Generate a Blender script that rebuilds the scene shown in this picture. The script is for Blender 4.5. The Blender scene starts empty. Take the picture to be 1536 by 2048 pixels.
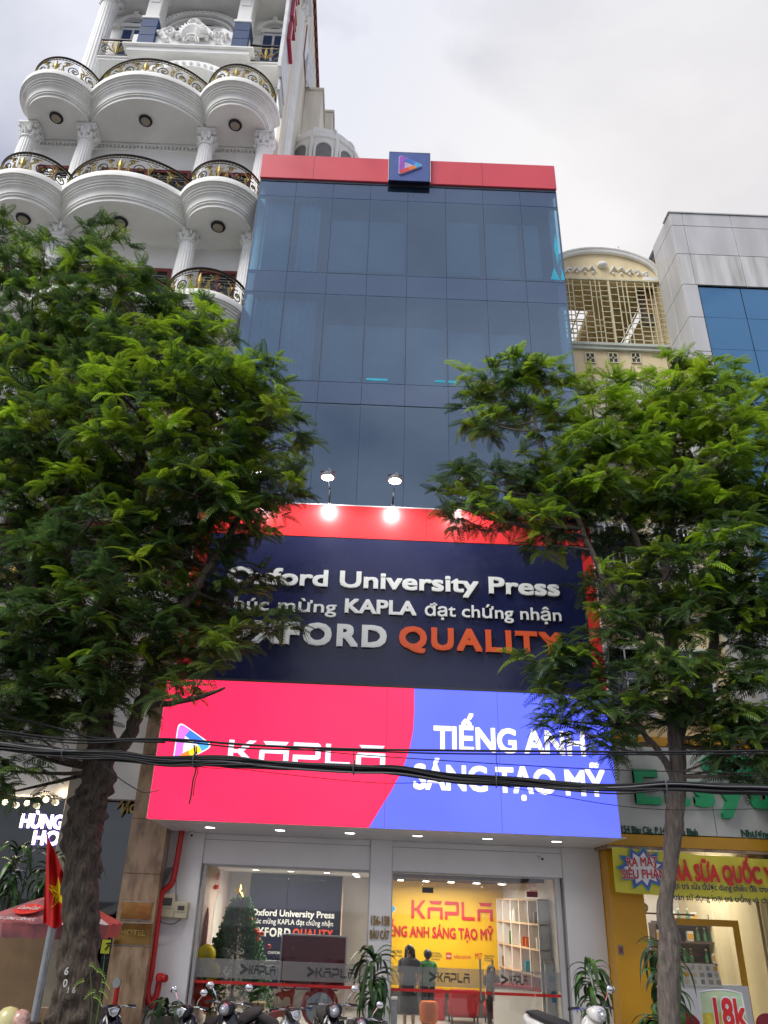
import bpy, math, random
from mathutils import noise
from mathutils import Vector, Matrix
random.seed(7)
SC = bpy.context.scene
COL = SC.collection
PI = math.pi

# ------------------------------------------------------------------ camera
F_PX, CX, CY = 1538.0, 730.0, 1024.0
ROLL = math.atan(125 / 3059); PITCH = math.atan(1538 / 3062); CAM_H = 2.25
cr, sr, ct, st = math.cos(ROLL), math.sin(ROLL), math.cos(PITCH), math.sin(PITCH)
cam = bpy.data.cameras.new('camera'); cam.sensor_fit = 'VERTICAL'
cam.sensor_height = 36; cam.sensor_width = 27
cam.lens = F_PX / 2048 * 36; cam.shift_x = 38 / 2048
cam.clip_start = .1; cam.clip_end = 2000
co = bpy.data.objects.new('camera', cam); COL.objects.link(co)
r0 = Vector((1, 0, 0)); u0 = Vector((0, -st, ct)); fw = Vector((0, ct, st))
rr = r0 * cr + u0 * sr; uu = -r0 * sr + u0 * cr
m = Matrix((rr, uu, -fw)).transposed().to_4x4(); m.translation = (0, 0, CAM_H)
co.matrix_world = m
SC.camera = co

# ------------------------------------------------------------------ sky and sun
SUN_EL, SUN_AZ = math.radians(50), math.radians(228)
w = bpy.data.worlds.new('World'); SC.world = w; w.use_nodes = True
nt = w.node_tree; N = nt.nodes; L = nt.links
bg = N['Background']; bg.inputs[1].default_value = 1.0
sky = N.new('ShaderNodeTexSky'); sky.sky_type = 'NISHITA'; sky.sun_disc = False
sky.sun_elevation = SUN_EL; sky.sun_rotation = SUN_AZ
sc_ = N.new('ShaderNodeVectorMath'); sc_.operation = 'SCALE'; sc_.inputs[3].default_value = .06
L.new(sky.outputs[0], sc_.inputs[0])
tc = N.new('ShaderNodeTexCoord')
mp = N.new('ShaderNodeMapping'); mp.inputs['Scale'].default_value = (1, 1, 2.2); mp.inputs['Location'].default_value = (3.1, 1.7, .4)
L.new(tc.outputs['Generated'], mp.inputs[0])
n1 = N.new('ShaderNodeTexNoise'); n1.inputs['Scale'].default_value = 2.1; n1.inputs['Detail'].default_value = 7
n1.inputs['Roughness'].default_value = .5; n1.inputs['Distortion'].default_value = .35
L.new(mp.outputs[0], n1.inputs['Vector'])
rp = N.new('ShaderNodeValToRGB'); L.new(n1.outputs['Fac'], rp.inputs[0])
e = rp.color_ramp.elements
e[0].position = .36; e[0].color = (.215, .225, .285, 1)
e[1].position = .60; e[1].color = (.43, .435, .475, 1)
e2 = e.new(.5); e2.color = (.33, .336, .385, 1)
# the brightening towards the hidden low sun beyond the right-hand roofs
dt = N.new('ShaderNodeVectorMath'); dt.operation = 'DOT_PRODUCT'
dt.inputs[1].default_value = Vector((.36, .66, .64)).normalized()
L.new(tc.outputs['Generated'], dt.inputs[0])
mr = N.new('ShaderNodeMapRange'); mr.inputs[1].default_value = .88; mr.inputs[2].default_value = 1.0
mr.interpolation_type = 'SMOOTHSTEP'
L.new(dt.outputs['Value'], mr.inputs[0])
mg = N.new('ShaderNodeMix'); mg.data_type = 'RGBA'; mg.blend_type = 'MIX'
L.new(mr.outputs[0], mg.inputs[0]); L.new(rp.outputs[0], mg.inputs[6]); mg.inputs[7].default_value = (.54, .515, .48, 1)
ms = N.new('ShaderNodeMath'); ms.operation = 'MULTIPLY'; ms.inputs[1].default_value = .62
L.new(mr.outputs[0], ms.inputs[0]); L.new(ms.outputs[0], mg.inputs[0])
mx = N.new('ShaderNodeMix'); mx.data_type = 'RGBA'; mx.inputs[0].default_value = .9
L.new(sc_.outputs[0], mx.inputs[6]); L.new(mg.outputs[2], mx.inputs[7])
L.new(mx.outputs[2], bg.inputs[0])
sl = bpy.data.lights.new('sun', 'SUN'); sl.energy = 1.5; sl.angle = math.radians(34); sl.color = (1, .97, .92)
so = bpy.data.objects.new('sun', sl); COL.objects.link(so)
sd = Vector((math.sin(SUN_AZ) * math.cos(SUN_EL), math.cos(SUN_AZ) * math.cos(SUN_EL), math.sin(SUN_EL)))
so.rotation_euler = sd.to_track_quat('Z', 'Y').to_euler(); so.location = (0, -5, 40)
vs = SC.view_settings; vs.view_transform = 'Standard'; vs.look = 'None'; vs.gamma = 1; vs.exposure = 1.08
vs.use_curve_mapping = False
SC.render.engine = 'CYCLES'; SC.cycles.use_denoising = True
SC.cycles.max_bounces = 6; SC.cycles.diffuse_bounces = 4; SC.cycles.glossy_bounces = 3
SC.cycles.transparent_max_bounces = 12; SC.cycles.transmission_bounces = 3
SC.cycles.caustics_reflective = False; SC.cycles.caustics_refractive = False
SC.cycles.sample_clamp_indirect = 4

# ------------------------------------------------------------------ measuring helpers
def W(px, py, Y):
    """point of the place at distance Y seen at a pixel of the photograph"""
    u, v = px - CX, CY - py
    a = u * cr - v * sr; b = u * sr + v * cr
    t = Y / (F_PX * ct - b * st)
    return a * t, (F_PX * st + b * ct) * t + CAM_H
def WV(px, py, Y):
    x, z = W(px, py, Y); return Vector((x, Y, z))

# ------------------------------------------------------------------ materials
def mat(name, col, rough=.6, metal=0., var=.12, scale=3., bump=0., bscale=40., spec=.5, coat=0., stain=None, stretch=None):
    mt = bpy.data.materials.new(name); mt.use_nodes = True
    t = mt.node_tree; n = t.nodes; l = t.links; p = n['Principled BSDF']
    p.inputs['Roughness'].default_value = rough; p.inputs['Metallic'].default_value = metal
    p.inputs['Specular IOR Level'].default_value = spec; p.inputs['Coat Weight'].default_value = coat
    c = n.new('ShaderNodeTexCoord'); mpn = n.new('ShaderNodeMapping')
    if stretch: mpn.inputs['Scale'].default_value = stretch
    l.new(c.outputs['Object'], mpn.inputs[0])
    nz = n.new('ShaderNodeTexNoise'); nz.inputs['Scale'].default_value = scale; nz.inputs['Detail'].default_value = 6
    l.new(mpn.outputs[0], nz.inputs['Vector'])
    r = n.new('ShaderNodeValToRGB'); l.new(nz.outputs['Fac'], r.inputs[0])
    d = stain or tuple(x * (1 - var * 1.6) for x in col)
    r.color_ramp.elements[0].position = .3; r.color_ramp.elements[0].color = (*d, 1)
    r.color_ramp.elements[1].position = .62; r.color_ramp.elements[1].color = (*[min(1, x * (1 + var * .5)) for x in col], 1)
    l.new(r.outputs[0], p.inputs['Base Color'])
    rm = n.new('ShaderNodeMapRange'); rm.inputs[3].default_value = max(0, rough - .08); rm.inputs[4].default_value = min(1, rough + .1)
    l.new(nz.outputs['Fac'], rm.inputs[0]); l.new(rm.outputs[0], p.inputs['Roughness'])
    if bump:
        nb = n.new('ShaderNodeTexNoise'); nb.inputs['Scale'].default_value = bscale; nb.inputs['Detail'].default_value = 5
        l.new(mpn.outputs[0], nb.inputs['Vector'])
        b = n.new('ShaderNodeBump'); b.inputs['Strength'].default_value = bump; b.inputs['Distance'].default_value = .02
        l.new(nb.outputs['Fac'], b.inputs['Height']); l.new(b.outputs[0], p.inputs['Normal'])
    return mt
def emat(name, col, s=1.0, var=0., scale=.8):
    mt = bpy.data.materials.new(name); mt.use_nodes = True
    t = mt.node_tree; n = t.nodes; l = t.links
    p = n['Principled BSDF']; p.inputs['Base Color'].default_value = (*[x * .5 for x in col], 1); p.inputs['Roughness'].default_value = .4
    p.inputs['Emission Color'].default_value = (*col, 1); s = s * .75; p.inputs['Emission Strength'].default_value = s
    if var:
        c = n.new('ShaderNodeTexCoord'); nz = n.new('ShaderNodeTexNoise'); nz.inputs['Scale'].default_value = scale
        l.new(c.outputs['Object'], nz.inputs['Vector'])
        rm = n.new('ShaderNodeMapRange'); rm.inputs[1].default_value = .3; rm.inputs[2].default_value = .7
        rm.inputs[3].default_value = s * (1 - var); rm.inputs[4].default_value = s * (1 + var)
        l.new(nz.outputs['Fac'], rm.inputs[0]); l.new(rm.outputs[0], p.inputs['Emission Strength'])
    return mt
def glass(name, tint, refl, reflcol, rough=.02, body=None, bodyfac=0., wav=0.):
    """thin sheet glass: part mirror, part see-through, part coloured film"""
    mt = bpy.data.materials.new(name); mt.use_nodes = True
    t = mt.node_tree; n = t.nodes; l = t.links; n.clear()
    o = n.new('ShaderNodeOutputMaterial'); tr = n.new('ShaderNodeBsdfTransparent'); tr.inputs[0].default_value = (*tint, 1)
    g = n.new('ShaderNodeBsdfGlossy'); g.inputs[0].default_value = (*reflcol, 1); g.inputs['Roughness'].default_value = rough
    a = tr
    if body:
        d = n.new('ShaderNodeBsdfDiffuse'); d.inputs[0].default_value = (*body, 1)
        mb = n.new('ShaderNodeMixShader'); mb.inputs[0].default_value = bodyfac
        l.new(tr.outputs[0], mb.inputs[1]); l.new(d.outputs[0], mb.inputs[2]); a = mb
    fr = n.new('ShaderNodeFresnel'); fr.inputs[0].default_value = 1.5
    ad = n.new('ShaderNodeMath'); ad.operation = 'ADD'; ad.use_clamp = True; ad.inputs[1].default_value = refl
    l.new(fr.outputs[0], ad.inputs[0])
    mm = n.new('ShaderNodeMixShader'); l.new(ad.outputs[0], mm.inputs[0]); l.new(a.outputs[0], mm.inputs[1]); l.new(g.outputs[0], mm.inputs[2])
    if wav:
        nz = n.new('ShaderNodeTexNoise'); nz.inputs['Scale'].default_value = .7; c = n.new('ShaderNodeTexCoord')
        l.new(c.outputs['Object'], nz.inputs['Vector'])
        b = n.new('ShaderNodeBump'); b.inputs['Strength'].default_value = wav; b.inputs['Distance'].default_value = .1
        l.new(nz.outputs['Fac'], b.inputs['Height']); l.new(b.outputs[0], g.inputs['Normal'])
    l.new(mm.outputs[0], o.inputs[0])
    return mt
M = {}
M['white'] = mat('white_render', (.89, .89, .87), .6, var=.06, scale=1.2, bump=.1, stain=(.82, .82, .79))
M['whiteaged'] = mat('aged_white_render', (.88, .88, .85), .7, var=.08, scale=.6, bump=.12, stain=(.74, .73, .68), stretch=(2, 2, .35))
M['creamwall'] = mat('cream_side_wall', (.80, .76, .66), .8, var=.1, scale=.8, stain=(.60, .55, .45), stretch=(2, 2, .3))
M['shopwhite'] = mat('white_composite_panel', (.74, .74, .76), .32, var=.03, scale=1.5)
M['red'] = mat('red_composite_panel', (.74, .030, .035), .28, var=.05, scale=1.)
M['redtop'] = mat('faded_red_composite_panel', (.66, .075, .10), .35, var=.05, scale=1.)
M['navy'] = mat('navy_composite_panel', (.009, .012, .058), .26, var=.1, scale=1., coat=.2)
M['navybox'] = mat('navy_blue_box_face', (.075, .12, .34), .3, var=.05)
M['navydark'] = mat('navy_box_edge', (.01, .012, .05), .3)
M['letterwhite'] = mat('painted_white_letter', (.72, .74, .73), .35, var=.03)
M['letterorange'] = mat('orange_letter', (.68, .10, .028), .35, var=.04)
M['black'] = mat('black_plastic', (.012, .012, .013), .3, var=.1)
M['blackpaint'] = mat('black_gloss_paint', (.008, .008, .010), .12, coat=.6, var=.05)
M['rubber'] = mat('rubber', (.02, .02, .02), .8)
M['cable'] = mat('black_cable', (.014, .014, .016), .5)
M['cablegrey'] = mat('grey_cable', (.12, .12, .13), .5)
M['iron'] = mat('dark_wrought_iron', (.025, .022, .028), .4, .5)
M['gold'] = mat('gilded_iron', (.44, .33, .10), .4, .6, var=.3, scale=14.)
M['brass'] = mat('brass_plate', (.40, .24, .08), .25, .85, var=.3, scale=3.)
M['chrome'] = mat('chrome', (.75, .75, .76), .08, 1., var=.02)
M['steel'] = mat('galvanised_steel', (.36, .38, .39), .4, .7, var=.15, scale=6.)
M['redbrown'] = mat('maroon_window_frame', (.22, .035, .03), .4)
M['maroon'] = mat('maroon_panel', (.13, .006, .022), .35, var=.05)
M['darkglass'] = glass('dark_window_glass', (.10, .12, .13), .04, (.8, .85, .9))
M['curtain_wall'] = glass('blue_reflective_glass', (.34, .70, .92), .19, (.60, .74, .96), body=(.03, .075, .10), bodyfac=.34, wav=.06)
M['curtain_band'] = glass('blue_reflective_spandrel_glass', (.22, .46, .64), .20, (.60, .73, .97), body=(.030, .055, .09), bodyfac=.55, wav=.06)
M['blueglass'] = glass('bright_blue_reflective_glass', (.03, .14, .30), .22, (.45, .72, 1.0), body=(.01, .10, .24), bodyfac=.85, wav=.25)
M['clear'] = glass('clear_shop_glass', (.94, .96, .96), .02, (.9, .9, .9))
M['frost'] = glass('frosted_film', (.82, .83, .83), .0, (.5, .5, .5), .4, body=(.62, .62, .62), bodyfac=.26)
M['mullion'] = mat('dark_joint', (.11, .15, .20), .5)
M['skypaint'] = mat('cyan_painted_sky_glow', (.03, .42, .58), .4)  # opaque cyan: sky light seen through clear gaps, put into the colour
M['curtain'] = mat('pleated_curtain', (.74, .80, .84), .9, var=.1)
M['paleblind'] = mat('pale_roller_blind', (.50, .62, .58), .9, var=.06)
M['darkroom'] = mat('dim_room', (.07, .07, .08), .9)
M['marble'] = mat('brown_veined_marble', (.34, .235, .15), .22, var=.3, scale=2.2, stain=(.17, .105, .06), stretch=(3, 3, 1.1))
M['beige'] = mat('beige_pillar', (.34, .30, .23), .6, var=.08)
M['corr'] = mat('grey_fluted_cladding', (.11, .105, .11), .5, var=.06)
M['yellow'] = mat('yellow_cladding', (.60, .30, .008), .4, var=.06, scale=1.2)
M['yellowwall'] = mat('yellow_feature_wall', (.82, .50, .005), .45, var=.03)
M['redtext'] = mat('red_raised_letter', (.60, .02, .02), .4)
M['creamhouse'] = mat('cream_house_render', (.80, .67, .41), .75, var=.1, scale=.9, stain=(.64, .53, .33), bump=.1, stretch=(2, 2, .5))
M['creampaint'] = mat('cream_painted_steel', (.68, .62, .42), .5, var=.1, scale=8)
M['mint'] = mat('pale_mint_pilaster', (.55, .58, .50), .7, var=.12, scale=1.2, stretch=(2, 2, .4))
M['alu'] = mat('grey_aluminium_panel', (.55, .55, .56), .42, .1, var=.07, scale=.9, stain=(.46, .46, .46), stretch=(2, 2, .5))
M['aludirty'] = mat('weathered_aluminium_panel', (.56, .56, .56), .5, .05, var=.2, scale=1.6, stain=(.40, .39, .37), stretch=(3, 3, .35))
M['whiteaged'].node_tree.nodes['Color Ramp'].color_ramp.elements.new(.22).color = (.60, .585, .53, 1)
M['brick'] = mat('orange_brown_brick', (.34, .19, .10), .9, var=.3, scale=5)
M['greysign'] = mat('grey_sign_panel', (.55, .55, .52), .5, var=.06)
M['green'] = mat('green_raised_letter', (.012, .33, .12), .4)
M['greentext'] = mat('dark_green_letter', (.01, .10, .05), .5)
M['grey'] = mat('mid_grey', (.2, .2, .2), .5)
M['darkgrey'] = mat('dark_grey', (.05, .05, .052), .5)
M['wood'] = mat('pale_wood', (.60, .44, .30), .5, var=.1, scale=2, stretch=(1, 1, 6))
M['darkwood'] = mat('dark_timber_slat', (.09, .05, .03), .5)
M['ply'] = mat('brown_board', (.14, .085, .04), .7, var=.15)
M['cardboard'] = mat('gift_paper', (.44, .33, .17), .7, var=.2, scale=9)
M['interior'] = mat('white_interior_wall', (.76, .72, .68), .6, var=.02)
M['pinkwall'] = mat('blush_interior_wall', (.72, .58, .54), .6, var=.02)
M['floor'] = mat('polished_floor_tile', (.58, .57, .55), .15, var=.05)
M['asphalt'] = mat('asphalt', (.05, .05, .052), .85, var=.2, scale=6, bump=.3, bscale=90)
M['paving'] = mat('concrete_paving', (.38, .37, .35), .8, var=.12, scale=2, bump=.2)
M['kerb'] = mat('kerb_stone', (.33, .32, .30), .8, var=.15)
M['screed'] = mat('joint_mortar', (.15, .145, .14), .9)
M['paint'] = mat('road_paint', (.72, .72, .70), .6, var=.15, scale=8)
M['soffit'] = mat('white_soffit_panel', (.70, .70, .73), .35, var=.03)
M['leafdark'] = mat('strap_leaf', (.022, .070, .016), .32, var=.3, scale=6)
M['leafmid'] = mat('strap_leaf_light', (.065, .15, .028), .35, var=.3, scale=6)
M['pot'] = mat('glazed_pot', (.10, .09, .08), .35)
M['skin'] = mat('skin', (.45, .26, .18), .5, var=.05)
M['hair'] = mat('black_hair', (.010, .008, .007), .4)
M['clothdark'] = mat('dark_cloth', (.018, .018, .022), .8)
M['clothgrey'] = mat('grey_cloth', (.10, .10, .11), .8)
M['clothgreen'] = mat('green_cloth', (.03, .17, .04), .8)
M['sofa'] = mat('red_upholstery', (.38, .018, .022), .7)
M['orange'] = mat('orange_upholstery', (.60, .13, .02), .7)
M['scooterwhite'] = mat('white_gloss_paint', (.72, .71, .68), .15, coat=.5, var=.03)
M['scootersilver'] = mat('silver_gloss_paint', (.30, .31, .32), .22, .5, coat=.4)
M['scooterred'] = mat('red_gloss_paint', (.35, .012, .012), .2, coat=.4)
M['lens'] = mat('lamp_lens', (.55, .57, .60), .06, .6, var=.1, scale=30)
M['flag'] = mat('red_flag_cloth', (.62, .012, .010), .7, var=.08)
M['star'] = mat('yellow_star_cloth', (.80, .62, .01), .7)
M['yellowballoon'] = mat('yellow_balloon', (.80, .62, .01), .2)
M['redballoon'] = mat('red_balloon', (.62, .03, .02), .2)
M['blueballoon'] = mat('blue_balloon', (.25, .50, .72), .2)
M['needle'] = mat('artificial_needle', (.055, .19, .06), .6, var=.3, scale=8)
M['tinsel'] = mat('silver_green_tinsel', (.40, .48, .44), .4, .2, var=.4, scale=30)
M['goldstar'] = mat('gold_star', (.72, .46, .12), .2, .9)
M['paper'] = mat('printed_paper', (.62, .60, .54), .6, var=.1)
M['bannertex'] = mat('yellow_banner_cloth', (.72, .64, .06), .55, var=.08, scale=2.5)
M['navytext'] = mat('navy_print', (.012, .012, .10), .6)
M['cola'] = mat('red_parasol_print', (.62, .015, .012), .6)
M['parasol'] = mat('faded_parasol_cloth', (.30, .085, .085), .7, var=.4, scale=2.8, stain=(.10, .05, .07))
M['parasolwhite'] = mat('white_parasol_cloth', (.60, .56, .56), .7, var=.1)
M['parasolpink'] = mat('coral_parasol_cloth', (.50, .07, .06), .7, var=.15)
M['pipe'] = mat('red_fire_pipe', (.45, .012, .014), .35, var=.08)
M['meter'] = mat('beige_meter_box', (.46, .42, .30), .6, var=.08)
M['teal'] = mat('teal_print', (.02, .30, .42), .5)
M['purpleprint'] = mat('purple_print', (.12, .10, .42), .5)
M['whiteprint'] = mat('white_print', (.80, .80, .80), .5, var=.02)
M['orangeprint'] = mat('red_orange_print', (.66, .07, .03), .5)
M['lego'] = mat('red_square_print', (.60, .05, .02), .5)
M['helmet'] = mat('pale_yellow_helmet', (.60, .55, .26), .3, coat=.4)
M['helmetpink'] = mat('pink_patterned_helmet', (.55, .32, .27), .3, coat=.4, var=.3, scale=25)
M['chairred'] = mat('dark_red_plastic', (.22, .010, .022), .35)
M['bluetile'] = mat('navy_glazed_tile', (.03, .065, .17), .55, var=.2, scale=2, spec=.25)
M['winlight'] = mat('white_window_frame', (.72, .73, .74), .5)
M['letterred'] = mat('crimson_sign_letter', (.42, .008, .05), .35)
M['trunkpaint'] = mat('white_number_paint', (.40, .40, .38), .8)
M['downlight'] = emat('lit_downlight', (1, .95, .88), 9)
M['innerlight'] = emat('lit_inner_downlight', (1, .93, .80), 9)
M['floodlight'] = emat('lit_flood_lens', (1, .98, .95), 14)
M['globe'] = emat('lit_globe', (1, .80, .45), 5)
M['pinkled'] = emat('pink_lightbox', (1.0, .022, .088), 1.0, .10, .7)
M['blueled'] = emat('blue_lightbox', (.098, .128, 1.0), 1.0, .07, .7)
M['whiteled'] = emat('white_lightbox', (.88, .86, 1.0), .98)
M['purpleled'] = emat('purple_lightbox', (.42, .07, .80), .95)
M['violetled'] = emat('violet_lightbox', (.66, .16, .85), .95)
M['skyled'] = emat('sky_lightbox', (.07, .36, .85), .95)
M['azureled'] = emat('azure_lightbox', (.05, .18, .80), .95)
M['yellowled'] = emat('yellow_lightbox', (.95, .66, .03), .95)
M['orangeled'] = emat('orange_lightbox', (.95, .22, .03), .95)
M['lavender'] = mat('lavender_plastic', (.55, .45, .70), .3)
M['p_violet'] = mat('violet_plastic', (.34, .10, .52), .3)
M['p_azure'] = mat('azure_plastic', (.06, .20, .68), .3)
M['p_sky'] = mat('sky_plastic', (.05, .38, .68), .3)
M['p_orange'] = mat('orange_plastic', (.75, .22, .04), .3)
M['p_coral'] = mat('coral_plastic', (.68, .07, .06), .3)
M['neon'] = emat('lit_channel_letter', (.92, .86, 1.0), 2.0)
M['haloneon'] = emat('violet_halo', (.20, .10, .75), .7)

def bark_mat(name, c1, c2):
    mt = bpy.data.materials.new(name); mt.use_nodes = True
    t = mt.node_tree; n = t.nodes; l = t.links; p = n['Principled BSDF']; p.inputs['Roughness'].default_value = .95
    c = n.new('ShaderNodeTexCoord'); mpn = n.new('ShaderNodeMapping'); mpn.inputs['Scale'].default_value = (9, 9, 1.6)
    l.new(c.outputs['Object'], mpn.inputs[0])
    v = n.new('ShaderNodeTexVoronoi'); v.inputs['Scale'].default_value = 2.4; v.feature = 'DISTANCE_TO_EDGE'
    nz = n.new('ShaderNodeTexNoise'); nz.inputs['Scale'].default_value = 2.5; nz.inputs['Detail'].default_value = 8; nz.inputs['Roughness'].default_value = .7
    l.new(mpn.outputs[0], nz.inputs['Vector'])
    ad = n.new('ShaderNodeMix'); ad.data_type = 'VECTOR'; ad.inputs[0].default_value = .35
    l.new(mpn.outputs[0], ad.inputs[4]); l.new(nz.outputs['Color'], ad.inputs[5]); l.new(ad.outputs[1], v.inputs['Vector'])
    r = n.new('ShaderNodeValToRGB'); l.new(nz.outputs['Fac'], r.inputs[0])
    r.color_ramp.elements[0].position = .35; r.color_ramp.elements[0].color = (*c1, 1)
    r.color_ramp.elements[1].position = .68; r.color_ramp.elements[1].color = (*c2, 1)
    l.new(r.outputs[0], p.inputs['Base Color'])
    mm = n.new('ShaderNodeMath'); mm.operation = 'ADD'
    l.new(v.outputs['Distance'], mm.inputs[0]); l.new(nz.outputs['Fac'], mm.inputs[1])
    b = n.new('ShaderNodeBump'); b.inputs['Strength'].default_value = .9; b.inputs['Distance'].default_value = .045
    l.new(mm.outputs[0], b.inputs['Height']); l.new(b.outputs[0], p.inputs['Normal'])
    return mt
M['bark'] = bark_mat('rough_dark_bark', (.022, .017, .013), (.15, .115, .085))
M['barkgrey'] = bark_mat('smooth_grey_bark', (.10, .085, .072), (.24, .20, .17))
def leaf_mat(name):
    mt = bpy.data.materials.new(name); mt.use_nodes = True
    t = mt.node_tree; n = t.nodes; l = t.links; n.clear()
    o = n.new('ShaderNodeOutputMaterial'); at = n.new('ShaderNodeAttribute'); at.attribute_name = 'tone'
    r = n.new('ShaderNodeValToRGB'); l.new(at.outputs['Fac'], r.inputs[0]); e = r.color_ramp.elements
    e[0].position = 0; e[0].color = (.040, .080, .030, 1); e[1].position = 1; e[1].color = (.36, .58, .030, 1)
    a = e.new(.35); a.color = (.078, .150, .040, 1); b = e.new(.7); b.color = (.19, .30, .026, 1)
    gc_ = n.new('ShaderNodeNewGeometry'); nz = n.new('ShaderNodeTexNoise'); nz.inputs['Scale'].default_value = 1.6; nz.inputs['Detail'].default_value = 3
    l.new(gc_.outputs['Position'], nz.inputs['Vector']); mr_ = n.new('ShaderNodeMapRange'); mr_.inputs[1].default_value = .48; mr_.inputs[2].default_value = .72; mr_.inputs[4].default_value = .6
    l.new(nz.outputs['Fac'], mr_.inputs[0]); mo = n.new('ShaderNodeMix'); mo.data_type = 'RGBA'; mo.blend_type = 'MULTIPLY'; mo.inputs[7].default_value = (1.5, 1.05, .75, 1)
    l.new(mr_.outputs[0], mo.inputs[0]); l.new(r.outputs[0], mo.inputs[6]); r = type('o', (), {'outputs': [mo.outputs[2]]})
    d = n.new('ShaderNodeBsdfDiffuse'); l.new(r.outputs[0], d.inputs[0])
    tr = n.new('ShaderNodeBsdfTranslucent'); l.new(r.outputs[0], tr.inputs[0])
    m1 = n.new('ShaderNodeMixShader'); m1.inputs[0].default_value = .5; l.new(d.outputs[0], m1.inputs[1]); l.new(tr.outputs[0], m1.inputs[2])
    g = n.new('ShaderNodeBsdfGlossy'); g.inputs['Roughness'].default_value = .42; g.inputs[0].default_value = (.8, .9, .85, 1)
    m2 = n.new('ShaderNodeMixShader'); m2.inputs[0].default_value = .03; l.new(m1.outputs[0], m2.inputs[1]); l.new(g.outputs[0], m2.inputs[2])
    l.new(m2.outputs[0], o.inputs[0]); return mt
M['leaf'] = leaf_mat('feathery_leaf')

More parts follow.
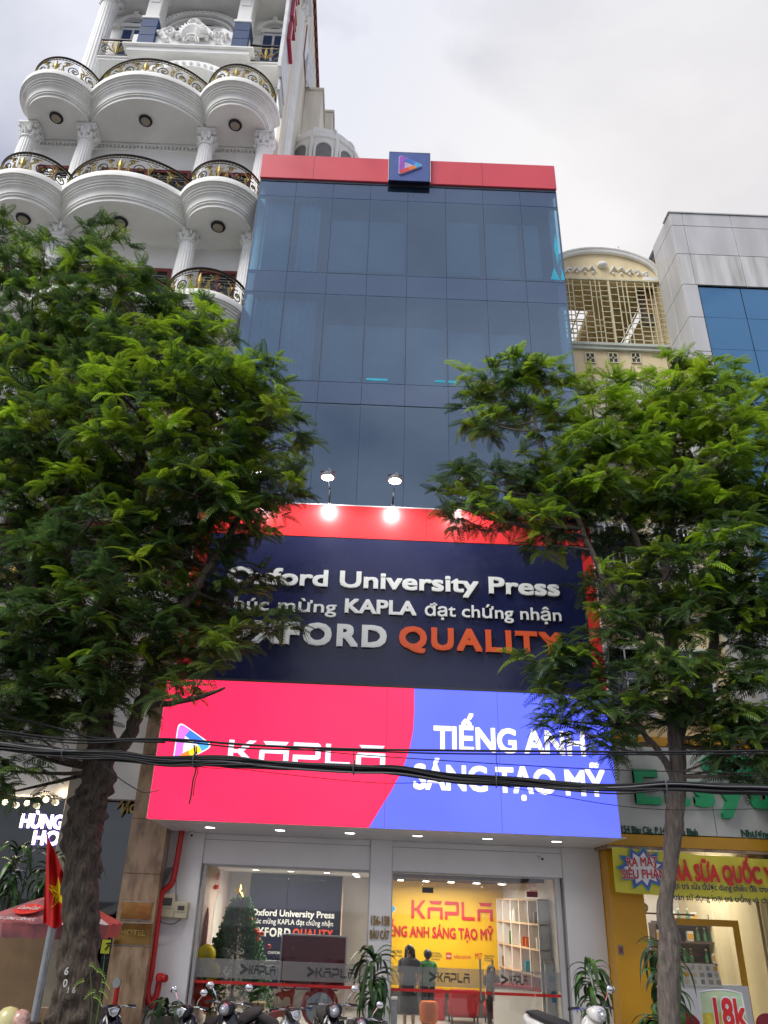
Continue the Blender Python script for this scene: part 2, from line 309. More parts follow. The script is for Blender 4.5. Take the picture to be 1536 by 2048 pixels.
# ------------------------------------------------------------------ mesh helpers
class MB:
    def __init__(s): s.v = []; s.f = []; s.t = []
    def add(s, vs, fs):
        k = len(s.v); s.v += [tuple(v) for v in vs]; s.f += [tuple(i + k for i in f) for f in fs]; return s
    def box(s, x0, x1, y0, y1, z0, z1, b=0.):
        if x0 > x1: x0, x1 = x1, x0
        if y0 > y1: y0, y1 = y1, y0
        if z0 > z1: z0, z1 = z1, z0
        if b <= 0:
            return s.add([(x0, y0, z0), (x1, y0, z0), (x1, y1, z0), (x0, y1, z0), (x0, y0, z1), (x1, y0, z1), (x1, y1, z1), (x0, y1, z1)],
                         [(0, 3, 2, 1), (4, 5, 6, 7), (0, 1, 5, 4), (1, 2, 6, 5), (2, 3, 7, 6), (3, 0, 4, 7)])
        b = min(b, (x1 - x0) * .49, (y1 - y0) * .49, (z1 - z0) * .49)
        vs = []
        for (z, i) in ((z0, b), (z0 + b, 0), (z1 - b, 0), (z1, b)):
            c = b if i else 0
            for (x, y) in ((x0 + b, y0 + c), (x1 - b, y0 + c), (x1 - c, y0 + b), (x1 - c, y1 - b), (x1 - b, y1 - c), (x0 + b, y1 - c), (x0 + c, y1 - b), (x0 + c, y0 + b)):
                vs.append((x, y, z))
        fs = [tuple(range(7, -1, -1)), tuple(range(24, 32))]
        for r in range(3):
            for i in range(8):
                j = (i + 1) % 8; fs.append((r * 8 + i, r * 8 + j, r * 8 + 8 + j, r * 8 + 8 + i))
        return s.add(vs, fs)
    def prism(s, pts, y0, y1):
        """outline in the x-z plane given depth from y0 (front) to y1"""
        n = len(pts)
        return s.add([(x, y0, z) for x, z in pts] + [(x, y1, z) for x, z in pts],
                     [tuple(range(n)), tuple(range(2 * n - 1, n - 1, -1))] + [(i, i + n, (i + 1) % n + n, (i + 1) % n) for i in range(n)])
    def tube(s, pts, r, n=6, cap=True):
        pts = [Vector(p) for p in pts]; rs = r if isinstance(r, (list, tuple)) else [r] * len(pts)
        vs = []; fs = []; prev = None
        for i, p in enumerate(pts):
            d = (pts[min(i + 1, len(pts) - 1)] - pts[max(i - 1, 0)])
            d = d.normalized() if d.length > 1e-9 else Vector((0, 0, 1))
            if prev is None:
                a = d.cross(Vector((0, 0, 1)) if abs(d.z) < .9 else Vector((0, 1, 0))).normalized()
            else:
                a = (prev - d * prev.dot(d)); a = a.normalized() if a.length > 1e-6 else d.orthogonal().normalized()
            prev = a; b = d.cross(a)
            for k in range(n):
                q = 2 * PI * k / n; vs.append(p + (a * math.cos(q) + b * math.sin(q)) * rs[i])
        for i in range(len(pts) - 1):
            for k in range(n):
                j = (k + 1) % n; fs.append((i * n + k, i * n + j, (i + 1) * n + j, (i + 1) * n + k))
        if cap: fs.append(tuple(range(n - 1, -1, -1))); q = (len(pts) - 1) * n; fs.append(tuple(range(q, q + n)))
        return s.add(vs, fs)
    def lathe(s, prof, c, n=20, a0=0., a1=2 * PI, sx=1., sy=1., flute=0., fn=0):
        full = abs(a1 - a0 - 2 * PI) < 1e-6; m_ = n if full else n + 1; vs = []; fs = []
        for (r, z) in prof:
            for k in range(m_):
                q = a0 + (a1 - a0) * k / n
                rr_ = r * (1 - (flute if (fn and k % 2) else 0))
                vs.append((c[0] + math.cos(q) * rr_ * sx, c[1] + math.sin(q) * rr_ * sy, c[2] + z))
        for i in range(len(prof) - 1):
            for k in range(n):
                j = (k + 1) % m_; fs.append((i * m_ + k, i * m_ + j, (i + 1) * m_ + j, (i + 1) * m_ + k))
        if full:
            fs.append(tuple(range(n - 1, -1, -1))); q = (len(prof) - 1) * n; fs.append(tuple(range(q, q + n)))
        return s.add(vs, fs)
    def ball(s, c, r, n=12, m_=8, sx=1, sy=1, sz=1):
        prof = [(r * math.sin(PI * i / m_) + (1e-4 if i in (0, m_) else 0), -r * sz * math.cos(PI * i / m_)) for i in range(m_ + 1)]
        return s.lathe(prof, c, n, sx=sx, sy=sy)
    def disc(s, c, r, ax='y', h=.01, n=16):
        d = {'x': Vector((1, 0, 0)), 'y': Vector((0, 1, 0)), 'z': Vector((0, 0, 1))}[ax] if isinstance(ax, str) else Vector(ax).normalized()
        c = Vector(c); return s.tube([c - d * h / 2, c + d * h / 2], r, n)
    def sheet(s, fn, nu, nv):
        vs = [fn(i / nu, j / nv) for j in range(nv + 1) for i in range(nu + 1)]
        return s.add(vs, [(j * (nu + 1) + i, j * (nu + 1) + i + 1, (j + 1) * (nu + 1) + i + 1, (j + 1) * (nu + 1) + i) for j in range(nv) for i in range(nu)])
def mesh_of(mb, name, mt, smooth=False):
    me = bpy.data.meshes.new(name); me.from_pydata(mb.v, [], mb.f); me.materials.append(M[mt] if isinstance(mt, str) else mt)
    if smooth:
        me.polygons.foreach_set('use_smooth', [True] * len(me.polygons))
        try: me.set_sharp_from_angle(angle=math.radians(38))
        except Exception: pass
    me.update(); return me
def place(name, me, parent=None, loc=None):
    o = bpy.data.objects.new(name, me); COL.objects.link(o)
    if parent is not None:
        o.parent = parent
        wm = parent['_w'] if '_w' in parent.keys() else (0, 0, 0)
        o.matrix_parent_inverse = Matrix.Translation((-wm[0], -wm[1], -wm[2]))
        o['_w'] = tuple(loc) if loc else (0., 0., 0.)
        if loc: o.location = loc
        # children are modelled in world coordinates, so a part's own frame is the world
    elif loc: o.location = loc
    return o
def ob(name, mb, mt, parent=None, smooth=False, label=None, loc=None):
    o = place(name, mesh_of(mb, name, mt, smooth), parent, loc)
    if label: o['label'] = label
    return o
def tag(o, label, cat, group=None):
    o['label'] = label; o['category'] = cat
    if group: o['group'] = group
    return o
def thing(name, label, cat, loc=(0, 0, 0), group=None):
    o = bpy.data.objects.new(name, None); COL.objects.link(o); o.location = loc; o['_w'] = tuple(float(a) for a in loc)
    o.empty_display_size = .2
    return tag(o, label, cat, group)
def struct(name, mb, mt, smooth=False):
    o = ob(name, mb, mt, None, smooth); o['kind'] = 'structure'; return o
def clone(src, loc, label, rotz=None, group=None, scale=None):
    """copy a thing with its parts and their sub-parts"""
    def cp(o, par):
        c = o.copy(); COL.objects.link(c)
        if par is not None: c.parent = par
        for ch in KIDS.get(o.name, []): cp(ch, c)
        return c
    r = cp(src, None); r.location = loc; r['label'] = label
    if rotz is not None: r.rotation_euler = (0, 0, rotz)
    if scale: r.scale = (scale,) * 3
    if group: r['group'] = group
    return r
KIDS = {}
def index_kids():
    KIDS.clear()
    for o in COL.objects:
        if o.parent: KIDS.setdefault(o.parent.name, []).append(o)

# ------------------------------------------------------------------ lettering
_glyph = {}
def raw_glyph(ch):
    if ch not in _glyph:
        c = bpy.data.curves.new('g', 'FONT'); c.body = ch; c.size = 1; c.resolution_u = 3
        o = bpy.data.objects.new('g', c)
        me = bpy.data.meshes.new_from_object(o)
        vs = [tuple(v.co) for v in me.vertices]; fs = [tuple(p.vertices) for p in me.polygons]
        _glyph[ch] = (vs, fs); bpy.data.objects.remove(o); bpy.data.curves.remove(c); bpy.data.meshes.remove(me)
    return _glyph[ch]
CAPH = max(v[1] for v in raw_glyph('H')[0])
def right_of(s_):
    vs = raw_glyph(s_)[0]; return max((v[0] for v in vs), default=0)
def layout(text, track=0.):
    xs = []
    for i, ch in enumerate(text):
        if ch == ' ': xs.append(None); continue
        xs.append(right_of(text[:i + 1]) - right_of(ch) + track * i)
    return xs
def glyph_mb(ch, h, xf, depth, bold, mb=None, ox=0., oz=0., y=0., slant=0.):
    vs, fs = raw_glyph(ch); k = h / CAPH; mb = mb or MB()
    dirs = [(0, 0)] if bold <= 0 else [(a * bold * .86, b * bold * .86) for a in (-1, 0, 1) for b in (-1, 0, 1) if a or b] + [(0, 0)]
    # outline edges for side walls
    cnt = {}
    for f in fs:
        for i in range(len(f)):
            a, b = f[i], f[(i + 1) % len(f)]; cnt[(a, b)] = 1
    edge = [(a, b) for (a, b) in cnt if (b, a) not in cnt]
    for q, (dx, dz) in enumerate(dirs):
        yy = y - depth - q * .00035
        base = [((v[0] + dx) * k * xf + ox + (v[1] * k) * slant, (v[1] + dz) * k + oz) for v in vs]
        n = len(vs)
        mb.add([(x, yy, z) for x, z in base], fs)
        if depth > .004:
            mb.add([(x, yy, z) for x, z in base] + [(x, y, z) for x, z in base], [(b, a, a + n, b + n) for a, b in edge])
    return mb
def write(text, x0, x1, z, h, y, mt, depth=.02, bold=.02, parent=None, part='letter', track=0., joined=False, name='lettering', slant=0., ang=0.):
    """letters standing on the x-z plane facing the street; width fitted to x0..x1"""
    xs = layout(text, track); k = h / CAPH
    wid = max(x + right_of(c) for x, c in zip(xs, text) if x is not None) * k
    xf = (x1 - x0) / wid if x1 is not None else 1.
    out = []; J = MB()
    for x, c in zip(xs, text):
        if x is None: continue
        zz = z + math.tan(ang) * x * k * xf
        if joined: glyph_mb(c, h, xf, depth, bold, J, x0 + x * k * xf, zz, y, slant)
        else:
            g = glyph_mb(c, h, xf, depth, bold, None, 0, 0, 0, slant)
            out.append(ob(part, g, mt, parent, loc=(x0 + x * k * xf, y, zz)))
    if joined: return ob(name, J, mt, parent)
    return out
# the angular five-letter word mark, drawn as strokes on a 0..1 high grid
def kapla_polys():
    P = []
    P.append(('K', [[(0, 0), (.17, 0), (.17, 1), (0, 1)], [(.68, 1), (.92, 1), (.50, .5), (.92, 0), (.68, 0), (.26, .5)], [(.19, .43), (.29, .43), (.29, .57), (.19, .57)]]))
    A = lambda o: [[(o + .10, 1), (o + .96, 1), (o + .86, .81), (o + .22, .81)], [(o, 0), (o + .17, 0), (o + .17, .46), (o + .82, .46), (o + .82, 0), (o + .99, 0), (o + .99, .65), (o + .08, .65), (o, .56)]]
    P.append(('A', A(1.06)))
    P.append(('P', [[(2.2, 0), (2.37, 0), (2.37, .25), (3.04, .25), (3.13, .34), (3.13, .91), (3.04, 1), (2.2, 1), (2.2, .81), (2.96, .81), (2.96, .44), (2.2, .44)]]))
    P.append(('L', [[(3.30, .08), (3.38, 0), (4.14, 0), (4.14, .19), (3.47, .19), (3.47, 1), (3.30, 1)]]))
    P.append(('A', A(4.34)))
    return P
KW = 5.33
def wordmark(x0, x1, z, h, y, mt, depth=.02, parent=None, joined=False, name='wordmark'):
    k = (x1 - x0) / KW; J = MB()
    for ch, polys in kapla_polys():
        mb = J if joined else MB()
        for poly in polys:
            mb.prism([(x0 + a * k, z + b * h) for a, b in poly], y - depth, y)
        if not joined: ob('letter', mb, mt, parent)
    if joined: return ob(name, J, mt, parent)
def rounded_tri(c, s, r, n=5):
    """play-button outline pointing right"""
    A = [(-.42, -.62), (.62, 0), (-.42, .62)]; out = []
    for i in range(3):
        p = Vector(A[i]); a = Vector(A[i - 1]); b = Vector(A[(i + 1) % 3])
        d1 = (a - p).normalized(); d2 = (b - p).normalized(); t = r * 1.7
        p1, p2 = p + d1 * t, p + d2 * t
        for q in range(n + 1):
            k = q / n; v = (1 - k) ** 2 * p1 + 2 * k * (1 - k) * p + k * k * p2
            out.append((c[0] + v.x * s, c[1] + v.y * s))
    return out
def play_logo(x, z, s, y, mats, depth, parent, rim=None):
    """ribbon triangle: violet upright, azure/sky top edge, yellow/orange lower edge"""
    O = rounded_tri((x, z), s, .13)
    if rim: ob('logo_rim', MB().prism([(x + (a - x) * 1.07, z + (b - z) * 1.07) for a, b in O], y - depth * .8, y), rim, parent)
    P = lambda *a: [(x + p * s, z + q * s) for p, q in a]
    def ribbon(pts, mt): ob('logo_ribbon', MB().prism(pts, y - depth, y), mt, parent)
    ribbon(P((-.42, -.40), (-.20, -.24), (-.20, .24), (-.08, .417)) + O[12:18], mats[0])
    ribbon(P((-.08, .417), (-.20, .24), (.22, 0), (.30, .191)), mats[1])
    ribbon(P((.22, 0), (.34, -.167)) + O[6:12] + P((.30, .191)), mats[2])
    ribbon(P((-.05, -.154), (.04, -.346), (.34, -.167), (.22, 0)), mats[3])
    ribbon(O[0:6] + P((.04, -.346), (-.05, -.154), (-.20, -.24), (-.42, -.40)), mats[4])

# ================================================================== ground
struct('road', MB().box(-60, 60, -40, 9.8, -.3, 0), 'asphalt')
struct('pavement_base', MB().box(-60, 60, 10.0, 17.2, -.3, .112), 'screed')
struct('ground', MB().box(-200, 200, -160, 220, -.9, -.304), 'screed')
kb = MB()
for i in range(60): kb.box(-60 + i * 2 + .006, -58 + i * 2 - .006, 9.8, 9.998, -.3, .13, .012)
struct('kerb', kb, 'kerb')
lane = MB()
for i in range(16): lane.box(-40 + i * 5, -38 + i * 5, -1.1, -.95, .0005, .004)
struct('lane_marking', lane, 'paint')
for name, y0, y1 in (('slab', 0, 0),):
    me = mesh_of(MB().box(-.295, .295, -.295, .295, -.02, .02, .004), 'paving_slab', 'paving')
    pav = bpy.data.objects['pavement_base']
    for i in range(17):
        for j in range(12):
            o = place('paving_slab', me, pav, loc=(-4.8 + i * .6, 10.3 + j * .6, .13 + random.uniform(-.002, .002)))
    rest = MB()
    for i in range(40):
        for j in range(12):
            for x in (-5.4 - i * .6, 5.4 + i * .6): rest.box(x - .295, x + .295, 10.005 + j * .6, 10.595 + j * .6, .11, .15)
    r = ob('paving', rest, 'paving', pav); r['kind'] = 'stuff'

# ================================================================== the blue glass school building
BX0, BX1 = -3.42, 5.14
bld = thing('glass_building', 'narrow office building with dark blue mirrored glass front under a red top band', 'building', (.86, 15.6, 0))
body = MB().box(BX0 + .02, BX1 - .02, 21.75, 27, 0, 21.55)
body.box(BX0 + .02, BX0 + .2, 15.9, 21.75, 3.65, 21.55).box(BX1 - .2, BX1 - .02, 15.9, 21.75, 3.65, 21.55).box(BX0 + .2, BX1 - .2, 15.6, 21.75, 3.65, 3.8)
body.box(BX0 + .2, BX1 - .2, 15.9, 21.75, 21.3, 21.55)
ob('body', body, 'shopwhite', bld)
fl = MB()
for z0, z1 in ((9.2, 9.5), (12.99, 13.66), (16.5, 17.2), (20.1, 20.75)): fl.box(BX0 + .2, BX1 - .2, 15.72, 21.7, z0, z1)
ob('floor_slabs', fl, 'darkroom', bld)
ob('red_band', MB().box(BX0, BX1, 15.52, 15.88, 20.70, 21.68, .015), 'redtop', bld)
ob('sheet_joint', MB().box(-1.9, -1.892, 15.517, 15.522, 20.70, 21.68).box(3.0, 3.008, 15.517, 15.522, 20.70, 21.68), 'maroon', bld)
ob('band_joint', MB().box(BX0 + .01, BX1 - .01, 15.58, 15.8, 20.64, 20.70), 'mullion', bld)
cols = [BX0 + (BX1 - BX0) / 8 * i for i in range(9)]
rows = [(9.3, 13.0, 0), (13.02, 13.66, 1), (13.66, 16.48, 0), (16.48, 17.22, 1), (17.22, 20.05, 0), (20.05, 20.64, 1)]
for r_, (z0, z1, band) in enumerate(rows):
    for i in range(8):
        t = random.uniform(-.0016, .0016); t2 = random.uniform(-.0013, .0013)
        x0, x1, a0, a1 = cols[i] + .005, cols[i + 1] - .005, z0 + .006, z1 - .006
        mb = MB(); k = 1.0
        y = lambda x, z: 15.60 + (x - (x0 + x1) / 2) * t * 2 + (z - (a0 + a1) / 2) * t2 * 2
        mb.add([(x0, y(x0, a0), a0), (x1, y(x1, a0), a0), (x1, y(x1, a1), a1), (x0, y(x0, a1), a1),
                (x0, y(x0, a0) + .012, a0), (x1, y(x1, a0) + .012, a0), (x1, y(x1, a1) + .012, a1), (x0, y(x0, a1) + .012, a1)],
               [(0, 1, 2, 3), (0, 4, 5, 1), (1, 5, 6, 2), (2, 6, 7, 3), (3, 7, 4, 0)])
        ob('glass_pane', mb, 'curtain_band' if band else 'curtain_wall', bld)
mu = MB()
for x in cols[1:-1]: mu.box(x - .03, x + .03, 15.617, 15.70, 9.3, 20.64)
for z0, z1, b in rows[1:]: mu.box(BX0 + .02, BX1 - .02, 15.618, 15.69, z0 - .03, z0 + .03)
mu.box(BX0, BX0 + .02, 15.60, 15.7, 9.3, 20.64).box(BX1 - .02, BX1, 15.60, 15.7, 9.3, 20.64)
ob('mullion', mu, 'mullion', bld)
# what hangs behind the glass: pleated curtains on the left, pale blinds in the other bays
def pleats(x0, x1, z0, z1, y, amp=.05, per=.17):
    n = int((x1 - x0) / per * 4)
    return MB().sheet(lambda u, v: (x0 + u * (x1 - x0), y + amp * math.sin(2 * PI * (x0 + u * (x1 - x0)) / per + v * .6) * (1 + .4 * math.sin(u * 9)), z0 + v * (z1 - z0)), n, 4)
for (x0, x1, z0, z1) in ((-3.15, -1.5, 13.7, 16.45), (-3.2, -2.35, 17.3, 20.0), (-2.2, -1.6, 17.5, 20.0)):
    ob('curtain', pleats(x0, x1, z0, z1, 15.86), 'curtain', bld, True)
for (x0, x1, z0, z1) in ((-1.25, -.25, 13.75, 15.7), (-.17, .82, 13.75, 15.7), (.9, 1.9, 13.75, 15.7), (1.98, 2.95, 13.75, 15.6), (3.05, 4.0, 13.75, 15.6),
                         (-1.25, .8, 17.6, 19.5), (1.95, 2.9, 17.6, 19.6), (3.05, 4.0, 17.6, 19.6), (4.1, 4.6, 17.6, 19.6)):
    ob('blind', MB().box(x0, x1, 15.9, 15.91, z0, z1), 'paleblind', bld)
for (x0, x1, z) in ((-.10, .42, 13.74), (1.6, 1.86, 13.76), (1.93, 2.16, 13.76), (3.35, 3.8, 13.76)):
    ob('painted_sky_gap', MB().box(x0, x1, 15.590, 15.597, z, z + .07), 'skypaint', bld)  # opaque strips, the sky shining through is painted on
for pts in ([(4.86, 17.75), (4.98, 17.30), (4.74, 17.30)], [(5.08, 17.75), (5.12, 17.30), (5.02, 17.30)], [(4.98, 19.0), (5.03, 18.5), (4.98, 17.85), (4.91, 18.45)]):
    ob('painted_sky_gap', MB().prism(pts, 15.590, 15.597), 'skypaint', bld)  # kite-shaped gaps, their sky light painted the same way
# logo box on the top band
lb = thing('logo_sign', 'square blue box sign with a rainbow play-button emblem on the red top band', 'sign', (.88, 15.3, 20.6))
ob('sign_box', MB().box(.285, 1.475, 15.41, 15.52, 20.62, 21.82, .01), 'navydark', lb)
ob('sign_face', MB().box(.30, 1.46, 15.39, 15.408, 20.64, 21.80), 'navybox', lb)
ob('sign_edge', MB().box(.27, .285, 15.39, 15.5, 20.62, 21.84).box(1.475, 1.49, 15.39, 15.5, 20.62, 21.84).box(.285, 1.475, 15.39, 15.5, 21.822, 21.84), 'letterwhite', lb)
play_logo(.86, 21.24, .66, 15.39, ('p_violet', 'p_azure', 'p_sky', 'p_orange', 'p_coral'), .05, lb, 'lavender')

# navy board with its red frame
NX0, NX1, NZ0, NZ1 = -3.62, 4.93, 6.03, 9.97
nb = thing('navy_billboard', 'large navy board in a red frame with raised white and orange words', 'billboard', (.66, 15.1, 6))
ob('board', MB().box(NX0 + .30, NX1 - .24, 15.11, 15.16, NZ0, 9.19), 'navy', nb)
ob('red_frame', MB().box(NX0, NX1, 15.10, 15.17, 9.195, NZ1).box(NX0, NX0 + .295, 15.10, 15.17, NZ0, 9.19).box(NX1 - .235, NX1, 15.10, 15.17, NZ0, 9.19), 'red', nb)
ob('sheet_joint', MB().box(-1.2, -1.193, 15.097, 15.102, 9.195, NZ1).box(1.35, 1.357, 15.097, 15.102, 9.195, NZ1).box(3.6, 3.607, 15.097, 15.102, 9.195, NZ1), 'maroon', nb)
ob('casing', MB().box(NX0 + .01, NX1 - .01, 15.175, 15.575, NZ0, NZ1 - .02), 'shopwhite', nb)
ob('edge_trim', MB().box(NX0 - .03, NX0, 15.09, 15.5, NZ0, NZ1 + .02).box(NX1, NX1 + .03, 15.09, 15.5, NZ0, NZ1 + .02).box(NX0, NX1, 15.11, 15.5, NZ1, NZ1 + .03), 'shopwhite', nb)
def line(text, pl, pr, hpx, mt, bold, depth, parent, Y, track=0., **k):
    """a line of letters between two base-line pixels"""
    x0, z0 = W(*pl, Y); x1, z1 = W(*pr, Y)
    return write(text, x0, x1, (z0 + z1) / 2, hpx, Y, mt, depth, bold, parent, track=track, **k)
line('Oxford University Press', (452, 1168), (1117, 1190), .345, 'letterwhite', .030, .05, nb, 15.11)
line('chúc mừng', (442, 1219), (672, 1226), .26, 'letterwhite', .014, .04, nb, 15.11)
line('KAPLA', (687, 1226), (831, 1231), .285, 'letterwhite', .036, .05, nb, 15.11)
line('đạt chứng nhận', (848, 1232), (1122, 1243), .26, 'letterwhite', .014, .04, nb, 15.11)
line('OXFORD', (440, 1285), (770, 1292), .42, 'letterwhite', .045, .06, nb, 15.11, track=.10)
line('QUALITY', (797, 1297), (1122, 1308), .42, 'letterorange', .045, .06, nb, 15.11, track=.10)

# lit lightbox
SX0, SX1, SZ0, SZ1 = -3.72, 4.87, 3.40, 5.96
lx = thing('lightbox_sign', 'wide lit pink and blue lightbox with white words over the shop front', 'sign', (.6, 15, 3.4))
xs_, arc = W(827, 1372, 15)[0], []
for py, px in ((1370, 828), (1420, 828), (1460, 826), (1500, 818), (1540, 804), (1580, 783), (1620, 758), (1656, 737)):
    arc.append(W(px, py, 15))
arc[0] = (arc[0][0], SZ1); arc[-1] = (arc[-1][0], SZ0)
ob('pink_panel', MB().prism([(SX0, SZ0), arc[-1]] + arc[-2:0:-1] + [arc[0], (SX0, SZ1)], 15.0, 15.02), 'pinkled', lx)
ob('blue_panel', MB().prism([(x + .012, z) for x, z in arc] + [(SX1, SZ0), (SX1, SZ1)], 15.0, 15.02), 'blueled', lx)
for xq in (-1.57, .58, 2.72): ob('sheet_seam', MB().box(xq, xq + .006, 14.998, 15.0, SZ0, SZ1), 'pinkled' if xq < 0 else 'navybox' if xq > 1 else 'redtext', lx)
ob('case', MB().box(SX0 - .02, SX1 + .02, 15.024, 15.57, SZ0 + .01, SZ1), 'shopwhite', lx)
ob('trim', MB().box(SX0 - .02, SX1 + .02, 14.995, 15.02, SZ1 + .002, SZ1 + .05), 'darkgrey', lx)
x0, z0 = W(455, 1518, 15); x1, z1 = W(770, 1533, 15)
wordmark(x0, x1, (z0 + z1) / 2 - .04, .40, 15.0, 'whiteled', .012, lx)
x0, z0 = W(386, 1490, 15)
play_logo(x0 - .04, z0, .66, 15.0, ('violetled', 'azureled', 'skyled', 'yellowled', 'orangeled'), .012, lx, 'whiteled')
line('TIẾNG ANH', (868, 1499), (1170, 1510), .42, 'whiteled', .031, .012, lx, 15.0, track=-.01)
line('SÁNG TẠO MỸ', (826, 1576), (1212, 1592), .42, 'whiteled', .031, .012, lx, 15.0, track=-.01)

# canopy under the lightbox and the shop front piers
YW = 17.2
can = MB().add([(-3.70, 15.58, 3.395), (4.98, 15.58, 3.395), (4.98, 17.6, 3.33), (-3.70, 17.6, 3.33), (-3.70, 15.58, 3.6), (4.98, 15.58, 3.6), (4.98, 17.6, 3.6), (-3.70, 17.6, 3.6)],
               [(0, 3, 2, 1), (4, 5, 6, 7), (0, 1, 5, 4), (1, 2, 6, 5), (2, 3, 7, 6), (3, 0, 4, 7)])
ob('canopy_soffit', can, 'soffit', bld)
ob('soffit_lip', MB().box(-3.70, 4.98, 15.03, 15.575, 3.397, 3.408), 'soffit', bld)
piers = MB().box(-3.78, -3.02, YW, YW + .5, 0, 3.345, .01)
ob('pier', piers, 'shopwhite', bld)
ob('pier', MB().box(.40, .845, YW, YW + .5, 0, 3.345, .01), 'shopwhite', bld)
ob('pier', MB().box(4.33, 5.10, YW, YW + .5, 0, 3.345, .01), 'shopwhite', bld)
for x0, x1 in ((-3.015, .395), (.85, 4.325)):
    ob('header_panel', MB().box(x0, x1, YW + .06, YW + .4, 2.77, 3.335), 'shopwhite', bld)
    ob('header_joint', MB().box(x0, x1, YW + .055, YW + .058, 3.22, 3.228), 'grey', bld)
DL = []
for k, px in enumerate((420, 560, 700, 835, 975, 1113)):
    x, _ = W(px, 1655 + k * 5.8, 16.1); z = 3.395 - (16.1 - 15.58) * .065 / 2.02
    t = thing('downlight', ['lit round downlight at the left end of the shop canopy', 'lit round downlight second from the left of the canopy', 'lit round downlight left of the middle pier under the canopy',
              'lit round downlight right of the middle pier under the canopy', 'lit round downlight second from the right of the canopy', 'lit round downlight at the right end of the shop canopy'][k], 'ceiling light', (x, 16.1, z), 'downlights under the canopy')
    ob('rim', MB().lathe([(.085, -.006), (.115, -.012), (.12, 0)], (x, 16.1, z), 20), 'shopwhite', t, True)
    ob('diffuser', MB().disc((x, 16.1, z - .010), .088, 'z', .008, 20), 'downlight', t)
    li = bpy.data.lights.new('downlight_lamp', 'SPOT'); li.energy = 20; li.spot_size = math.radians(130); li.spot_blend = .8; li.color = (1, .94, .86); li.shadow_soft_size = .08
    lo = bpy.data.objects.new('downlight_lamp', li); COL.objects.link(lo); lo.location = (x, 16.1, z - .03)
# flood lamps on arms over the navy board
for k, (px, py) in enumerate(((515, 948), (655, 955), (790, 962), (930, 968), (1068, 972))):
    if k == 3: px, py = 930, 967
    x, z = W(px, py, 14.35)
    t = thing('flood_lamp', ['round flood lamp on an arm beside the left tree crown', 'round flood lamp on an arm above the left half of the navy board', 'round flood lamp on an arm above the middle of the navy board',
              'flood lamp hidden among leaves left of the right tree', 'dark flood lamp on an arm among the leaves of the right tree'][k], 'lamp', (x, 15.3, 10), 'flood lamps over the navy board')
    bx = x + (.03 if k < 2 else .0)
    ob('arm', MB().tube([(bx, 15.25, 9.985), (bx, 15.2, 10.12), (bx, 15.0, 10.3), (x, 14.45, z + .04)], .022, 8), 'chrome', t, True)
    ob('base_bracket', MB().box(bx - .06, bx + .06, 15.18, 15.32, 10.0, 10.03).box(bx - .03, bx + .03, 15.21, 15.27, 10.03, 10.10), 'steel', t)
    ob('housing', MB().lathe([(.04, .10), (.09, .09), (.12, .03), (.165, .01), (.165, -.015), (.13, -.02)], (x, 14.35, z + .02), 20), 'grey', t, True)
    ob('lens', MB().disc((x, 14.35, z - .004), .128, 'z', .008, 20), 'floodlight' if k not in (3,4) else 'lens', t)
    ob('bracket', MB().box(x - .16, x + .16, 14.33, 14.37, z + .13, z + .145), 'black', t)
    ob('cable', MB().tube([(x - .02, 14.35, z + .14), (x + .02, 14.30, z + .19), (x + .08, 14.33, z + .11), (x + .09, 14.38, z + .05)], .010, 5), 'whiteprint', t, True)
    if k != 4:
        li = bpy.data.lights.new('flood_lamp_light', 'SPOT'); li.energy = 80; li.spot_size = math.radians(125); li.spot_blend = .7; li.shadow_soft_size = .09; li.color = (1, .96, .93)
        lo = bpy.data.objects.new('flood_lamp_light', li); COL.objects.link(lo); lo.location = (x, 14.36, z - .03)
        lo.rotation_euler = Vector((0, -.55, 1)).to_track_quat('Z', 'Y').to_euler()
# little clear-cased camera domes and CCTV
for (px, py, lab) in ((384, 1668, 'small white security camera under the canopy beside the red pipe'), (1082, 1715, 'small white security camera above the right shop window')):
    x, z = W(px, py, 17.0)
    t = thing('security_camera', lab, 'camera', (x, 17.0, z), 'security cameras')
    ob('mount', MB().disc((x, 17.1, z + .05), .045, 'z', .02).box(x - .02, x + .02, 17.03, 17.2, z + .02, z + .045), 'whiteprint', t)
    ob('housing', MB().tube([(x, 17.12, z + .01), (x + .01, 16.93, z - .03)], .038, 12), 'whiteprint', t, True)
    ob('lens', MB().disc((x + .011, 16.927, z - .031), .026, 'y', .01), 'black', t)
# street number letters on the middle pier
for txt, y_, h_ in (('156-158', 1853, .125), ('BÀU CÁT', 1873, .125)):
    pass
nt_ = thing('street_number_sign', 'raised metal street number letters on the white middle pier', 'sign', (.62, YW, 1.5))
x0, z0 = W(735, 1849, YW); x1, z1 = W(776, 1851, YW); z0 = (z0 + z1) / 2
write('156-158', .43, .815, z0, .155, YW, 'brass', .025, .03, nt_)
write('BÀU CÁT', .43, .815, z0 - .235, .14, YW, 'brass', .025, .03, nt_)

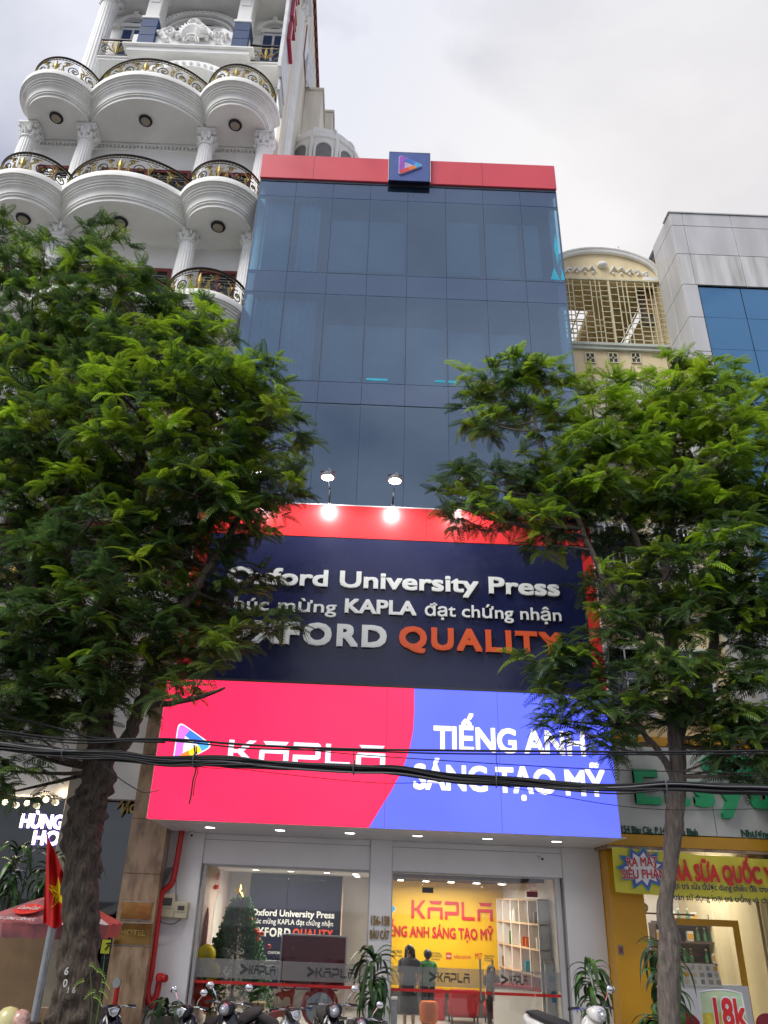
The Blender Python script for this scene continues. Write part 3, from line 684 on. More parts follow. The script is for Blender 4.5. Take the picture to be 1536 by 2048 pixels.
# ------------------------------------------------------------------ shop windows
for nm, x0, x1, joints in (('left', -2.93, .38, (-1.25,)), ('right', .87, 4.17, (1.48, 2.70, 3.66))):
    t = thing('shop_window', 'frameless %s of the shop with a frosted word-mark strip' % ('glass window left of the middle pier' if nm == 'left' else 'glass doors and window right of the middle pier'), 'shop window', ((x0 + x1) / 2, YW + .2, .15), 'glass fronts of the shop')
    ed = [x0] + list(joints) + [x1]
    for a, b in zip(ed[:-1], ed[1:]):
        ob('glass_pane', MB().box(a + .004, b - .004, YW + .20, YW + .21, .15, 2.765), 'clear', t)
        fz0, fz1 = .78, 1.10
        ob('frosted_strip', MB().box(a + .006, b - .006, YW + .19, YW + .192, fz0, fz1), 'frost', t)
        ob('red_stripe', MB().box(a + .006, b - .006, YW + .186, YW + .188, fz0 - .10, fz0 - .05), 'redtext', t)
    ob('frame', MB().box(x0 - .06, x0, YW + .12, YW + .28, .15, 2.768).box(x1, x1 + .02 if nm == 'left' else x1 + .10, YW + .12, YW + .28, .15, 2.768).box(x0, x1, YW + .14, YW + .26, 2.735, 2.768), 'alu', t)
    for (a, b) in (((-2.05, -1.28), (-.75, .28)) if nm == 'left' else ((1.62, 2.50), (3.02, 3.62))):
        wordmark(a + .16, b - .1, .86, .155, YW + .186, 'darkgrey', .002, t, True, 'window_lettering')
        O = [(a + .06 + p * .16, .94 + q * .16) for p, q in ((-.4, -.6), (.6, 0), (-.4, .6), (-.4, .25), (.1, 0), (-.4, -.25))]
        ob('window_emblem', MB().prism(O, YW + .183, YW + .185), 'darkgrey', t)
    if nm == 'right':
        for x in (2.60, 2.84):
            ob('door_handle', MB().tube([(x, YW + .10, .62), (x, YW + .10, 1.28)], .02, 10).tube([(x, YW + .1, .72), (x, YW + .2, .72)], .012, 6).tube([(x, YW + .1, 1.18), (x, YW + .2, 1.18)], .012, 6), 'chrome', t, True)
        for x in (1.58, 3.70):
            ob('door_clamp', MB().box(x - .10, x + .12, YW + .17, YW + .24, 2.40, 2.50), 'maroon' if x > 3 else 'darkgrey', t)

# ------------------------------------------------------------------ shop interior
room = MB().box(-3.3, 4.9, 17.3, 24, .02, .16)
struct('shop_floor', room, 'floor')
inn = thing('shop_interior', 'bright white shop room with a slatted ceiling seen behind the glass', 'room', (.6, 19, .16))
ob('back_wall', MB().box(-3.2, 4.9, 21.6, 21.7, .16, 3.3), 'interior', inn)
ob('side_wall', MB().box(-3.3, -3.0, 17.75, 21.6, .16, 3.3), 'pinkwall', inn)
ob('partition_wall', MB().add([(4.18, 17.5, .16), (4.5, 17.5, .16), (4.5, 21.6, .16), (3.66, 21.6, .16), (4.18, 17.5, 3.2), (4.5, 17.5, 3.2), (4.5, 21.6, 3.2), (3.66, 21.6, 3.2)],
   [(0, 4, 7, 3), (1, 2, 6, 5), (0, 1, 5, 4), (2, 3, 7, 6), (4, 5, 6, 7)]), 'interior', inn)
ob('ceiling', MB().box(-3.2, .71, 17.61, 21.6, 2.73, 3.3).box(.71, 4.9, 17.61, 21.6, 2.80, 3.3), 'interior', inn)
ob('partition_wall', MB().box(.55, .70, 19.2, 21.6, .16, 2.725), 'interior', inn)
for i in range(24):
    y = 18.0 + i * .15
    ob('ceiling_slat', MB().box(.72, 4.2 - (y - 17.5) * .185, y, y + .05, 2.68, 2.78), 'darkwood', inn)
ob('slat_backing', MB().box(.715, 4.4, 17.9, 21.5, 2.782, 2.796), 'black', inn)
ob('yellow_wall', MB().box(.72, 3.74, 20.9, 20.95, .50, 2.675), 'yellowwall', inn)
ob('stage_front', MB().box(.72, 3.6, 20.85, 20.9, .16, .50), 'darkgrey', inn)
for (x, y) in ((1.1, 18.5), (1.65, 18.5), (2.2, 18.5), (2.75, 18.5), (3.3, 18.5)):
    t = thing('track_light', 'white rectangular track light on the slatted ceiling, %s' % {1.1: 'leftmost beside the middle pier', 1.65: 'second from the middle pier', 2.2: 'in the middle of the row', 2.75: 'second from the shelves', 3.3: 'nearest to the white shelf wall'}[x], 'ceiling light', (x, y, 2.62), 'track lights in the shop')
    ob('light_body', MB().box(x - .065, x + .065, y - .17, y + .17, 2.635, 2.675, .01), 'whiteprint', t)
    ob('diffuser', MB().box(x - .055, x + .055, y - .16, y + .16, 2.627, 2.633), 'innerlight', t)
for (px, py, Y, zc) in ((512, 1738, 18.6, 2.727), (582, 1741, 18.6, 2.727), (654, 1745, 18.6, 2.727), (711, 1748, 18.6, 2.727), (712, 1757, 19.6, 2.727), (714, 1772, 20.9, 2.727)):
    x, z = W(px, py, Y)
    t = thing('recessed_light', {512: 'recessed ceiling light nearest the pink wall above the christmas tree', 582: 'recessed ceiling light in the middle over the navy poster', 654: 'recessed ceiling light over the right edge of the navy poster', 711: 'front light of the short row beside the middle pier', 712: 'second light of the short row beside the middle pier', 714: 'rear light of the short row beside the middle pier'}[px], 'ceiling light', (x, Y, zc), 'recessed lights in the shop ceiling')
    ob('rim', MB().lathe([(.065, -.004), (.085, -.008), (.088, 0)], (x, Y, zc), 16), 'whiteprint', t)
    ob('diffuser', MB().disc((x, Y, zc - .007), .066, 'z', .006, 16), 'innerlight', t)
for (x, y, e_, s_) in ((-1.3, 19.2, 52, 1.6), (2.2, 19.4, 56, 1.8)):
    li = bpy.data.lights.new('room_light', 'AREA'); li.shape = 'RECTANGLE'; li.size = s_; li.size_y = 1.5; li.energy = e_; li.color = (1, .90, .76)
    lo = bpy.data.objects.new('room_light', li); COL.objects.link(lo); lo.location = (x, y, 2.58)
# navy poster wall inside
po = thing('indoor_poster', 'navy poster with white and orange words on the wall behind the christmas tree', 'poster', (-1.5, 20.7, .5))
px0, pz1 = W(503, 1750, 20.7); px1, _ = W(685, 1762, 20.7)
ob('panel', MB().box(px0, px1, 20.7, 20.76, .45, 2.71), mat('matt_navy_print', (.010, .012, .035), .75, spec=.2), po)
ob('panel_edge', MB().box(px1, px1 + .03, 20.69, 20.8, .45, 2.71), 'wood', po)
_, zz = W(600, 1834, 20.69); k_ = dict(parent=po, joined=True)
write('Oxford University Press', px0 + .08, px1 - .16, zz, .13, 20.7, 'letterwhite', .01, .03, name='poster_lettering', **k_)
_, zz = W(600, 1848, 20.69)
write('chúc mừng KAPLA đạt chứng nhận', px0 + .08, px1 - .18, zz - .02, .105, 20.7, 'letterwhite', .01, .012, name='poster_lettering', **k_)
_, zz = W(600, 1869, 20.69)
write('OXFORD', px0 + .06, W(580, 1869, 20.69)[0], zz - .06, .17, 20.7, 'letterwhite', .01, .035, name='poster_lettering', track=.08, **k_)
write('QUALITY', W(585, 1869, 20.69)[0], px1 - .18, zz - .06, .17, 20.7, 'orangeprint', .01, .035, name='poster_lettering', track=.08, **k_)
write('OXFORD', -1.85, -1.5, 1.02, .05, 20.7, 'letterwhite', .004, .012, name='poster_lettering', **k_)
write('Partner of', -1.95, -1.5, .86, .05, 20.7, 'letterwhite', .004, .012, name='poster_lettering', **k_)
write('Excellence', -1.95, -1.5, .76, .05, 20.7, 'letterwhite', .004, .012, name='poster_lettering', **k_)
# yellow wall writing
ys = thing('yellow_wall_lettering', 'raised red words and logo on the yellow feature wall inside the shop', 'sign', (2, 20.9, 1.8))
x0, z0 = W(823, 1834, 20.9); x1, z1 = W(985, 1841, 20.9)
wordmark(x0, x1, (z0 + z1) / 2 - .02, .39, 20.9, 'redtext', .03, ys)
play_logo(.86, (z0 + z1) / 2 + .16, .50, 20.9, ('p_violet', 'p_azure', 'p_sky', 'yellow', 'p_orange'), .03, ys, 'whiteprint')
x0, z0 = W(785, 1872, 20.9); x1, z1 = W(986, 1880, 20.9)
write('TIẾNG ANH SÁNG TẠO MỸ', x0 - .28, x1, (z0 + z1) / 2, .215, 20.9, 'redtext', .025, .028, ys)
pz = W(880, 1915, 20.9)[1]
for txt, xa, xb, dz, h_, mt in (('OXFORD', .97, 1.3, .05, .06, 'darkgrey'), ('UNIVERSITY PRESS', .97, 1.3, -.02, .035, 'darkgrey'), ('NATIONAL', 1.98, 2.22, .06, .045, 'darkgrey'), ('GEOGRAPHIC', 1.98, 2.25, .0, .045, 'darkgrey'),
        ('LEARNING', 1.98, 2.2, -.06, .035, 'darkgrey'), ('education', 2.52, 2.93, -.005, .085, 'orangeprint'), ('MIT', 3.02, 3.2, 0, .12, 'redtext'), ('Massachusetts', 3.24, 3.48, .06, .035, 'darkgrey'), ('Institute of', 3.24, 3.44, .01, .035, 'darkgrey'), ('Technology', 3.24, 3.44, -.04, .035, 'darkgrey')):
    write(txt, xa, xb, pz + dz, h_, 20.9, mt, .003, .012, ys, joined=True, name='sponsor_lettering')
ob('sponsor_square', MB().box(2.34, 2.47, 20.894, 20.899, pz - .03, pz + .11), 'lego', ys)
write('LEGO', 2.352, 2.458, pz + .02, .04, 20.893, 'whiteprint', .003, .03, ys, joined=True, name='sponsor_lettering')
ob('sponsor_ring', MB().tube([(.88 + .055 * math.cos(a * PI / 8), 20.894, pz + .04 + .055 * math.sin(a * PI / 8)) for a in range(17)], .009, 5, False), 'darkgrey', ys)
def wallpt(s_, off, z):     # s along the wall from the street end, off into the room
    ax, ay, bx, by = 4.18, 17.5, 3.66, 21.6; L_ = math.hypot(bx - ax, by - ay); dx, dy = (bx - ax) / L_, (by - ay) / L_
    return (ax + dx * s_ - dy * 0 - dy * off * 1.0, ay + dy * s_ + dx * off * 1.0, z)
def wallbox(s0, s1, o0, o1, z0, z1):
    p = [wallpt(s0, o0, z0), wallpt(s1, o0, z0), wallpt(s1, o1, z0), wallpt(s0, o1, z0), wallpt(s0, o0, z1), wallpt(s1, o0, z1), wallpt(s1, o1, z1), wallpt(s0, o1, z1)]
    return MB().add(p, [(0, 3, 2, 1), (4, 5, 6, 7), (0, 1, 5, 4), (1, 2, 6, 5), (2, 3, 7, 6), (3, 0, 4, 7)])
# little wall logos high on both side walls
for X, y0, flip in ((-2.97, 18.9, 1), ):
    t = thing('wall_logo', 'small red word mark high on the left interior wall', 'sign', (X, y0, 2.5))
    mb = MB(); k = .62 / KW
    for ch, polys in kapla_polys():
        for poly in polys:
            mb.add([(X + .01, y0 + a * k, 2.5 + b * .14) for a, b in poly], [tuple(range(len(poly)))])
    ob('word_mark', mb, 'redtext', t)
    ob('caption', MB().box(X + .004, X + .012, y0, y0 + .5, 2.32, 2.40), 'redtext', t)
t = thing('wall_logo', 'small red word mark high on the right interior wall above the shelves', 'sign', (4.0, 18.8, 2.6))
mb = MB(); k = .5 / KW
for ch, polys in kapla_polys():
    for poly in polys: mb.add([wallpt(1.0 + (KW - a) * k if 0 else 1.5 - a * k, .012, 2.62 + b * .13) for a, b in poly], [tuple(range(len(poly)))])
ob('word_mark', mb, 'redtext', t); ob('caption', wallbox(1.0, 1.45, 0, .01, 2.5, 2.55), 'redtext', t)
# arch-shaped maroon recess in the left interior wall, lit niche
ar = [(y, .2) for y in (18.15, 18.75)] + [(18.45 + .30 * math.cos(a * PI / 10), 1.55 + .42 * math.sin(a * PI / 10)) for a in range(11)]
ob('arched_door', MB().add([(-2.992, y, z) for y, z in ar], [tuple(range(len(ar)))]), 'maroon', inn)
ar2 = [(y, .2) for y in (19.3, 20.5)] + [(19.9 + .60 * math.cos(a * PI / 10), 1.75 + .5 * math.sin(a * PI / 10)) for a in range(11)]
ob('arched_niche', MB().add([(-2.99, y, z) for y, z in ar2], [tuple(range(len(ar2)))]), 'interior', inn)
# white shelf unit on the right interior wall
sh = thing('shelf_unit', 'tall white open shelf unit along the right interior wall', 'shelf', (3.7, 19.5, .16))
for s_ in (.35, .95, 1.55, 2.15, 2.75, 3.2): ob('upright', wallbox(s_, s_ + .04, .0, .24, .16, 2.34), 'interior', sh)
for z in (.45, .95, 1.42, 1.88, 2.34): ob('shelf', wallbox(.35, 3.24, .0, .235, z, z + .035), 'wood', sh)
for k, (s_, z, hh, c_) in enumerate(((2.0, 1.915, .26, 'paper'), (2.1, 1.915, .22, 'whiteprint'), (2.2, 1.915, .24, 'grey'), (2.3, 1.915, .2, 'paper'), (1.3, 1.455, .16, 'orange'), (1.5, 1.455, .18, 'orange'), (2.4, 1.455, .26, 'needle'), (2.9, 1.455, .14, 'paper'), (3.0, .985, .2, 'brass'), (2.2, .985, .16, 'paper'), (1.4, .985, .2, 'teal'), (.6, 1.455, .2, 'paper'), (.7, 1.915, .22, 'grey'))):
    o = ob('book', wallbox(s_, s_ + .07, .03, .20, z, z + hh), c_)
    tag(o, ['pale book first on the top shelf', 'white book on the top shelf', 'grey book on the top shelf', 'pale book at the end of the top shelf row', 'orange box on the middle shelf', 'second orange box on the middle shelf', 'dark green box standing on the middle shelf', 'small pale box at the far end of the middle shelf',
            'brass coloured box on the lower shelf', 'pale box on the lower shelf', 'teal box on the lower shelf', 'pale box on the middle shelf nearest the glass', 'grey box on the top shelf nearest the glass'][k], 'book', 'things standing on the white shelves')
# sofas, stool, display board, water boxes
for k, (px0_, px1_) in enumerate(((898, 960), (972, 1030))):
    xa = W(px0_, 2020, 19.6)[0]; xb = W(px1_, 2020, 19.6)[0]
    t = thing('red_armchair', ['red upholstered armchair left of the pair behind the glass doors', 'red upholstered armchair right of the pair behind the glass doors'][k], 'armchair', ((xa + xb) / 2, 19.8, .16), 'red armchairs in the shop')
    ob('backrest', MB().box(xa, xb, 19.5, 19.66, .30, .60, .04), 'sofa', t, True)
    ob('seat', MB().box(xa + .02, xb - .02, 19.66, 20.2, .26, .44, .04), 'sofa', t, True)
    for x in (xa + .06, xb - .06):
        for y in (19.56, 20.1): ob('leg', MB().tube([(x, y, .16), (x, y, .31)], .018, 6), 'black', t)
xa = W(866, 2010, 20.2)[0]
t = thing('red_bench', 'small red upholstered block beside the woman in the shop', 'stool', (xa + .1, 20.2, .16)); ob('seat_block', MB().box(xa, xa + .26, 20.1, 20.4, .16, .56, .03), 'sofa', t, True); ob('foot', MB().box(xa + .03, xa + .23, 20.13, 20.37, .158, .18), 'black', t)
xa = W(842, 2030, 18.6)[0]
t = thing('orange_stool', 'round orange upholstered stool at the feet of the woman', 'stool', (xa + .16, 18.7, .16))
ob('seat', MB().lathe([(.16, .10), (.19, .13), (.19, .30), (.16, .34)], (xa + .17, 18.7, .16), 20), 'orange', t, True)
ob('base', MB().lathe([(.13, 0), (.14, .1)], (xa + .17, 18.7, .16), 16), 'black', t, True)
x0, z1 = W(566, 1870, 18.2); x1, z2 = W(692, 1877, 18.2); z0 = W(560, 1968, 18.2)[1]
t = thing('display_board', 'maroon board in a silver frame standing inside the left window', 'board', ((x0 + x1) / 2, 18.2, .16))
ob('panel', MB().box(x0, x1, 18.2, 18.22, z0, z1), 'maroon', t)
ob('frame', MB().box(x0 - .03, x0, 18.18, 18.23, z0 - .03, z1 + .03).box(x1, x1 + .03, 18.18, 18.23, z0 - .03, z1 + .03).box(x0, x1, 18.18, 18.23, z1, z1 + .03).box(x0, x1, 18.18, 18.23, z0 - .03, z0), 'alu', t)
for x in (x0 - .01, x1 + .01): ob('leg', MB().tube([(x, 18.21, .16), (x, 18.21, z0)], .016, 8).box(x - .02, x + .02, 17.95, 18.45, .16, .19), 'alu', t)
x, z = W(1103, 1945, 17.9)
t = thing('boxed_stack', 'translucent plastic drawer stack with blue labels behind the right pane', 'drawers', (x, 17.9, .16))
ob('drawer_body', MB().box(x - .17, x + .17, 17.75, 18.1, .16, 1.22, .02), 'whiteprint', t)
ob('label', MB().box(x - .1, x + .02, 17.744, 17.748, .9, 1.02).box(x + .0, x + .12, 17.744, 17.748, 1.06, 1.12).box(x - .06, x + .05, 17.744, 17.748, .6, .75), 'p_sky', t)
ob('top_tray', MB().box(x - .18, x + .18, 17.74, 18.12, 1.22, 1.27, .01), 'pinkwall', t)
xa, za = W(965, 1985, 18.0); xb, _ = W(1100, 1985, 18.0)
t = thing('reception_counter', 'white reception counter with a sloping red top edge inside the doors', 'counter', ((xa + xb) / 2 + .2, 18.6, .16))
ob('front', MB().add([(xa + .35, 18.9, .16), (xb, 18.0, .16), (xb + .3, 18.4, .16), (xa + .7, 19.3, .16), (xa + .35, 18.9, .70), (xb, 18.0, .70), (xb + .3, 18.4, .70), (xa + .7, 19.3, .70)],
   [(0, 1, 5, 4), (1, 2, 6, 5), (2, 3, 7, 6), (3, 0, 4, 7), (4, 5, 6, 7)]), 'interior', t)
ob('red_edge', MB().add([(xa + .34, 18.89, .70), (xb, 17.985, .70), (xb + .3, 18.4, .70), (xa + .7, 19.3, .70), (xa + .34, 18.89, .75), (xb, 17.985, .75), (xb + .3, 18.4, .75), (xa + .7, 19.3, .75)],
   [(0, 1, 5, 4), (1, 2, 6, 5), (2, 3, 7, 6), (3, 0, 4, 7), (4, 5, 6, 7)]), 'redtext', t)

# ================================================================== the white balcony hotel on the left
HX0, HX1 = -11.15, -3.46
hotel = thing('balcony_hotel', 'tall white hotel with stacked scalloped balconies and gilded iron railings', 'building', (-7.3, 17, 0))
hb = MB().box(HX0, HX1, 19.2, 34, 27.9, 39.2)
hb.box(HX0, HX1, 16.95, 34, 3.9, 24.35)
hb.box(HX0, HX1, 19.2, 34, 24.35, 27.9)
hb.box(HX0, HX1 - 0.0, 19.6, 34, 0, 3.9)
ob('front_wall', hb, 'white', hotel)
ob('side_wall', MB().box(HX1 + .003, HX1 + .13, 17.2, 34.02, 3.9, 39.0), 'creamwall', hotel)
cn = MB()
for i in range(30):
    y = 18.2 + i * .52
    cn.box(HX1 + .13, HX1 + .22, y, y + .26, 38.75, 38.98)
cn.box(HX1 + .13, HX1 + .26, 17.2, 34.1, 38.98, 39.15)
ob('roof_dentils', cn, 'redbrown', hotel)
# side wall things: service boxes, openings
for y0, y1, z0, z1, d in ((21.6, 23.3, 27.5, 33.4, .75), (24.5, 26.5, 30, 36.0, 1.0)):
    ob('service_shaft', MB().box(HX1 + .13, HX1 + .13 + d, y0, y1, z0, z1, .03).box(HX1 + .13, HX1 + .2 + d, y0 - .06, y1 + .06, z1, z1 + .12), 'creamwall', hotel)
for y0, z0, z1 in ((20.0, 33.4, 35.4), (22.4, 34.4, 36.4)):
    w_ = ob('side_window', MB().box(HX1 + .13, HX1 + .17, y0, y0 + 1.1, z0, z1), 'redbrown', hotel)
    ob('pane', MB().box(HX1 + .17, HX1 + .176, y0 + .08, y0 + 1.02, z0 + .08, z1 - .08), 'darkglass', w_)
    ob('open_sash', MB().add([(HX1 + .17, y0 + 1.1, z0), (HX1 + .42, y0 + 1.7, z0), (HX1 + .42, y0 + 1.7, z1), (HX1 + .17, y0 + 1.1, z1), (HX1 + .17, y0 + 1.14, z0), (HX1 + .42, y0 + 1.74, z0), (HX1 + .42, y0 + 1.74, z1), (HX1 + .17, y0 + 1.14, z1)],
       [(0, 1, 2, 3), (4, 7, 6, 5), (0, 4, 5, 1), (1, 5, 6, 2), (2, 6, 7, 3), (3, 7, 4, 0)]), 'winlight', w_)

CXS = (-3.62, -5.43, -9.18, -11.0)
def capital(x, y, z, r, parent):
    mb = MB().lathe([(r * .92, -.02), (r * 1.12, 0), (r * 1.12, .05), (r * .92, .07), (r * .95, .22), (r * 1.15, .42), (r * 1.35, .50)], (x, y, z), 20)
    for row, (zz, hh, rr_) in enumerate(((.07, .20, 1.0), (.20, .24, 1.08))):
        for k in range(8):
            a = (k + row * .5) * PI / 4; ca, sa = math.cos(a), math.sin(a)
            p = [(x + ca * r * rr_, y + sa * r * rr_, z + zz), (x + ca * r * (rr_ + .1), y + sa * r * (rr_ + .1), z + zz + hh * .6), (x + ca * r * (rr_ + .38), y + sa * r * (rr_ + .38), z + zz + hh), (x + ca * r * (rr_ + .46), y + sa * r * (rr_ + .46), z + zz + hh * .8)]
            mb.tube(p, [.05, .06, .045, .02], 5)
    for k in range(4):
        a = PI / 4 + k * PI / 2; cx, cy = x + math.cos(a) * r * 1.42, y + math.sin(a) * r * 1.42
        mb.disc((cx, cy, z + .44), .075, (-math.sin(a), math.cos(a), 0), .09, 10)
    mb.box(x - r * 1.35, x + r * 1.35, y - r * 1.35, y + r * 1.35, z + .50, z + .60, .02)
    return ob('capital', mb, 'white', parent, True)
def column(x, y, z0, z1, r, flute=.06):
    h = z1 - z0; pr = [(r * 1.3, 0), (r * 1.3, .12), (r * 1.12, .16), (r * 1.18, .24), (r, .30), (r * .99, h * .5), (r * .86, h - .62), (r * .86, h - .6)]
    c = ob('column', MB().lathe(pr, (x, y, z0), 40, flute=flute, fn=1), 'white', hotel, False)
    capital(x, y, z1 - .60, r * .88, c); return c

def arc_pts(x0, x1, y0, sag, n=28, off=0.):
    """bulging balcony edge between two columns, pushed out by off"""
    c = (x1 - x0) / 2; R = (c * c + sag * sag) / (2 * sag); cy = y0 - sag + R; cx = (x0 + x1) / 2
    a0 = math.asin(min(1, c / R)); a0 = a0 if sag <= c else PI - a0
    return [(cx + (R + off) * math.sin(-a0 + 2 * a0 * i / n), cy - (R + off) * math.cos(-a0 + 2 * a0 * i / n)) for i in range(n + 1)]
def balcony(x0, x1, z, sag, full=True):
    """z = underside of the slab"""
    YB = 16.45
    prof = [(0, 0), (0, .11), (.045, .115), (.045, .17), (.075, .175), (.075, .22), (.085, .28), (.12, .35), (.175, .39), (.175, .44), (.215, .445), (.215, .50), (.255, .505), (.27, .55), (.315, .575), (.315, .61), (.36, .615), (.36, .79), (.33, .83), (.20, .84)]
    prof = [(.03 + o, h) for o, h in prof]
    n = 30; vs = []; fs = []
    for o, h in prof:
        pts = arc_pts(x0, x1, YB, sag, n, o)
        vs += [(x, y, z + h) for x, y in pts]
    m_ = n + 1
    for i in range(len(prof) - 1):
        for k in range(n): fs.append((i * m_ + k, i * m_ + k + 1, (i + 1) * m_ + k + 1, (i + 1) * m_ + k))
    mb = MB().add(vs, fs)
    b = ob('balcony', mb, 'whiteaged', hotel, True)
    p = arc_pts(x0, x1, YB, sag, n, .03)
    ob('soffit', MB().add([(x, y, z + .004) for x, y in p] + [(x1 + .0, 17.0, z + .004), (x0, 17.0, z + .004)], [tuple(range(n + 3))]), 'white', b)
    p = arc_pts(x0, x1, YB, sag, n, .2)
    ob('deck', MB().add([(x, y, z + .835) for x, y in p] + [(x1, 17.0, z + .835), (x0, 17.0, z + .835)], [tuple(range(n + 3))]), 'white', b)
    cx = (x0 + x1) / 2; yl = YB - sag * .38
    lp = ob('balcony_lamp', MB().lathe([(.19, 0), (.21, -.02), (.20, -.05), (.15, -.06)], (cx, yl, z), 24), 'iron', b, True)
    ob('lamp_bowl', MB().lathe([(.15, -.05), (.13, -.09), (.08, -.12), (.02, -.13)], (cx, yl, z), 20), 'beige', b, True)
    # railing along the arc
    ro = .16; A = arc_pts(x0, x1, YB, sag, 64, ro)
    S = [0]
    for i in range(64): S.append(S[-1] + math.hypot(A[i + 1][0] - A[i][0], A[i + 1][1] - A[i][1]))
    T = S[-1]
    def at(s_, h, out=0.):
        s_ = max(0, min(T - 1e-6, s_)); i = 0
        while S[i + 1] < s_: i += 1
        k = (s_ - S[i]) / (S[i + 1] - S[i]); a, c_ = A[i], A[i + 1]
        tx, ty = c_[0] - a[0], c_[1] - a[1]; l_ = math.hypot(tx, ty)
        return (a[0] + tx * k + ty / l_ * out, a[1] + ty * k - tx / l_ * out, z + .84 + h)
    iron = MB(); gold = MB(); RH = .86
    fullpath = [i * T / 40 for i in range(41)]
    iron.tube([at(s_, RH) for s_ in fullpath], .036, 6).tube([at(s_, RH - .11) for s_ in fullpath], .014, 4)
    iron.tube([at(s_, .05) for s_ in fullpath], .020, 4)
    gold.tube([at(s_, RH - .045) for s_ in fullpath], .012, 4).tube([at(s_, .085) for s_ in fullpath], .009, 4)
    k = 0.; 
    while k < T: iron.tube([at(k, RH - .11), at(k, RH)], .011, 3, False); k += .10
    def spiral(s0, h0, r, turns, a0, sg, rad=.017):
        pts = []
        for i in range(17):
            q = i / 16; a = a0 + sg * turns * 2 * PI * q; rr_ = r * (1 - q * .72)
            pts.append(at(s0 + rr_ * math.cos(a), h0 + rr_ * math.sin(a)))
        iron.tube(pts, rad, 4, False)
        for a in (0, 2.1, 4.2):
            gold.tube([at(s0, h0, .01), at(s0 + .05 * math.cos(a + .5), h0 + .05 * math.sin(a + .5), .015), at(s0 + .085 * math.cos(a), h0 + .085 * math.sin(a), .01)], [.022, .024, .006], 4)
    def leaf(s0, h0, s1, h1, bend, r=.030):
        mx_, mz_ = (s0 + s1) / 2 - (h1 - h0) * bend, (h0 + h1) / 2 + (s1 - s0) * bend
        gold.tube([at(s0, h0, .012), at((s0 + mx_) / 2, (h0 + mz_) / 2, .02), at(mx_, mz_, .03), at((s1 + mx_) / 2, (h1 + mz_) / 2, .02), at(s1, h1, .012)], [.012, r * .8, r, r * .7, .006], 4)
    def boss(s0):
        for q in (-1, 1):
            leaf(s0, .10, s0 + q * .20, .36, -.35 * q, .036); leaf(s0 + q * .03, .16, s0 + q * .14, .58, .22 * q, .034)
            leaf(s0, .30, s0 + q * .10, .50, -.2 * q, .030); leaf(s0, .12, s0 + q * .30, .16, .25 * q, .028)
        gold.tube([at(s0, .10, .02), at(s0, .34, .04), at(s0, .50, .05), at(s0, .66, .03)], [.02, .055, .045, .012], 6)
    nb_ = 1 if T < 3.2 else 1
    mids = [T / 2]
    boss(T / 2)
    half = T / 2 - .28; cnt_ = max(1, round(half / .62)); step = half / cnt_
    for sd_ in (-1, 1):
        for i in range(cnt_):
            s0 = T / 2 + sd_ * (.28 + step * (i + .5)); h0 = .38
            r_ = min(.21, step * .38)
            spiral(s0, h0, r_, 1.35, PI / 2 if i % 2 else -PI / 2, sd_ * (1 if i % 2 else -1))
            spiral(s0 - sd_ * step * .46, .60 if i % 2 == 0 else .20, .09, 1.1, PI if sd_ > 0 else 0, -sd_, .012)
            leaf(s0 - sd_ * step * .5, .14, s0 - sd_ * step * .22, .60, .3 * sd_, .030); leaf(s0 + sd_ * step * .30, .66, s0 + sd_ * step * .5, .28, .25 * sd_, .028)
            leaf(s0 - sd_ * step * .44, .66, s0 - sd_ * step * .1, .66, -.18 * sd_, .022); leaf(s0 - sd_ * .1, .10, s0 + sd_ * step * .35, .12, .2 * sd_, .024)
    ob('railing', iron, 'iron', b); ob('gilded_leaves', gold, 'gold', b)
    return b
bal_cache = {}
for fi, z in enumerate((23.6, 19.5, 15.4, 11.3, 7.2, 3.95)):
    for (x0, x1, sag) in ((CXS[1], CXS[0], 1.06), (CXS[2], CXS[1], 1.12), (CXS[3], CXS[2], 1.06)):
        if fi == 0: bal_cache[x0] = balcony(x0, x1, z, sag)
        elif z > 4:
            src = bal_cache[x0]; c = src.copy(); COL.objects.link(c); c.location = (0, 0, z - 23.6)
            for ch in [o for o in COL.objects if o.parent == src]:
                d = ch.copy(); COL.objects.link(d); d.parent = c
    if z > 5 and fi > 0:
        for x in CXS: column(x, 16.47, z + .84, z + 4.1 - .01, .26)
    if z > 5:
        zt = z - .02
        dn = MB()
        for i in range(62): dn.box(HX0 + .1 + i * .124, HX0 + .16 + i * .124, 16.88, 16.95, zt - .16, zt - .06)
        dn.box(HX0, HX1, 16.84, 16.95, zt - .06, zt).box(HX0, HX1, 16.90, 16.95, zt - .24, zt - .17)
        ob('dentil_course', dn, 'white', hotel)
    for x0, x1 in ((-5.1, -3.95), (-8.7, -5.9), (-10.7, -9.5)) if z > 5 and fi > 0 else ():
        zb = z + .84; zt = zb + 2.15
        wf = ob('french_window', MB().box(x0, x1, 16.90, 16.95, zt - .12, zt).box(x0, x0 + .1, 16.90, 16.95, zb, zt - .12).box(x1 - .1, x1, 16.90, 16.95, zb, zt - .12).box((x0 + x1) / 2 - .05, (x0 + x1) / 2 + .05, 16.90, 16.95, zb, zt - .12), 'redbrown', hotel)
        ob('pane', MB().box(x0 + .1, x1 - .1, 16.925, 16.935, zb, zt - .12), 'darkglass', wf)
        lv = MB()
        for i in range(3): lv.box(x0 + .1, x1 - .1, 16.905, 16.92, zt - .3 - i * .1, zt - .27 - i * .1)
        ob('louvre', lv, 'grey', wf)
# drain pipes
ob('drain_pipe', MB().tube([(-9.0, 16.9, 21.0), (-9.0, 16.88, 22.6), (-9.4, 16.88, 23.2)], .03, 8).tube([(-3.95, 16.88, 16.3), (-3.95, 16.88, 19.1)], .035, 8), 'white', hotel, True)

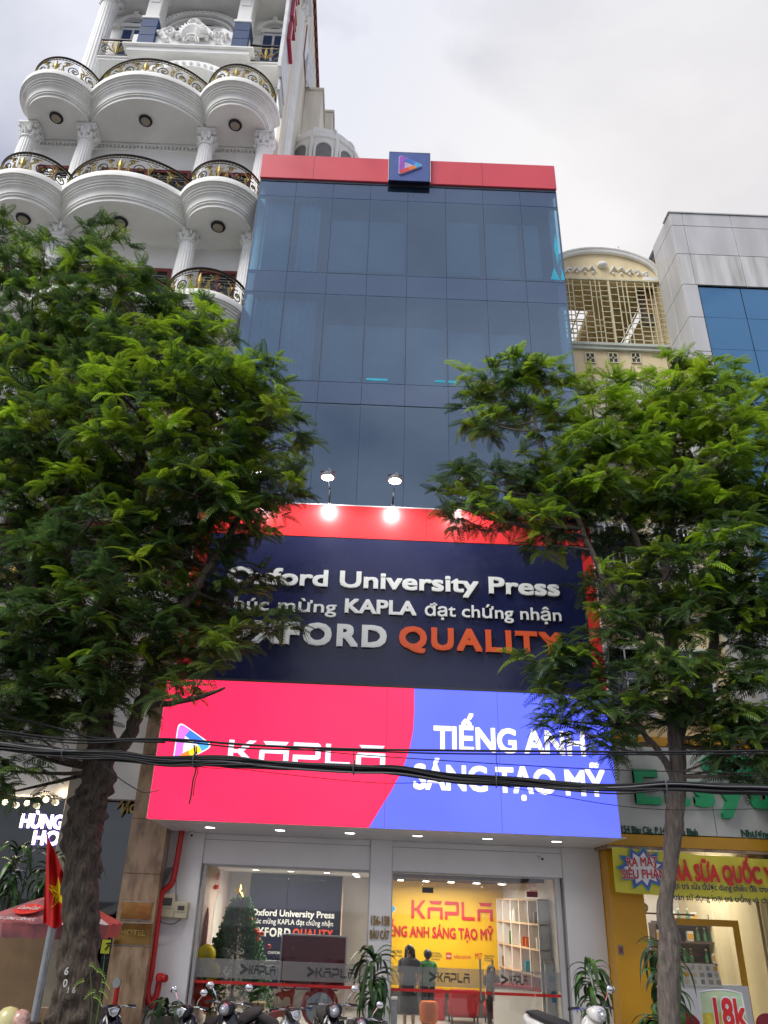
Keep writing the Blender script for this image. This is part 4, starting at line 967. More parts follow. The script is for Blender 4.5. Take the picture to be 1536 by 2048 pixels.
# upper set-back storeys
YU = 19.2
ob('terrace', MB().box(HX0, HX1, 16.6, 19.2, 24.36, 24.5), 'white', hotel)
for x in (-11.0, -3.5): column(x, 18.55, 24.5, 34.2, .36, .05)
ob('upper_ceiling', MB().box(HX0 - .3, HX1 + .3, 17.2, 19.2, 34.2, 35.2).box(HX0 - .45, HX1 + .45, 17.0, 19.2, 34.6, 34.75), 'white', hotel)
ob('ledge', MB().box(-9.6, -5.0, 18.0, 19.2, 30.1, 30.35, .02).box(-9.75, -4.85, 17.9, 19.2, 30.35, 30.45, .02).box(-11.0, -9.76, 18.5, 19.2, 30.04, 30.43).box(-4.84, -3.6, 18.5, 19.2, 30.04, 30.43), 'white', hotel)
# curved pediment with carving
pp = [(-9.5, 30.46), (-9.5, 31.2), (-9.0, 31.28), (-8.6, 31.55), (-8.25, 31.8), (-7.9, 31.5), (-7.7, 31.75), (-7.2, 32.3), (-6.7, 31.75), (-6.5, 31.5), (-6.15, 31.8), (-5.8, 31.55), (-5.4, 31.28), (-5.1, 31.2), (-5.1, 30.46)]
ob('pediment', MB().prism(pp, 18.1, 18.35), 'white', hotel)
cv = MB(); rnd = random.Random(3)
for a in range(15):
    q = PI * a / 14; cv.tube([(-7.25, 18.08, 31.0), (-7.25 + .45 * math.cos(q), 17.9, 31.05 + .55 * math.sin(q)), (-7.25 + .75 * math.cos(q), 17.98, 31.1 + .95 * math.sin(q))], [.05, .10, .05], 6)
for sd_ in (-1, 1):
    for i in range(7):
        x = -7.25 + sd_ * (.7 + i * .16); cv.ball((x, 18.02, 31.05 + .25 * math.sin(i * 1.3)), .11, 8, 5)
    sp = [(-7.25 + sd_ * (1.15 + .28 * (1 - q / 14) * math.cos(q * .8)), 18.03, 31.45 + .28 * (1 - q / 14) * math.sin(q * .8)) for q in range(13)]
    cv.tube(sp, .05, 6)
for a in range(9):
    q = PI * (a + .5) / 9; cv.tube([(-7.25, 17.98, 31.72), (-7.25 + .16 * math.cos(q), 17.86, 31.78 + .16 * math.sin(q)), (-7.25 + .36 * math.cos(q), 17.94, 31.82 + .40 * math.sin(q))], [.03, .075, .02], 6)
for q in range(9): cv.ball((-7.25 + .22 * math.cos(q * .7), 17.93, 31.72 + .10 * math.sin(q * 1.9)), .07, 7, 5)
cv.tube([(-7.25 + .36 * math.cos(PI * i / 12), 17.96, 30.75 + .42 * math.sin(PI * i / 12)) for i in range(13)], .055, 6).tube([(-7.25 + .24 * math.cos(PI * i / 12), 17.98, 30.75 + .28 * math.sin(PI * i / 12)) for i in range(13)], .035, 6)
cv.v = [(-7.25 + (x + 7.25) * .78, y, 30.5 + (z - 30.5) * .92) for x, y, z in cv.v]
ob('carved_crest', cv, 'white', hotel, True)
def arch(cx, z, r, wdt, y0, y1, n=24, rise=1.0):
    o = [(cx + r * math.cos(PI * i / n), z + r * rise * math.sin(PI * i / n)) for i in range(n + 1)]
    i_ = [(cx + (r - wdt) * math.cos(PI * i / n), z + (r - wdt) * rise * math.sin(PI * i / n)) for i in range(n + 1)]
    mb = MB()
    for k in range(n): mb.prism([o[k], o[k + 1], i_[k + 1], i_[k]], y0, y1)
    return mb
ob('big_arch', arch(-7.4, 32.85, 1.70, .26, 18.85, 19.2, rise=.74).add(*(lambda m_: (m_.v, m_.f))(arch(-7.4, 32.85, 1.36, .12, 18.95, 19.2, rise=.74))), 'white', hotel)
bd = MB()
for i in range(26):
    q = PI * (i + .5) / 26; bd.ball((-7.4 + 1.57 * math.cos(q), 18.83, 32.85 + 1.57 * .74 * math.sin(q)), .06, 6, 4)
for i in range(22):
    q = PI * (i + .5) / 22; bd.ball((-7.25 + 1.9 * math.cos(q), 18.1, 27.9 + 1.9 * .9 * math.sin(q)), .08, 6, 4)
ob('arch_beading', bd, 'white', hotel)
fw_ = ob('fan_window', MB().prism([(-7.4 + 1.2 * math.cos(PI * i / 16), 32.85 + .87 * math.sin(PI * i / 16)) for i in range(17)], 19.12, 19.16), 'winlight', hotel)
ob('pane', MB().prism([(-7.4 + 1.1 * math.cos(PI * i / 16), 32.88 + .77 * math.sin(PI * i / 16)) for i in range(17)], 19.10, 19.112), 'darkglass', fw_)
ob('lower_arch', arch(-7.25, 27.9, 2.1, .36, 18.1, 18.6, rise=.9).box(-9.8, -9.35, 18.1, 18.6, 24.5, 27.9).box(-5.15, -4.7, 18.1, 18.6, 24.5, 27.9).box(-9.8, -4.7, 18.55, 19.2, 29.8, 30.1), 'white', hotel)
for cx in (-10.1, -4.45):
    ob('window_arch', arch(cx, 33.25, .72, .18, 19.0, 19.2).box(cx - .1, cx + .1, 18.95, 19.2, 33.85, 34.12, .02), 'white', hotel)
    wf = ob('arched_window', MB().prism([(cx - .5, 30.45)] + [(cx + .5, 30.45)] + [(cx + .5 * math.cos(PI * i / 12), 33.25 + .5 * math.sin(PI * i / 12)) for i in range(13)], 19.14, 19.18), 'winlight', hotel)
    ob('pane', MB().box(cx - .40, cx - .05, 19.128, 19.138, 30.5, 33.12).box(cx + .05, cx + .40, 19.128, 19.138, 30.5, 33.12).prism([(cx + .40 * math.cos(PI * i / 12), 33.28 + .38 * math.sin(PI * i / 12)) for i in range(13)], 19.128, 19.138), 'bluetile', wf)
    # little straight balcony with a gilded railing
    sb = ob('small_balcony', MB().box(cx - .72, cx + .72, 18.35, 19.2, 30.0, 30.12, .02).box(cx - .78, cx + .78, 18.30, 19.2, 30.12, 30.2, .02), 'white', hotel)
    ir = MB().box(cx - .70, cx + .70, 18.30, 18.36, 31.15, 31.21).box(cx - .70, cx + .70, 18.32, 18.35, 30.25, 30.28).box(cx - .70, cx - .66, 18.31, 18.35, 30.2, 31.15).box(cx + .66, cx + .70, 18.31, 18.35, 30.2, 31.15)
    gl = MB().box(cx - .66, cx + .66, 18.325, 18.34, 31.02, 31.04)
    for q in (-1, 1):
        for (a, b_, c_, d_, r_) in ((0, .1, .35, .5, .04), (.05, .2, .2, .75, .035), (.3, .1, .6, .3, .03), (.35, .5, .6, .75, .03)):
            gl.tube([(cx + q * a, 18.32, 30.28 + b_), (cx + q * (a + c_) / 2 + q * .06, 18.29, 30.28 + (b_ + d_) / 2 - .05), (cx + q * c_, 18.32, 30.28 + d_)], [.015, r_, .008], 4)
        ir.tube([(cx + q * (.42 + .18 * (1 - i / 16) * math.cos(i * .55)), 18.33, 30.68 + .2 * (1 - i / 16) * math.sin(i * .55)) for i in range(14)], .016, 4)
    gl.tube([(cx, 18.3, 30.3), (cx, 18.27, 30.7), (cx, 18.3, 31.0)], [.02, .07, .015], 6)
    ob('railing', ir, 'iron', sb); ob('gilded_leaves', gl, 'gold', sb)
for cx in (-8.95, -5.42):
    p_ = ob('square_pillar', MB().box(cx - .27, cx + .27, 18.0, 18.6, 32.15, 34.2, .02).box(cx - .34, cx + .34, 17.93, 18.65, 32.0, 32.15, .02).box(cx - .34, cx + .34, 17.93, 18.65, 33.95, 34.1, .02).box(cx - .18, cx + .18, 17.97, 18.0, 33.1, 33.8), 'white', hotel)
    for i in range(3): ob('blue_tile', MB().box(cx - .31, cx + .31, 17.96, 18.62, 30.5 + i * .5, 30.99 + i * .5, .01), 'bluetile', p_)
# cornice brackets at the back walls
ob('wall_band', MB().box(HX0, HX1, 19.1, 19.2, 28.2, 28.4), 'white', hotel); ob('wall_band', MB().box(HX0, HX1, 19.08, 19.2, 33.3, 33.5), 'white', hotel)

# crimson vertical blade sign
bs = thing('blade_sign', 'tall vertical sign of crimson letters hung between the hotel and the sky', 'sign', (-3.35, 16.6, 24.6))
ob('sign_frame', MB().box(-3.42, -3.30, 15.8, 17.2, 26.2, 36, .01), 'winlight', bs)
ob('sign_arm', MB().box(-3.41, -3.33, 16.2, 17.2, 25.6, 26.2), 'steel', bs)
xs_ = layout('LETOH')
for i, ch in enumerate('HOTEL'):
    vs, fs = raw_glyph(ch); k = .95 / CAPH; n = len(vs); z0 = 33.4 - i * 1.32; wd = max(v[0] for v in vs)
    A_ = [(-3.29, 17.05 - (v[0]) * k * 1.05 / (wd * k) * 1.0, z0 + v[1] * k) for v in vs]
    A_ = [(-3.29, 15.92 + (1 - v[0] / wd) * 1.0, z0 + v[1] * k) for v in vs]
    A_ = [(-3.29, 15.95 + v[0] / wd * 1.05, z0 + v[1] * k) for v in vs]
    B_ = [(a + .12, b_, c_) for a, b_, c_ in A_]
    cnt = {(f[q], f[(q + 1) % len(f)]) for f in fs for q in range(len(f))}
    ob('letter', MB().add(B_, fs).add(A_ + B_, [(b_, a, a + n, b_ + n) for a, b_ in cnt if (b_, a) not in cnt]), 'letterred', bs)

# round domed roof pavilion behind the red band
dm = thing('domed_pavilion', 'round pale dome with arched openings rising behind the red top band', 'dome', (-2.1, 21.6, 27))
dc = (-2.35, 22.0, 0)
ob('drum', MB().lathe([(1.55, 21.6), (1.55, 28.9), (1.62, 28.95), (1.62, 29.1), (1.50, 29.1)], dc, 40), 'whiteaged', dm, True)
pr = [(1.50 * math.cos(a * PI / 20) + .0, 29.1 + 1.35 * math.sin(a * PI / 20)) for a in range(10)] + [(.01, 30.46)]
ob('dome_shell', MB().lathe(pr, dc, 40), 'whiteaged', dm, True)
for k in range(10):
    a = -PI / 2 + (k - .12) * PI / 5 + .18; rad = 1.56
    def pt(u, z, r_=rad): return (dc[0] + r_ * math.cos(a + u / rad), dc[1] + r_ * math.sin(a + u / rad), z)
    o_ = [(-.30, 27.2), (.30, 27.2)] + [(.30 * math.cos(PI * i / 8), 28.25 + .32 * math.sin(PI * i / 8)) for i in range(9)]
    ob('arched_opening', MB().add([pt(u, z, 1.575) for u, z in o_], [tuple(range(len(o_)))]), 'grey', dm)
    rim_ = MB().tube([pt(-.34, 27.2, 1.6)] + [pt(-.34 * math.cos(PI * i / 10), 28.25 + .37 * math.sin(PI * i / 10), 1.6) for i in range(11)] + [pt(.34, 27.2, 1.6)], .045, 6)
    ob('arch_moulding', rim_, 'whiteaged', dm, True)
    rb = MB().tube([pt(.49, 27.2, 1.6), pt(.49, 28.9, 1.62)], .07, 6)
    q = a + .49 / rad
    rb.tube([(dc[0] + (1.53 * math.cos(t_ * PI / 20)) * math.cos(q), dc[1] + (1.53 * math.cos(t_ * PI / 20)) * math.sin(q), 29.1 + 1.38 * math.sin(t_ * PI / 20)) for t_ in range(10)], .05, 5)
    ob('rib', rb, 'whiteaged', dm, True)
ob('finial', MB().lathe([(.10, 30.4), (.10, 30.6), (.13, 30.65), (.04, 30.8), (.015, 31.3)], (dc[0], dc[1] , 0), 12), 'letterred', dm, True)

# ------------------------------------------------------------------ hotel street level
def cut(a, b): return a, b
xl, _ = W(262, 1650, 16.75); xr, _ = W(333, 1663, 16.75)
mp_ = thing('marble_pier', 'brown veined marble pier between the hotel doors and the white shop pier', 'pillar', ((xl + xr) / 2, 16.9, 0))
zz = .13
for i, h in enumerate((1.35, 1.05, 1.0, 1.25, 1.3, 1.3, 1.4)):
    ob('marble_slab', MB().box(xl, xr, 16.75, 17.3, zz, zz + h - .006, .004), 'marble', mp_); zz += h
ob('core', MB().box(xl + .01, xr - .01, 16.77, 17.28, .13, zz - .02), 'darkgrey', mp_)
# brass plates on it
for (p0, p1, lab, lines) in (((246, 1803), (300, 1840), 'upper small brass plate fixed to the marble pier', ()), ((234, 1845), (298, 1891), 'lower wide brass plate with engraved words on the marble pier', ('HOTEL', 'PHÒNG CHO THUÊ'))):
    a, b_ = W(*p0, 16.74); c_, d_ = W(*p1, 16.74)
    t = thing('brass_plate', lab, 'plaque', (a, 16.74, d_), 'brass plates on the marble pier')
    ob('plate', MB().box(a, c_, 16.725, 16.74, d_, b_, .004), 'brass', t)
    ob('rim', MB().box(a - .015, c_ + .015, 16.735, 16.748, b_, b_ + .015).box(a - .015, c_ + .015, 16.735, 16.748, d_ - .015, d_), 'steel', t)
    for q, tx in enumerate(lines[:1]):
        write(tx, a + .1, c_ - .1, b_ - .2, .09, 16.724, 'gold', .004, .015, t, joined=True, name='engraving')
# entrance glass wall left of the pier
el = thing('hotel_entrance', 'dark glass hotel entrance with a gold emblem and letters left of the marble pier', 'entrance', (-6, 17.4, 0))
gx0 = -7.6; gx1 = xl - .01
for i in range(3):
    a = gx0 + (gx1 - gx0) * i / 3; b_ = gx0 + (gx1 - gx0) * (i + 1) / 3
    ob('glass_pane', MB().box(a + .01, b_ - .01, 17.30, 17.312, .13, 5.5), 'darkglass', el)
ob('lintel', MB().box(gx0, gx1, 17.0, 17.3, 5.5, 5.75), 'marble', el)
ob('upper_wall', MB().box(-11.1, xr, 16.98, 17.25, 5.76, 7.1), 'beige', el)
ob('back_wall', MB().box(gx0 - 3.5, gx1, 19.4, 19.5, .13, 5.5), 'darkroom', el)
ex, ez = W(263, 1555, 17.2)
fe = MB()
for i in range(9):
    a = PI * (.62 + i * .085)
    fe.tube([(ex + .25, 17.24, ez - .35), (ex + .25 + .3 * math.cos(a), 17.2, ez - .05 + .45 * math.sin(a)), (ex + .25 + .62 * math.cos(a) , 17.22, ez - .1 + .85 * math.sin(a))], [.02, .045, .012], 5)
ob('gold_emblem', fe, 'gold', el, True)
_, z_ = W(250, 1625, 17.2)
write('HOTEL', ex - .12, ex + .62, z_, .17, 17.25, 'gold', .03, .03, el)
stp = [(ex + .28 + (.10 if i % 2 == 0 else .04) * math.cos(PI / 2 + i * PI / 5), z_ - .28 + (.10 if i % 2 == 0 else .04) * math.sin(PI / 2 + i * PI / 5)) for i in range(10)]
ob('star_emblem', MB().prism(stp, 17.22, 17.25), 'gold', el)
x_, z_ = W(281, 1524, 18.2)
for (px, py, lab) in ((281, 1524, 'lit downlight behind the dark hotel entrance glass'), (86, 1517, 'lit downlight in the hotel lobby ceiling left of the trunk')):
    x_, z_ = W(px, py, 17.9)
    t = thing('lobby_light', lab, 'ceiling light', (x_, 17.9, z_), 'hotel lobby lights')
    ob('rim', MB().disc((x_, 17.9, z_ + .01), .10, 'z', .02), 'whiteprint', t); ob('diffuser', MB().disc((x_, 17.9, z_ - .006), .07, 'z', .01), 'innerlight', t)
ob('lobby_ceiling', MB().box(-11.1, gx1, 17.3, 19.4, 5.42, 5.5), 'darkgrey', el)
# beige pier and fluted cladding with lit letters
a, _ = W(139, 1560, 16.9); b_, _ = W(176, 1560, 16.9)
bp = thing('beige_pier', 'plain beige pier just left of the big trunk', 'pillar', ((a + b_) / 2, 17, 0))
ob('shaft', MB().box(a, b_ + .25, 16.9, 17.28, .13, 5.75, .01), 'beige', bp); ob('plinth', MB().box(a - .03, b_ + .28, 16.87, 17.28, .13, .4, .01), 'marble', bp)
fl_ = thing('fluted_wall', 'grey fluted cladding carrying the violet lit letters', 'wall', (a - 1, 17.3, 0))
xx = a - 2.6
while xx < a - .02:
    ob('flute', MB().lathe([(.035, 0), (.035, 3.4)], (xx + .036, 17.34, 1.6), 8), 'corr', fl_, True); xx += .075
ob('backing', MB().box(a - 4.5, a, 17.34, 17.5, .13, 5.75), 'corr', fl_)
ns = thing('lit_word_sign', 'violet-white lit channel letters HUNG on grey fluted cladding', 'sign', (a - 1.5, 17.25, 3))
x0, z0 = W(38, 1654, 17.25); x1, z1 = W(110, 1657, 17.25)
for tx, xa, xb, zb in (('HÙNG', x0, x1 + .14, (z0 + z1) / 2), ('HOTEL', W(62, 1688, 17.25)[0], W(62, 1688, 17.25)[0] + 1.15, W(62, 1688, 17.25)[1])):
    write(tx, xa, xb, zb, .25, 17.25, 'neon', .03, .035, ns)
    write(tx, xa, xb, zb, .25, 17.275, 'haloneon', .01, .06, ns, part='halo_letter')
for k, (px, py) in enumerate(((10, 1604), (54, 1606), (92, 1599), (129, 1590))):
    x_, z_ = W(px, py, 17.05)
    t = thing('globe_lamp', ['round globe lamp at the very left edge above the lit letters', 'round globe lamp above the H of the lit word', 'round globe lamp above the middle of the lit word', 'round globe lamp nearest the beige pier'][k], 'lamp', (x_, 17.05, z_), 'globe lamps on the fluted wall')
    ob('globe', MB().ball((x_, 17.05, z_), .058, 14, 8), 'globe', t, True); ob('stem', MB().tube([(x_, 17.08, z_ + .05), (x_, 17.3, z_ + .10)], .012, 6), 'black', t)
    li = bpy.data.lights.new('globe_lamp_light', 'POINT'); li.energy = 4; li.color = (1, .75, .45); li.shadow_soft_size = .06
    lo = bpy.data.objects.new('globe_lamp_light', li); COL.objects.link(lo); lo.location = (x_, 16.95, z_)
cy_ = thing('hotel_shade_canopy', 'beige edged dark canopy over the lit letters behind the left crown', 'canopy', (-8.5, 16, 5.4))
ob('shade_slab', MB().box(-11.1, bp.location.x + .1, 14.9, 16.97, 5.42, 5.58), 'darkgrey', cy_); ob('canopy_edge', MB().box(-11.1, bp.location.x + .1, 14.84, 14.898, 5.36, 5.66, .01), 'beige', cy_)  # slab added to darken the fluted wall; the beige edge is a real band
# brown board wall lower left + dark doorway + green sign + bushes handled later
x0, _ = W(-60, 1900, 15.6); x1, z1 = W(92, 1878, 15.6)
bw = thing('brown_board_wall', 'low brown board partition under the red parasol', 'partition', ((x0 + x1) / 2, 15.6, 0))
ob('board', MB().box(x0, x1, 15.6, 15.66, .13, 1.62, .006), 'ply', bw); ob('post', MB().box(x1, x1 + .08, 15.58, 15.68, .13, 1.66), 'darkwood', bw)
x0, z0 = W(200, 1907, 16.4); x1, z1 = W(222, 1880, 16.4)
gs = thing('green_notice', 'small yellow-green notice sign with a running figure beside the marble pier', 'sign', (x0, 16.4, z0))
ob('plate', MB().box(x0, x1, 16.4, 16.42, z0, z1, .004), mat('sign_yellow_green', (.40, .44, .02), .5), gs)
ob('figure_print', MB().tube([(x0 + .08, 16.395, z0 + .06), (x0 + .14, 16.395, z0 + .14), (x0 + .20, 16.395, z0 + .10)], .015, 4).tube([(x0 + .08, 16.395, z0 + .16), (x0 + .20, 16.395, z0 + .18)], .012, 4), 'black', gs)
x0, z0 = W(202, 1875, 16.4)
write('CẤM', x0, x0 + .2, z0 + .02, .07, 16.4, 'gold', .004, .02, gs, joined=True, name='lettering')

# ================================================================== the cream house on the right
cx0, cx1 = 5.2, 8.22
ch_ = thing('cream_house', 'narrow cream house with a barred roof terrace and curved white gable', 'building', (6.7, 17, 0))
h_ = MB().box(cx0, cx1, 17.0, 17.3, 5.3, 16.2)
h_.box(cx0, cx0 + .2, 17.3, 23, 0, 19).box(cx1, cx1 + .05, 17.3, 23, 0, 18.5).box(cx0, cx1, 17.3, 22.8, 15.9, 16.1).box(cx0, cx1, 22.8, 23, 0, 15.9)
ob('front_wall', h_, 'creamhouse', ch_)
# terrace back wall with an arched opening showing sky
bw_ = MB().box(cx0 + .2, cx1, 21.0, 21.2, 16.1, 17.6).box(6.9, cx1, 21.0, 21.2, 17.6, 19.3)
ob('terrace_wall', bw_, 'creamhouse', ch_)
ob('terrace_roof', MB().box(cx0, cx1, 17.25, 18.6, 18.95, 19.1).box(6.75, cx1, 18.6, 21.0, 18.95, 19.1), 'creamhouse', ch_)
ob('sill_course', MB().box(cx0, 8.4, 16.85, 17.3, 16.2, 16.30, .01).box(cx0, 8.4, 16.9, 17.3, 16.1, 16.2).box(cx0, 8.2, 16.9, 17.0, 14.95, 15.05).box(cx0, 8.2, 16.93, 17.0, 14.4, 14.6), 'mint', ch_)
ob('white_beam', MB().box(cx0, 8.2, 16.88, 17.0, 14.60, 14.93), 'mint', ch_)
# curved gable with carving
gpts = [(cx0 - .2, 18.7), (cx1 + .15, 18.7), (cx1 + .15, 18.85)] + [(6.75 + 1.62 * math.cos(PI * i / 20), 18.85 + .95 * math.sin(PI * i / 20)) for i in range(21)] + [(cx0 - .2, 18.85)]
ob('gable', MB().prism(gpts, 17.05, 17.25), 'creamhouse', ch_)
o_ = [(6.75 + 1.66 * math.cos(PI * i / 24), 18.85 + 1.0 * math.sin(PI * i / 24)) for i in range(25)]
gm = MB().tube([(x, 17.0, z) for x, z in o_], .07, 8).tube([(x, 16.95, z + .09) for x, z in o_], .05, 8).box(7.9, cx1 + .2, 16.93, 17.1, 18.72, 18.86)
ob('gable_moulding', gm, 'whiteaged', ch_, True)
gc = MB()
for q in (-1, 1):
    for i in range(5):
        x = 6.75 + q * (.2 + i * .24); gc.tube([(x, 17.02, 19.05 + .1 * (i % 2)), (x + q * .12, 16.99, 19.25 - .04 * i), (x + q * .24, 17.02, 19.12 - .05 * i)], [.02, .05, .02], 5)
        gc.ball((x + q * .1, 17.02, 19.02), .045, 6, 4)
gc.ball((6.75, 17.0, 19.32), .12, 10, 6, sx=1.3)
ob('gable_carving', gc, 'white', ch_, True)
ob('lightning_rod', MB().tube([(7.35, 17.1, 19.75), (7.35, 17.1, 20.2)], .010, 4), 'darkgrey', ch_)
ob('side_pilaster', MB().box(8.36, 8.62, 16.6, 17.3, 0, 18.95, .01).box(8.32, 8.66, 16.56, 17.3, 18.95, 19.05), 'mint', ch_)
ob('side_return', MB().box(cx1 + .05, 8.36, 17.0, 17.3, 0, 18.72), 'creamhouse', ch_)
# grille over the terrace: steel tubes
gr = MB(); rnd = random.Random(5)
gz0, gz1 = 16.32, 18.66; gx = [cx0 + .05 + i * .262 for i in range(13)]
def bar(mb, x0, z0, x1, z1, r=.014, y=16.96): mb.box(min(x0, x1) - r, max(x0, x1) + r, y - r, y + r, min(z0, z1) - r, max(z0, z1) + r)
for i, x in enumerate(gx): bar(gr, x, gz0, x, gz1, .014 if i % 6 else .03, 16.96)
for i in range(12):
    nrow = rnd.choice((9, 12, 14, 11))
    for j in range(nrow + 1):
        z = gz0 + (gz1 - gz0) * j / nrow
        if i % 3 == 1 and 2 < j < nrow - 1 and rnd.random() < .45: continue
        bar(gr, gx[i] + .03, z, gx[i + 1] - .03, z, .011, 16.96)
    if i % 3 == 1: bar(gr, (gx[i] + gx[i + 1]) / 2, gz0, (gx[i] + gx[i + 1]) / 2, gz1, .011, 16.93)
gr.box(cx0, cx1 + .15, 16.92, 17.0, gz1, gz1 + .06).box(cx0, cx1 + .15, 16.92, 17.0, gz0 - .03, gz0)
for i in range(9): gr.box(cx0 + .1 + i * .36, cx0 + .13 + i * .36, 17.0, 21.0, 18.78, 18.82)
for i in range(7): gr.box(cx0 + .1, cx1, 17.2 + i * .55, 17.23 + i * .55, 18.74, 18.78)
ob('terrace_grille', gr, 'creampaint', ch_)
ob('planter_box', MB().box(6.85, 7.25, 17.5, 17.9, 16.1, 16.65, .02), 'orangeprint' if 0 else 'pinkwall', ch_)
for px in (1180, 1226, 1271):
    x_, z_ = W(px, 717, 17.0)
    v_ = ob('vent_block', MB().box(x_ - .13, x_ + .13, 16.985, 17.0, z_ - .17, z_ + .17), 'darkgrey', ch_)
    ob('vent_grid', MB().box(x_ - .14, x_ - .11, 16.96, 16.984, z_ - .18, z_ + .18).box(x_ + .11, x_ + .14, 16.96, 16.984, z_ - .18, z_ + .18).box(x_ - .11, x_ + .11, 16.96, 16.984, z_ + .15, z_ + .18).box(x_ - .11, x_ + .11, 16.96, 16.984, z_ - .18, z_ - .15)
       .box(x_ - .015, x_ + .015, 16.965, 16.984, z_ - .15, z_ - .05).box(x_ - .015, x_ + .015, 16.965, 16.984, z_ + .05, z_ + .15).box(x_ - .11, x_ - .05, 16.965, 16.984, z_ - .015, z_ + .015).box(x_ + .05, x_ + .11, 16.965, 16.984, z_ - .015, z_ + .015)
       .tube([(x_ + .05 * math.cos(q * PI / 6), 16.972, z_ + .05 * math.sin(q * PI / 6)) for q in range(13)], .012, 4), 'creampaint', v_)
# lower floors: windows, barred balconies
for zf in (12.4, 9.2, 6.1):
    for x0_ in (5.55, 7.05):
        wf = ob('window', MB().box(x0_, x0_ + .95, 16.95, 17.0, zf, zf + .07).box(x0_, x0_ + .95, 16.95, 17.0, zf + 1.45, zf + 1.52).box(x0_, x0_ + .07, 16.95, 17.0, zf + .07, zf + 1.45).box(x0_ + .88, x0_ + .95, 16.95, 17.0, zf + .07, zf + 1.45).box(x0_ - .08, x0_ + 1.03, 16.88, 17.0, zf - .1, zf - .01), 'winlight', ch_)
        ob('pane', MB().box(x0_ + .07, x0_ + .88, 16.985, 16.994, zf + .07, zf + 1.45), 'darkglass', wf)
        ob('glazing_bar', MB().box(x0_ + .46, x0_ + .49, 16.955, 16.98, zf + .07, zf + 1.45).box(x0_ + .07, x0_ + .88, 16.955, 16.98, zf + .75, zf + .78), 'winlight', wf)
    ob('floor_course', MB().box(cx0, 8.2, 16.86, 17.0, zf + 2.1, zf + 2.25, .01), 'mint', ch_)
for zf in (9.0, 12.6):
    gb = MB()
    for i in range(21): bar(gb, cx0 + .1 + i * .145, zf, cx0 + .1 + i * .145, zf + 1.5, .012, 16.5)
    for j in range(5): bar(gb, cx0 + .1, zf + j * .375, 8.1, zf + j * .375, .016, 16.5)
    ob('balcony_grille', gb, 'winlight', ch_); ob('balcony_slab', MB().box(cx0, 8.2, 16.45, 17.0, zf - .15, zf - .02), 'mint', ch_)
ob('yellow_fascia', MB().box(cx0 + .02, 8.3, 16.5, 16.95, 5.32, 5.52, .01), 'yellow', ch_)
# brick parapet seen between cream house and grey building
bk = thing('brick_parapet', 'rough orange brick wall with a dark coping between cream and grey houses', 'wall', (8.3, 17.4, 17.5))
bb = MB()
bk_me = mesh_of(MB().box(-.105, .105, -.05, .05, -.033, .033, .006), 'brick', 'brick')
ob('mortar_core', MB().add([(7.93, 17.4, 17.5), (9.0, 17.4, 17.5), (9.0, 17.4, 21.2), (7.93, 17.4, 18.87), (7.93, 17.6, 17.5), (9.0, 17.6, 17.5), (9.0, 17.6, 21.2), (7.93, 17.6, 18.87)],
   [(0, 1, 2, 3), (4, 7, 6, 5), (0, 4, 5, 1), (1, 5, 6, 2), (2, 6, 7, 3), (3, 7, 4, 0)]), 'screed', bk)
for r_ in range(58):
    z = 17.9 + r_ * .078
    for c_ in range(6):
        x = 8.05 + c_ * .225 + (.11 if r_ % 2 else 0)
        if z > 18.84 + (x - .1 - 7.93) * 2.18 or x > 8.88: continue
        place('brick', bk_me, bk, loc=(x, 17.38 + random.uniform(-.008, .008), z))
ob('coping', MB().tube([(7.90, 17.45, 18.9), (9.0, 17.45, 21.3)], .07, 6), 'darkgrey', bk)

# ================================================================== grey panel building far right
GX = 8.25
gb_ = thing('grey_panel_building', 'grey aluminium-clad building with bright blue mirrored glass at the right edge', 'building', (11, 15.5, 0))
ob('body', MB().box(GX + .06, 16, 15.62, 16.8, 0, 19.8).box(9.1, 16, 16.8, 24, 0, 19.8), 'darkgrey', gb_)
def panel(x0, x1, z0, z1, mt='alu', y=15.5): ob('panel', MB().box(x0 + .008, x1 - .008, y, y + .05, z0 + .008, z1 - .008, .003), mt, gb_)
xsp = [GX, GX + .36, GX + 1.72, GX + 3.08, GX + 4.44, GX + 5.8, GX + 7.1]
zr = [19.9, 19.42, 18.35, 17.25]
for i in range(6):
    panel(xsp[i], xsp[i + 1], zr[1], zr[0]); panel(xsp[i], xsp[i + 1], zr[2], zr[1]); panel(xsp[i], xsp[i + 1], zr[3], zr[2], 'aludirty')
z = 17.25; k = 0
while z > 6:
    panel(GX, GX + .40, z - 1.12, z); z -= 1.12
for i, (z0, z1) in enumerate([(19.42, 19.9), (18.35, 19.42), (17.25, 18.35)] + [(17.25 - 1.12 * (j + 1), 17.25 - 1.12 * j) for j in range(10)]):
    ob('side_panel', MB().box(GX - .0, GX + .05, 15.56, 16.2, z0 + .008, z1 - .008, .003).box(GX - .0, GX + .05, 16.216, 16.8, z0 + .008, z1 - .008, .003), 'alu', gb_)
z = 17.22
for j in range(11):
    z1 = z; z0 = z - 1.03; z = z0 - .01
    for i in range(6):
        x0 = GX + .43 + i * 1.12; t1, t2 = random.uniform(-.004, .004), random.uniform(-.004, .004)
        ob('glass_pane', MB().add([(x0 + .01, 15.56, z0), (x0 + 1.11, 15.56 + t1, z0), (x0 + 1.11, 15.56 + t1 + t2, z1), (x0 + .01, 15.56 + t2, z1)], [(0, 1, 2, 3)]), 'blueglass', gb_)
ob('roof_cap', MB().box(GX - .03, 16, 15.47, 15.9, 19.9, 19.94), 'alu', gb_)

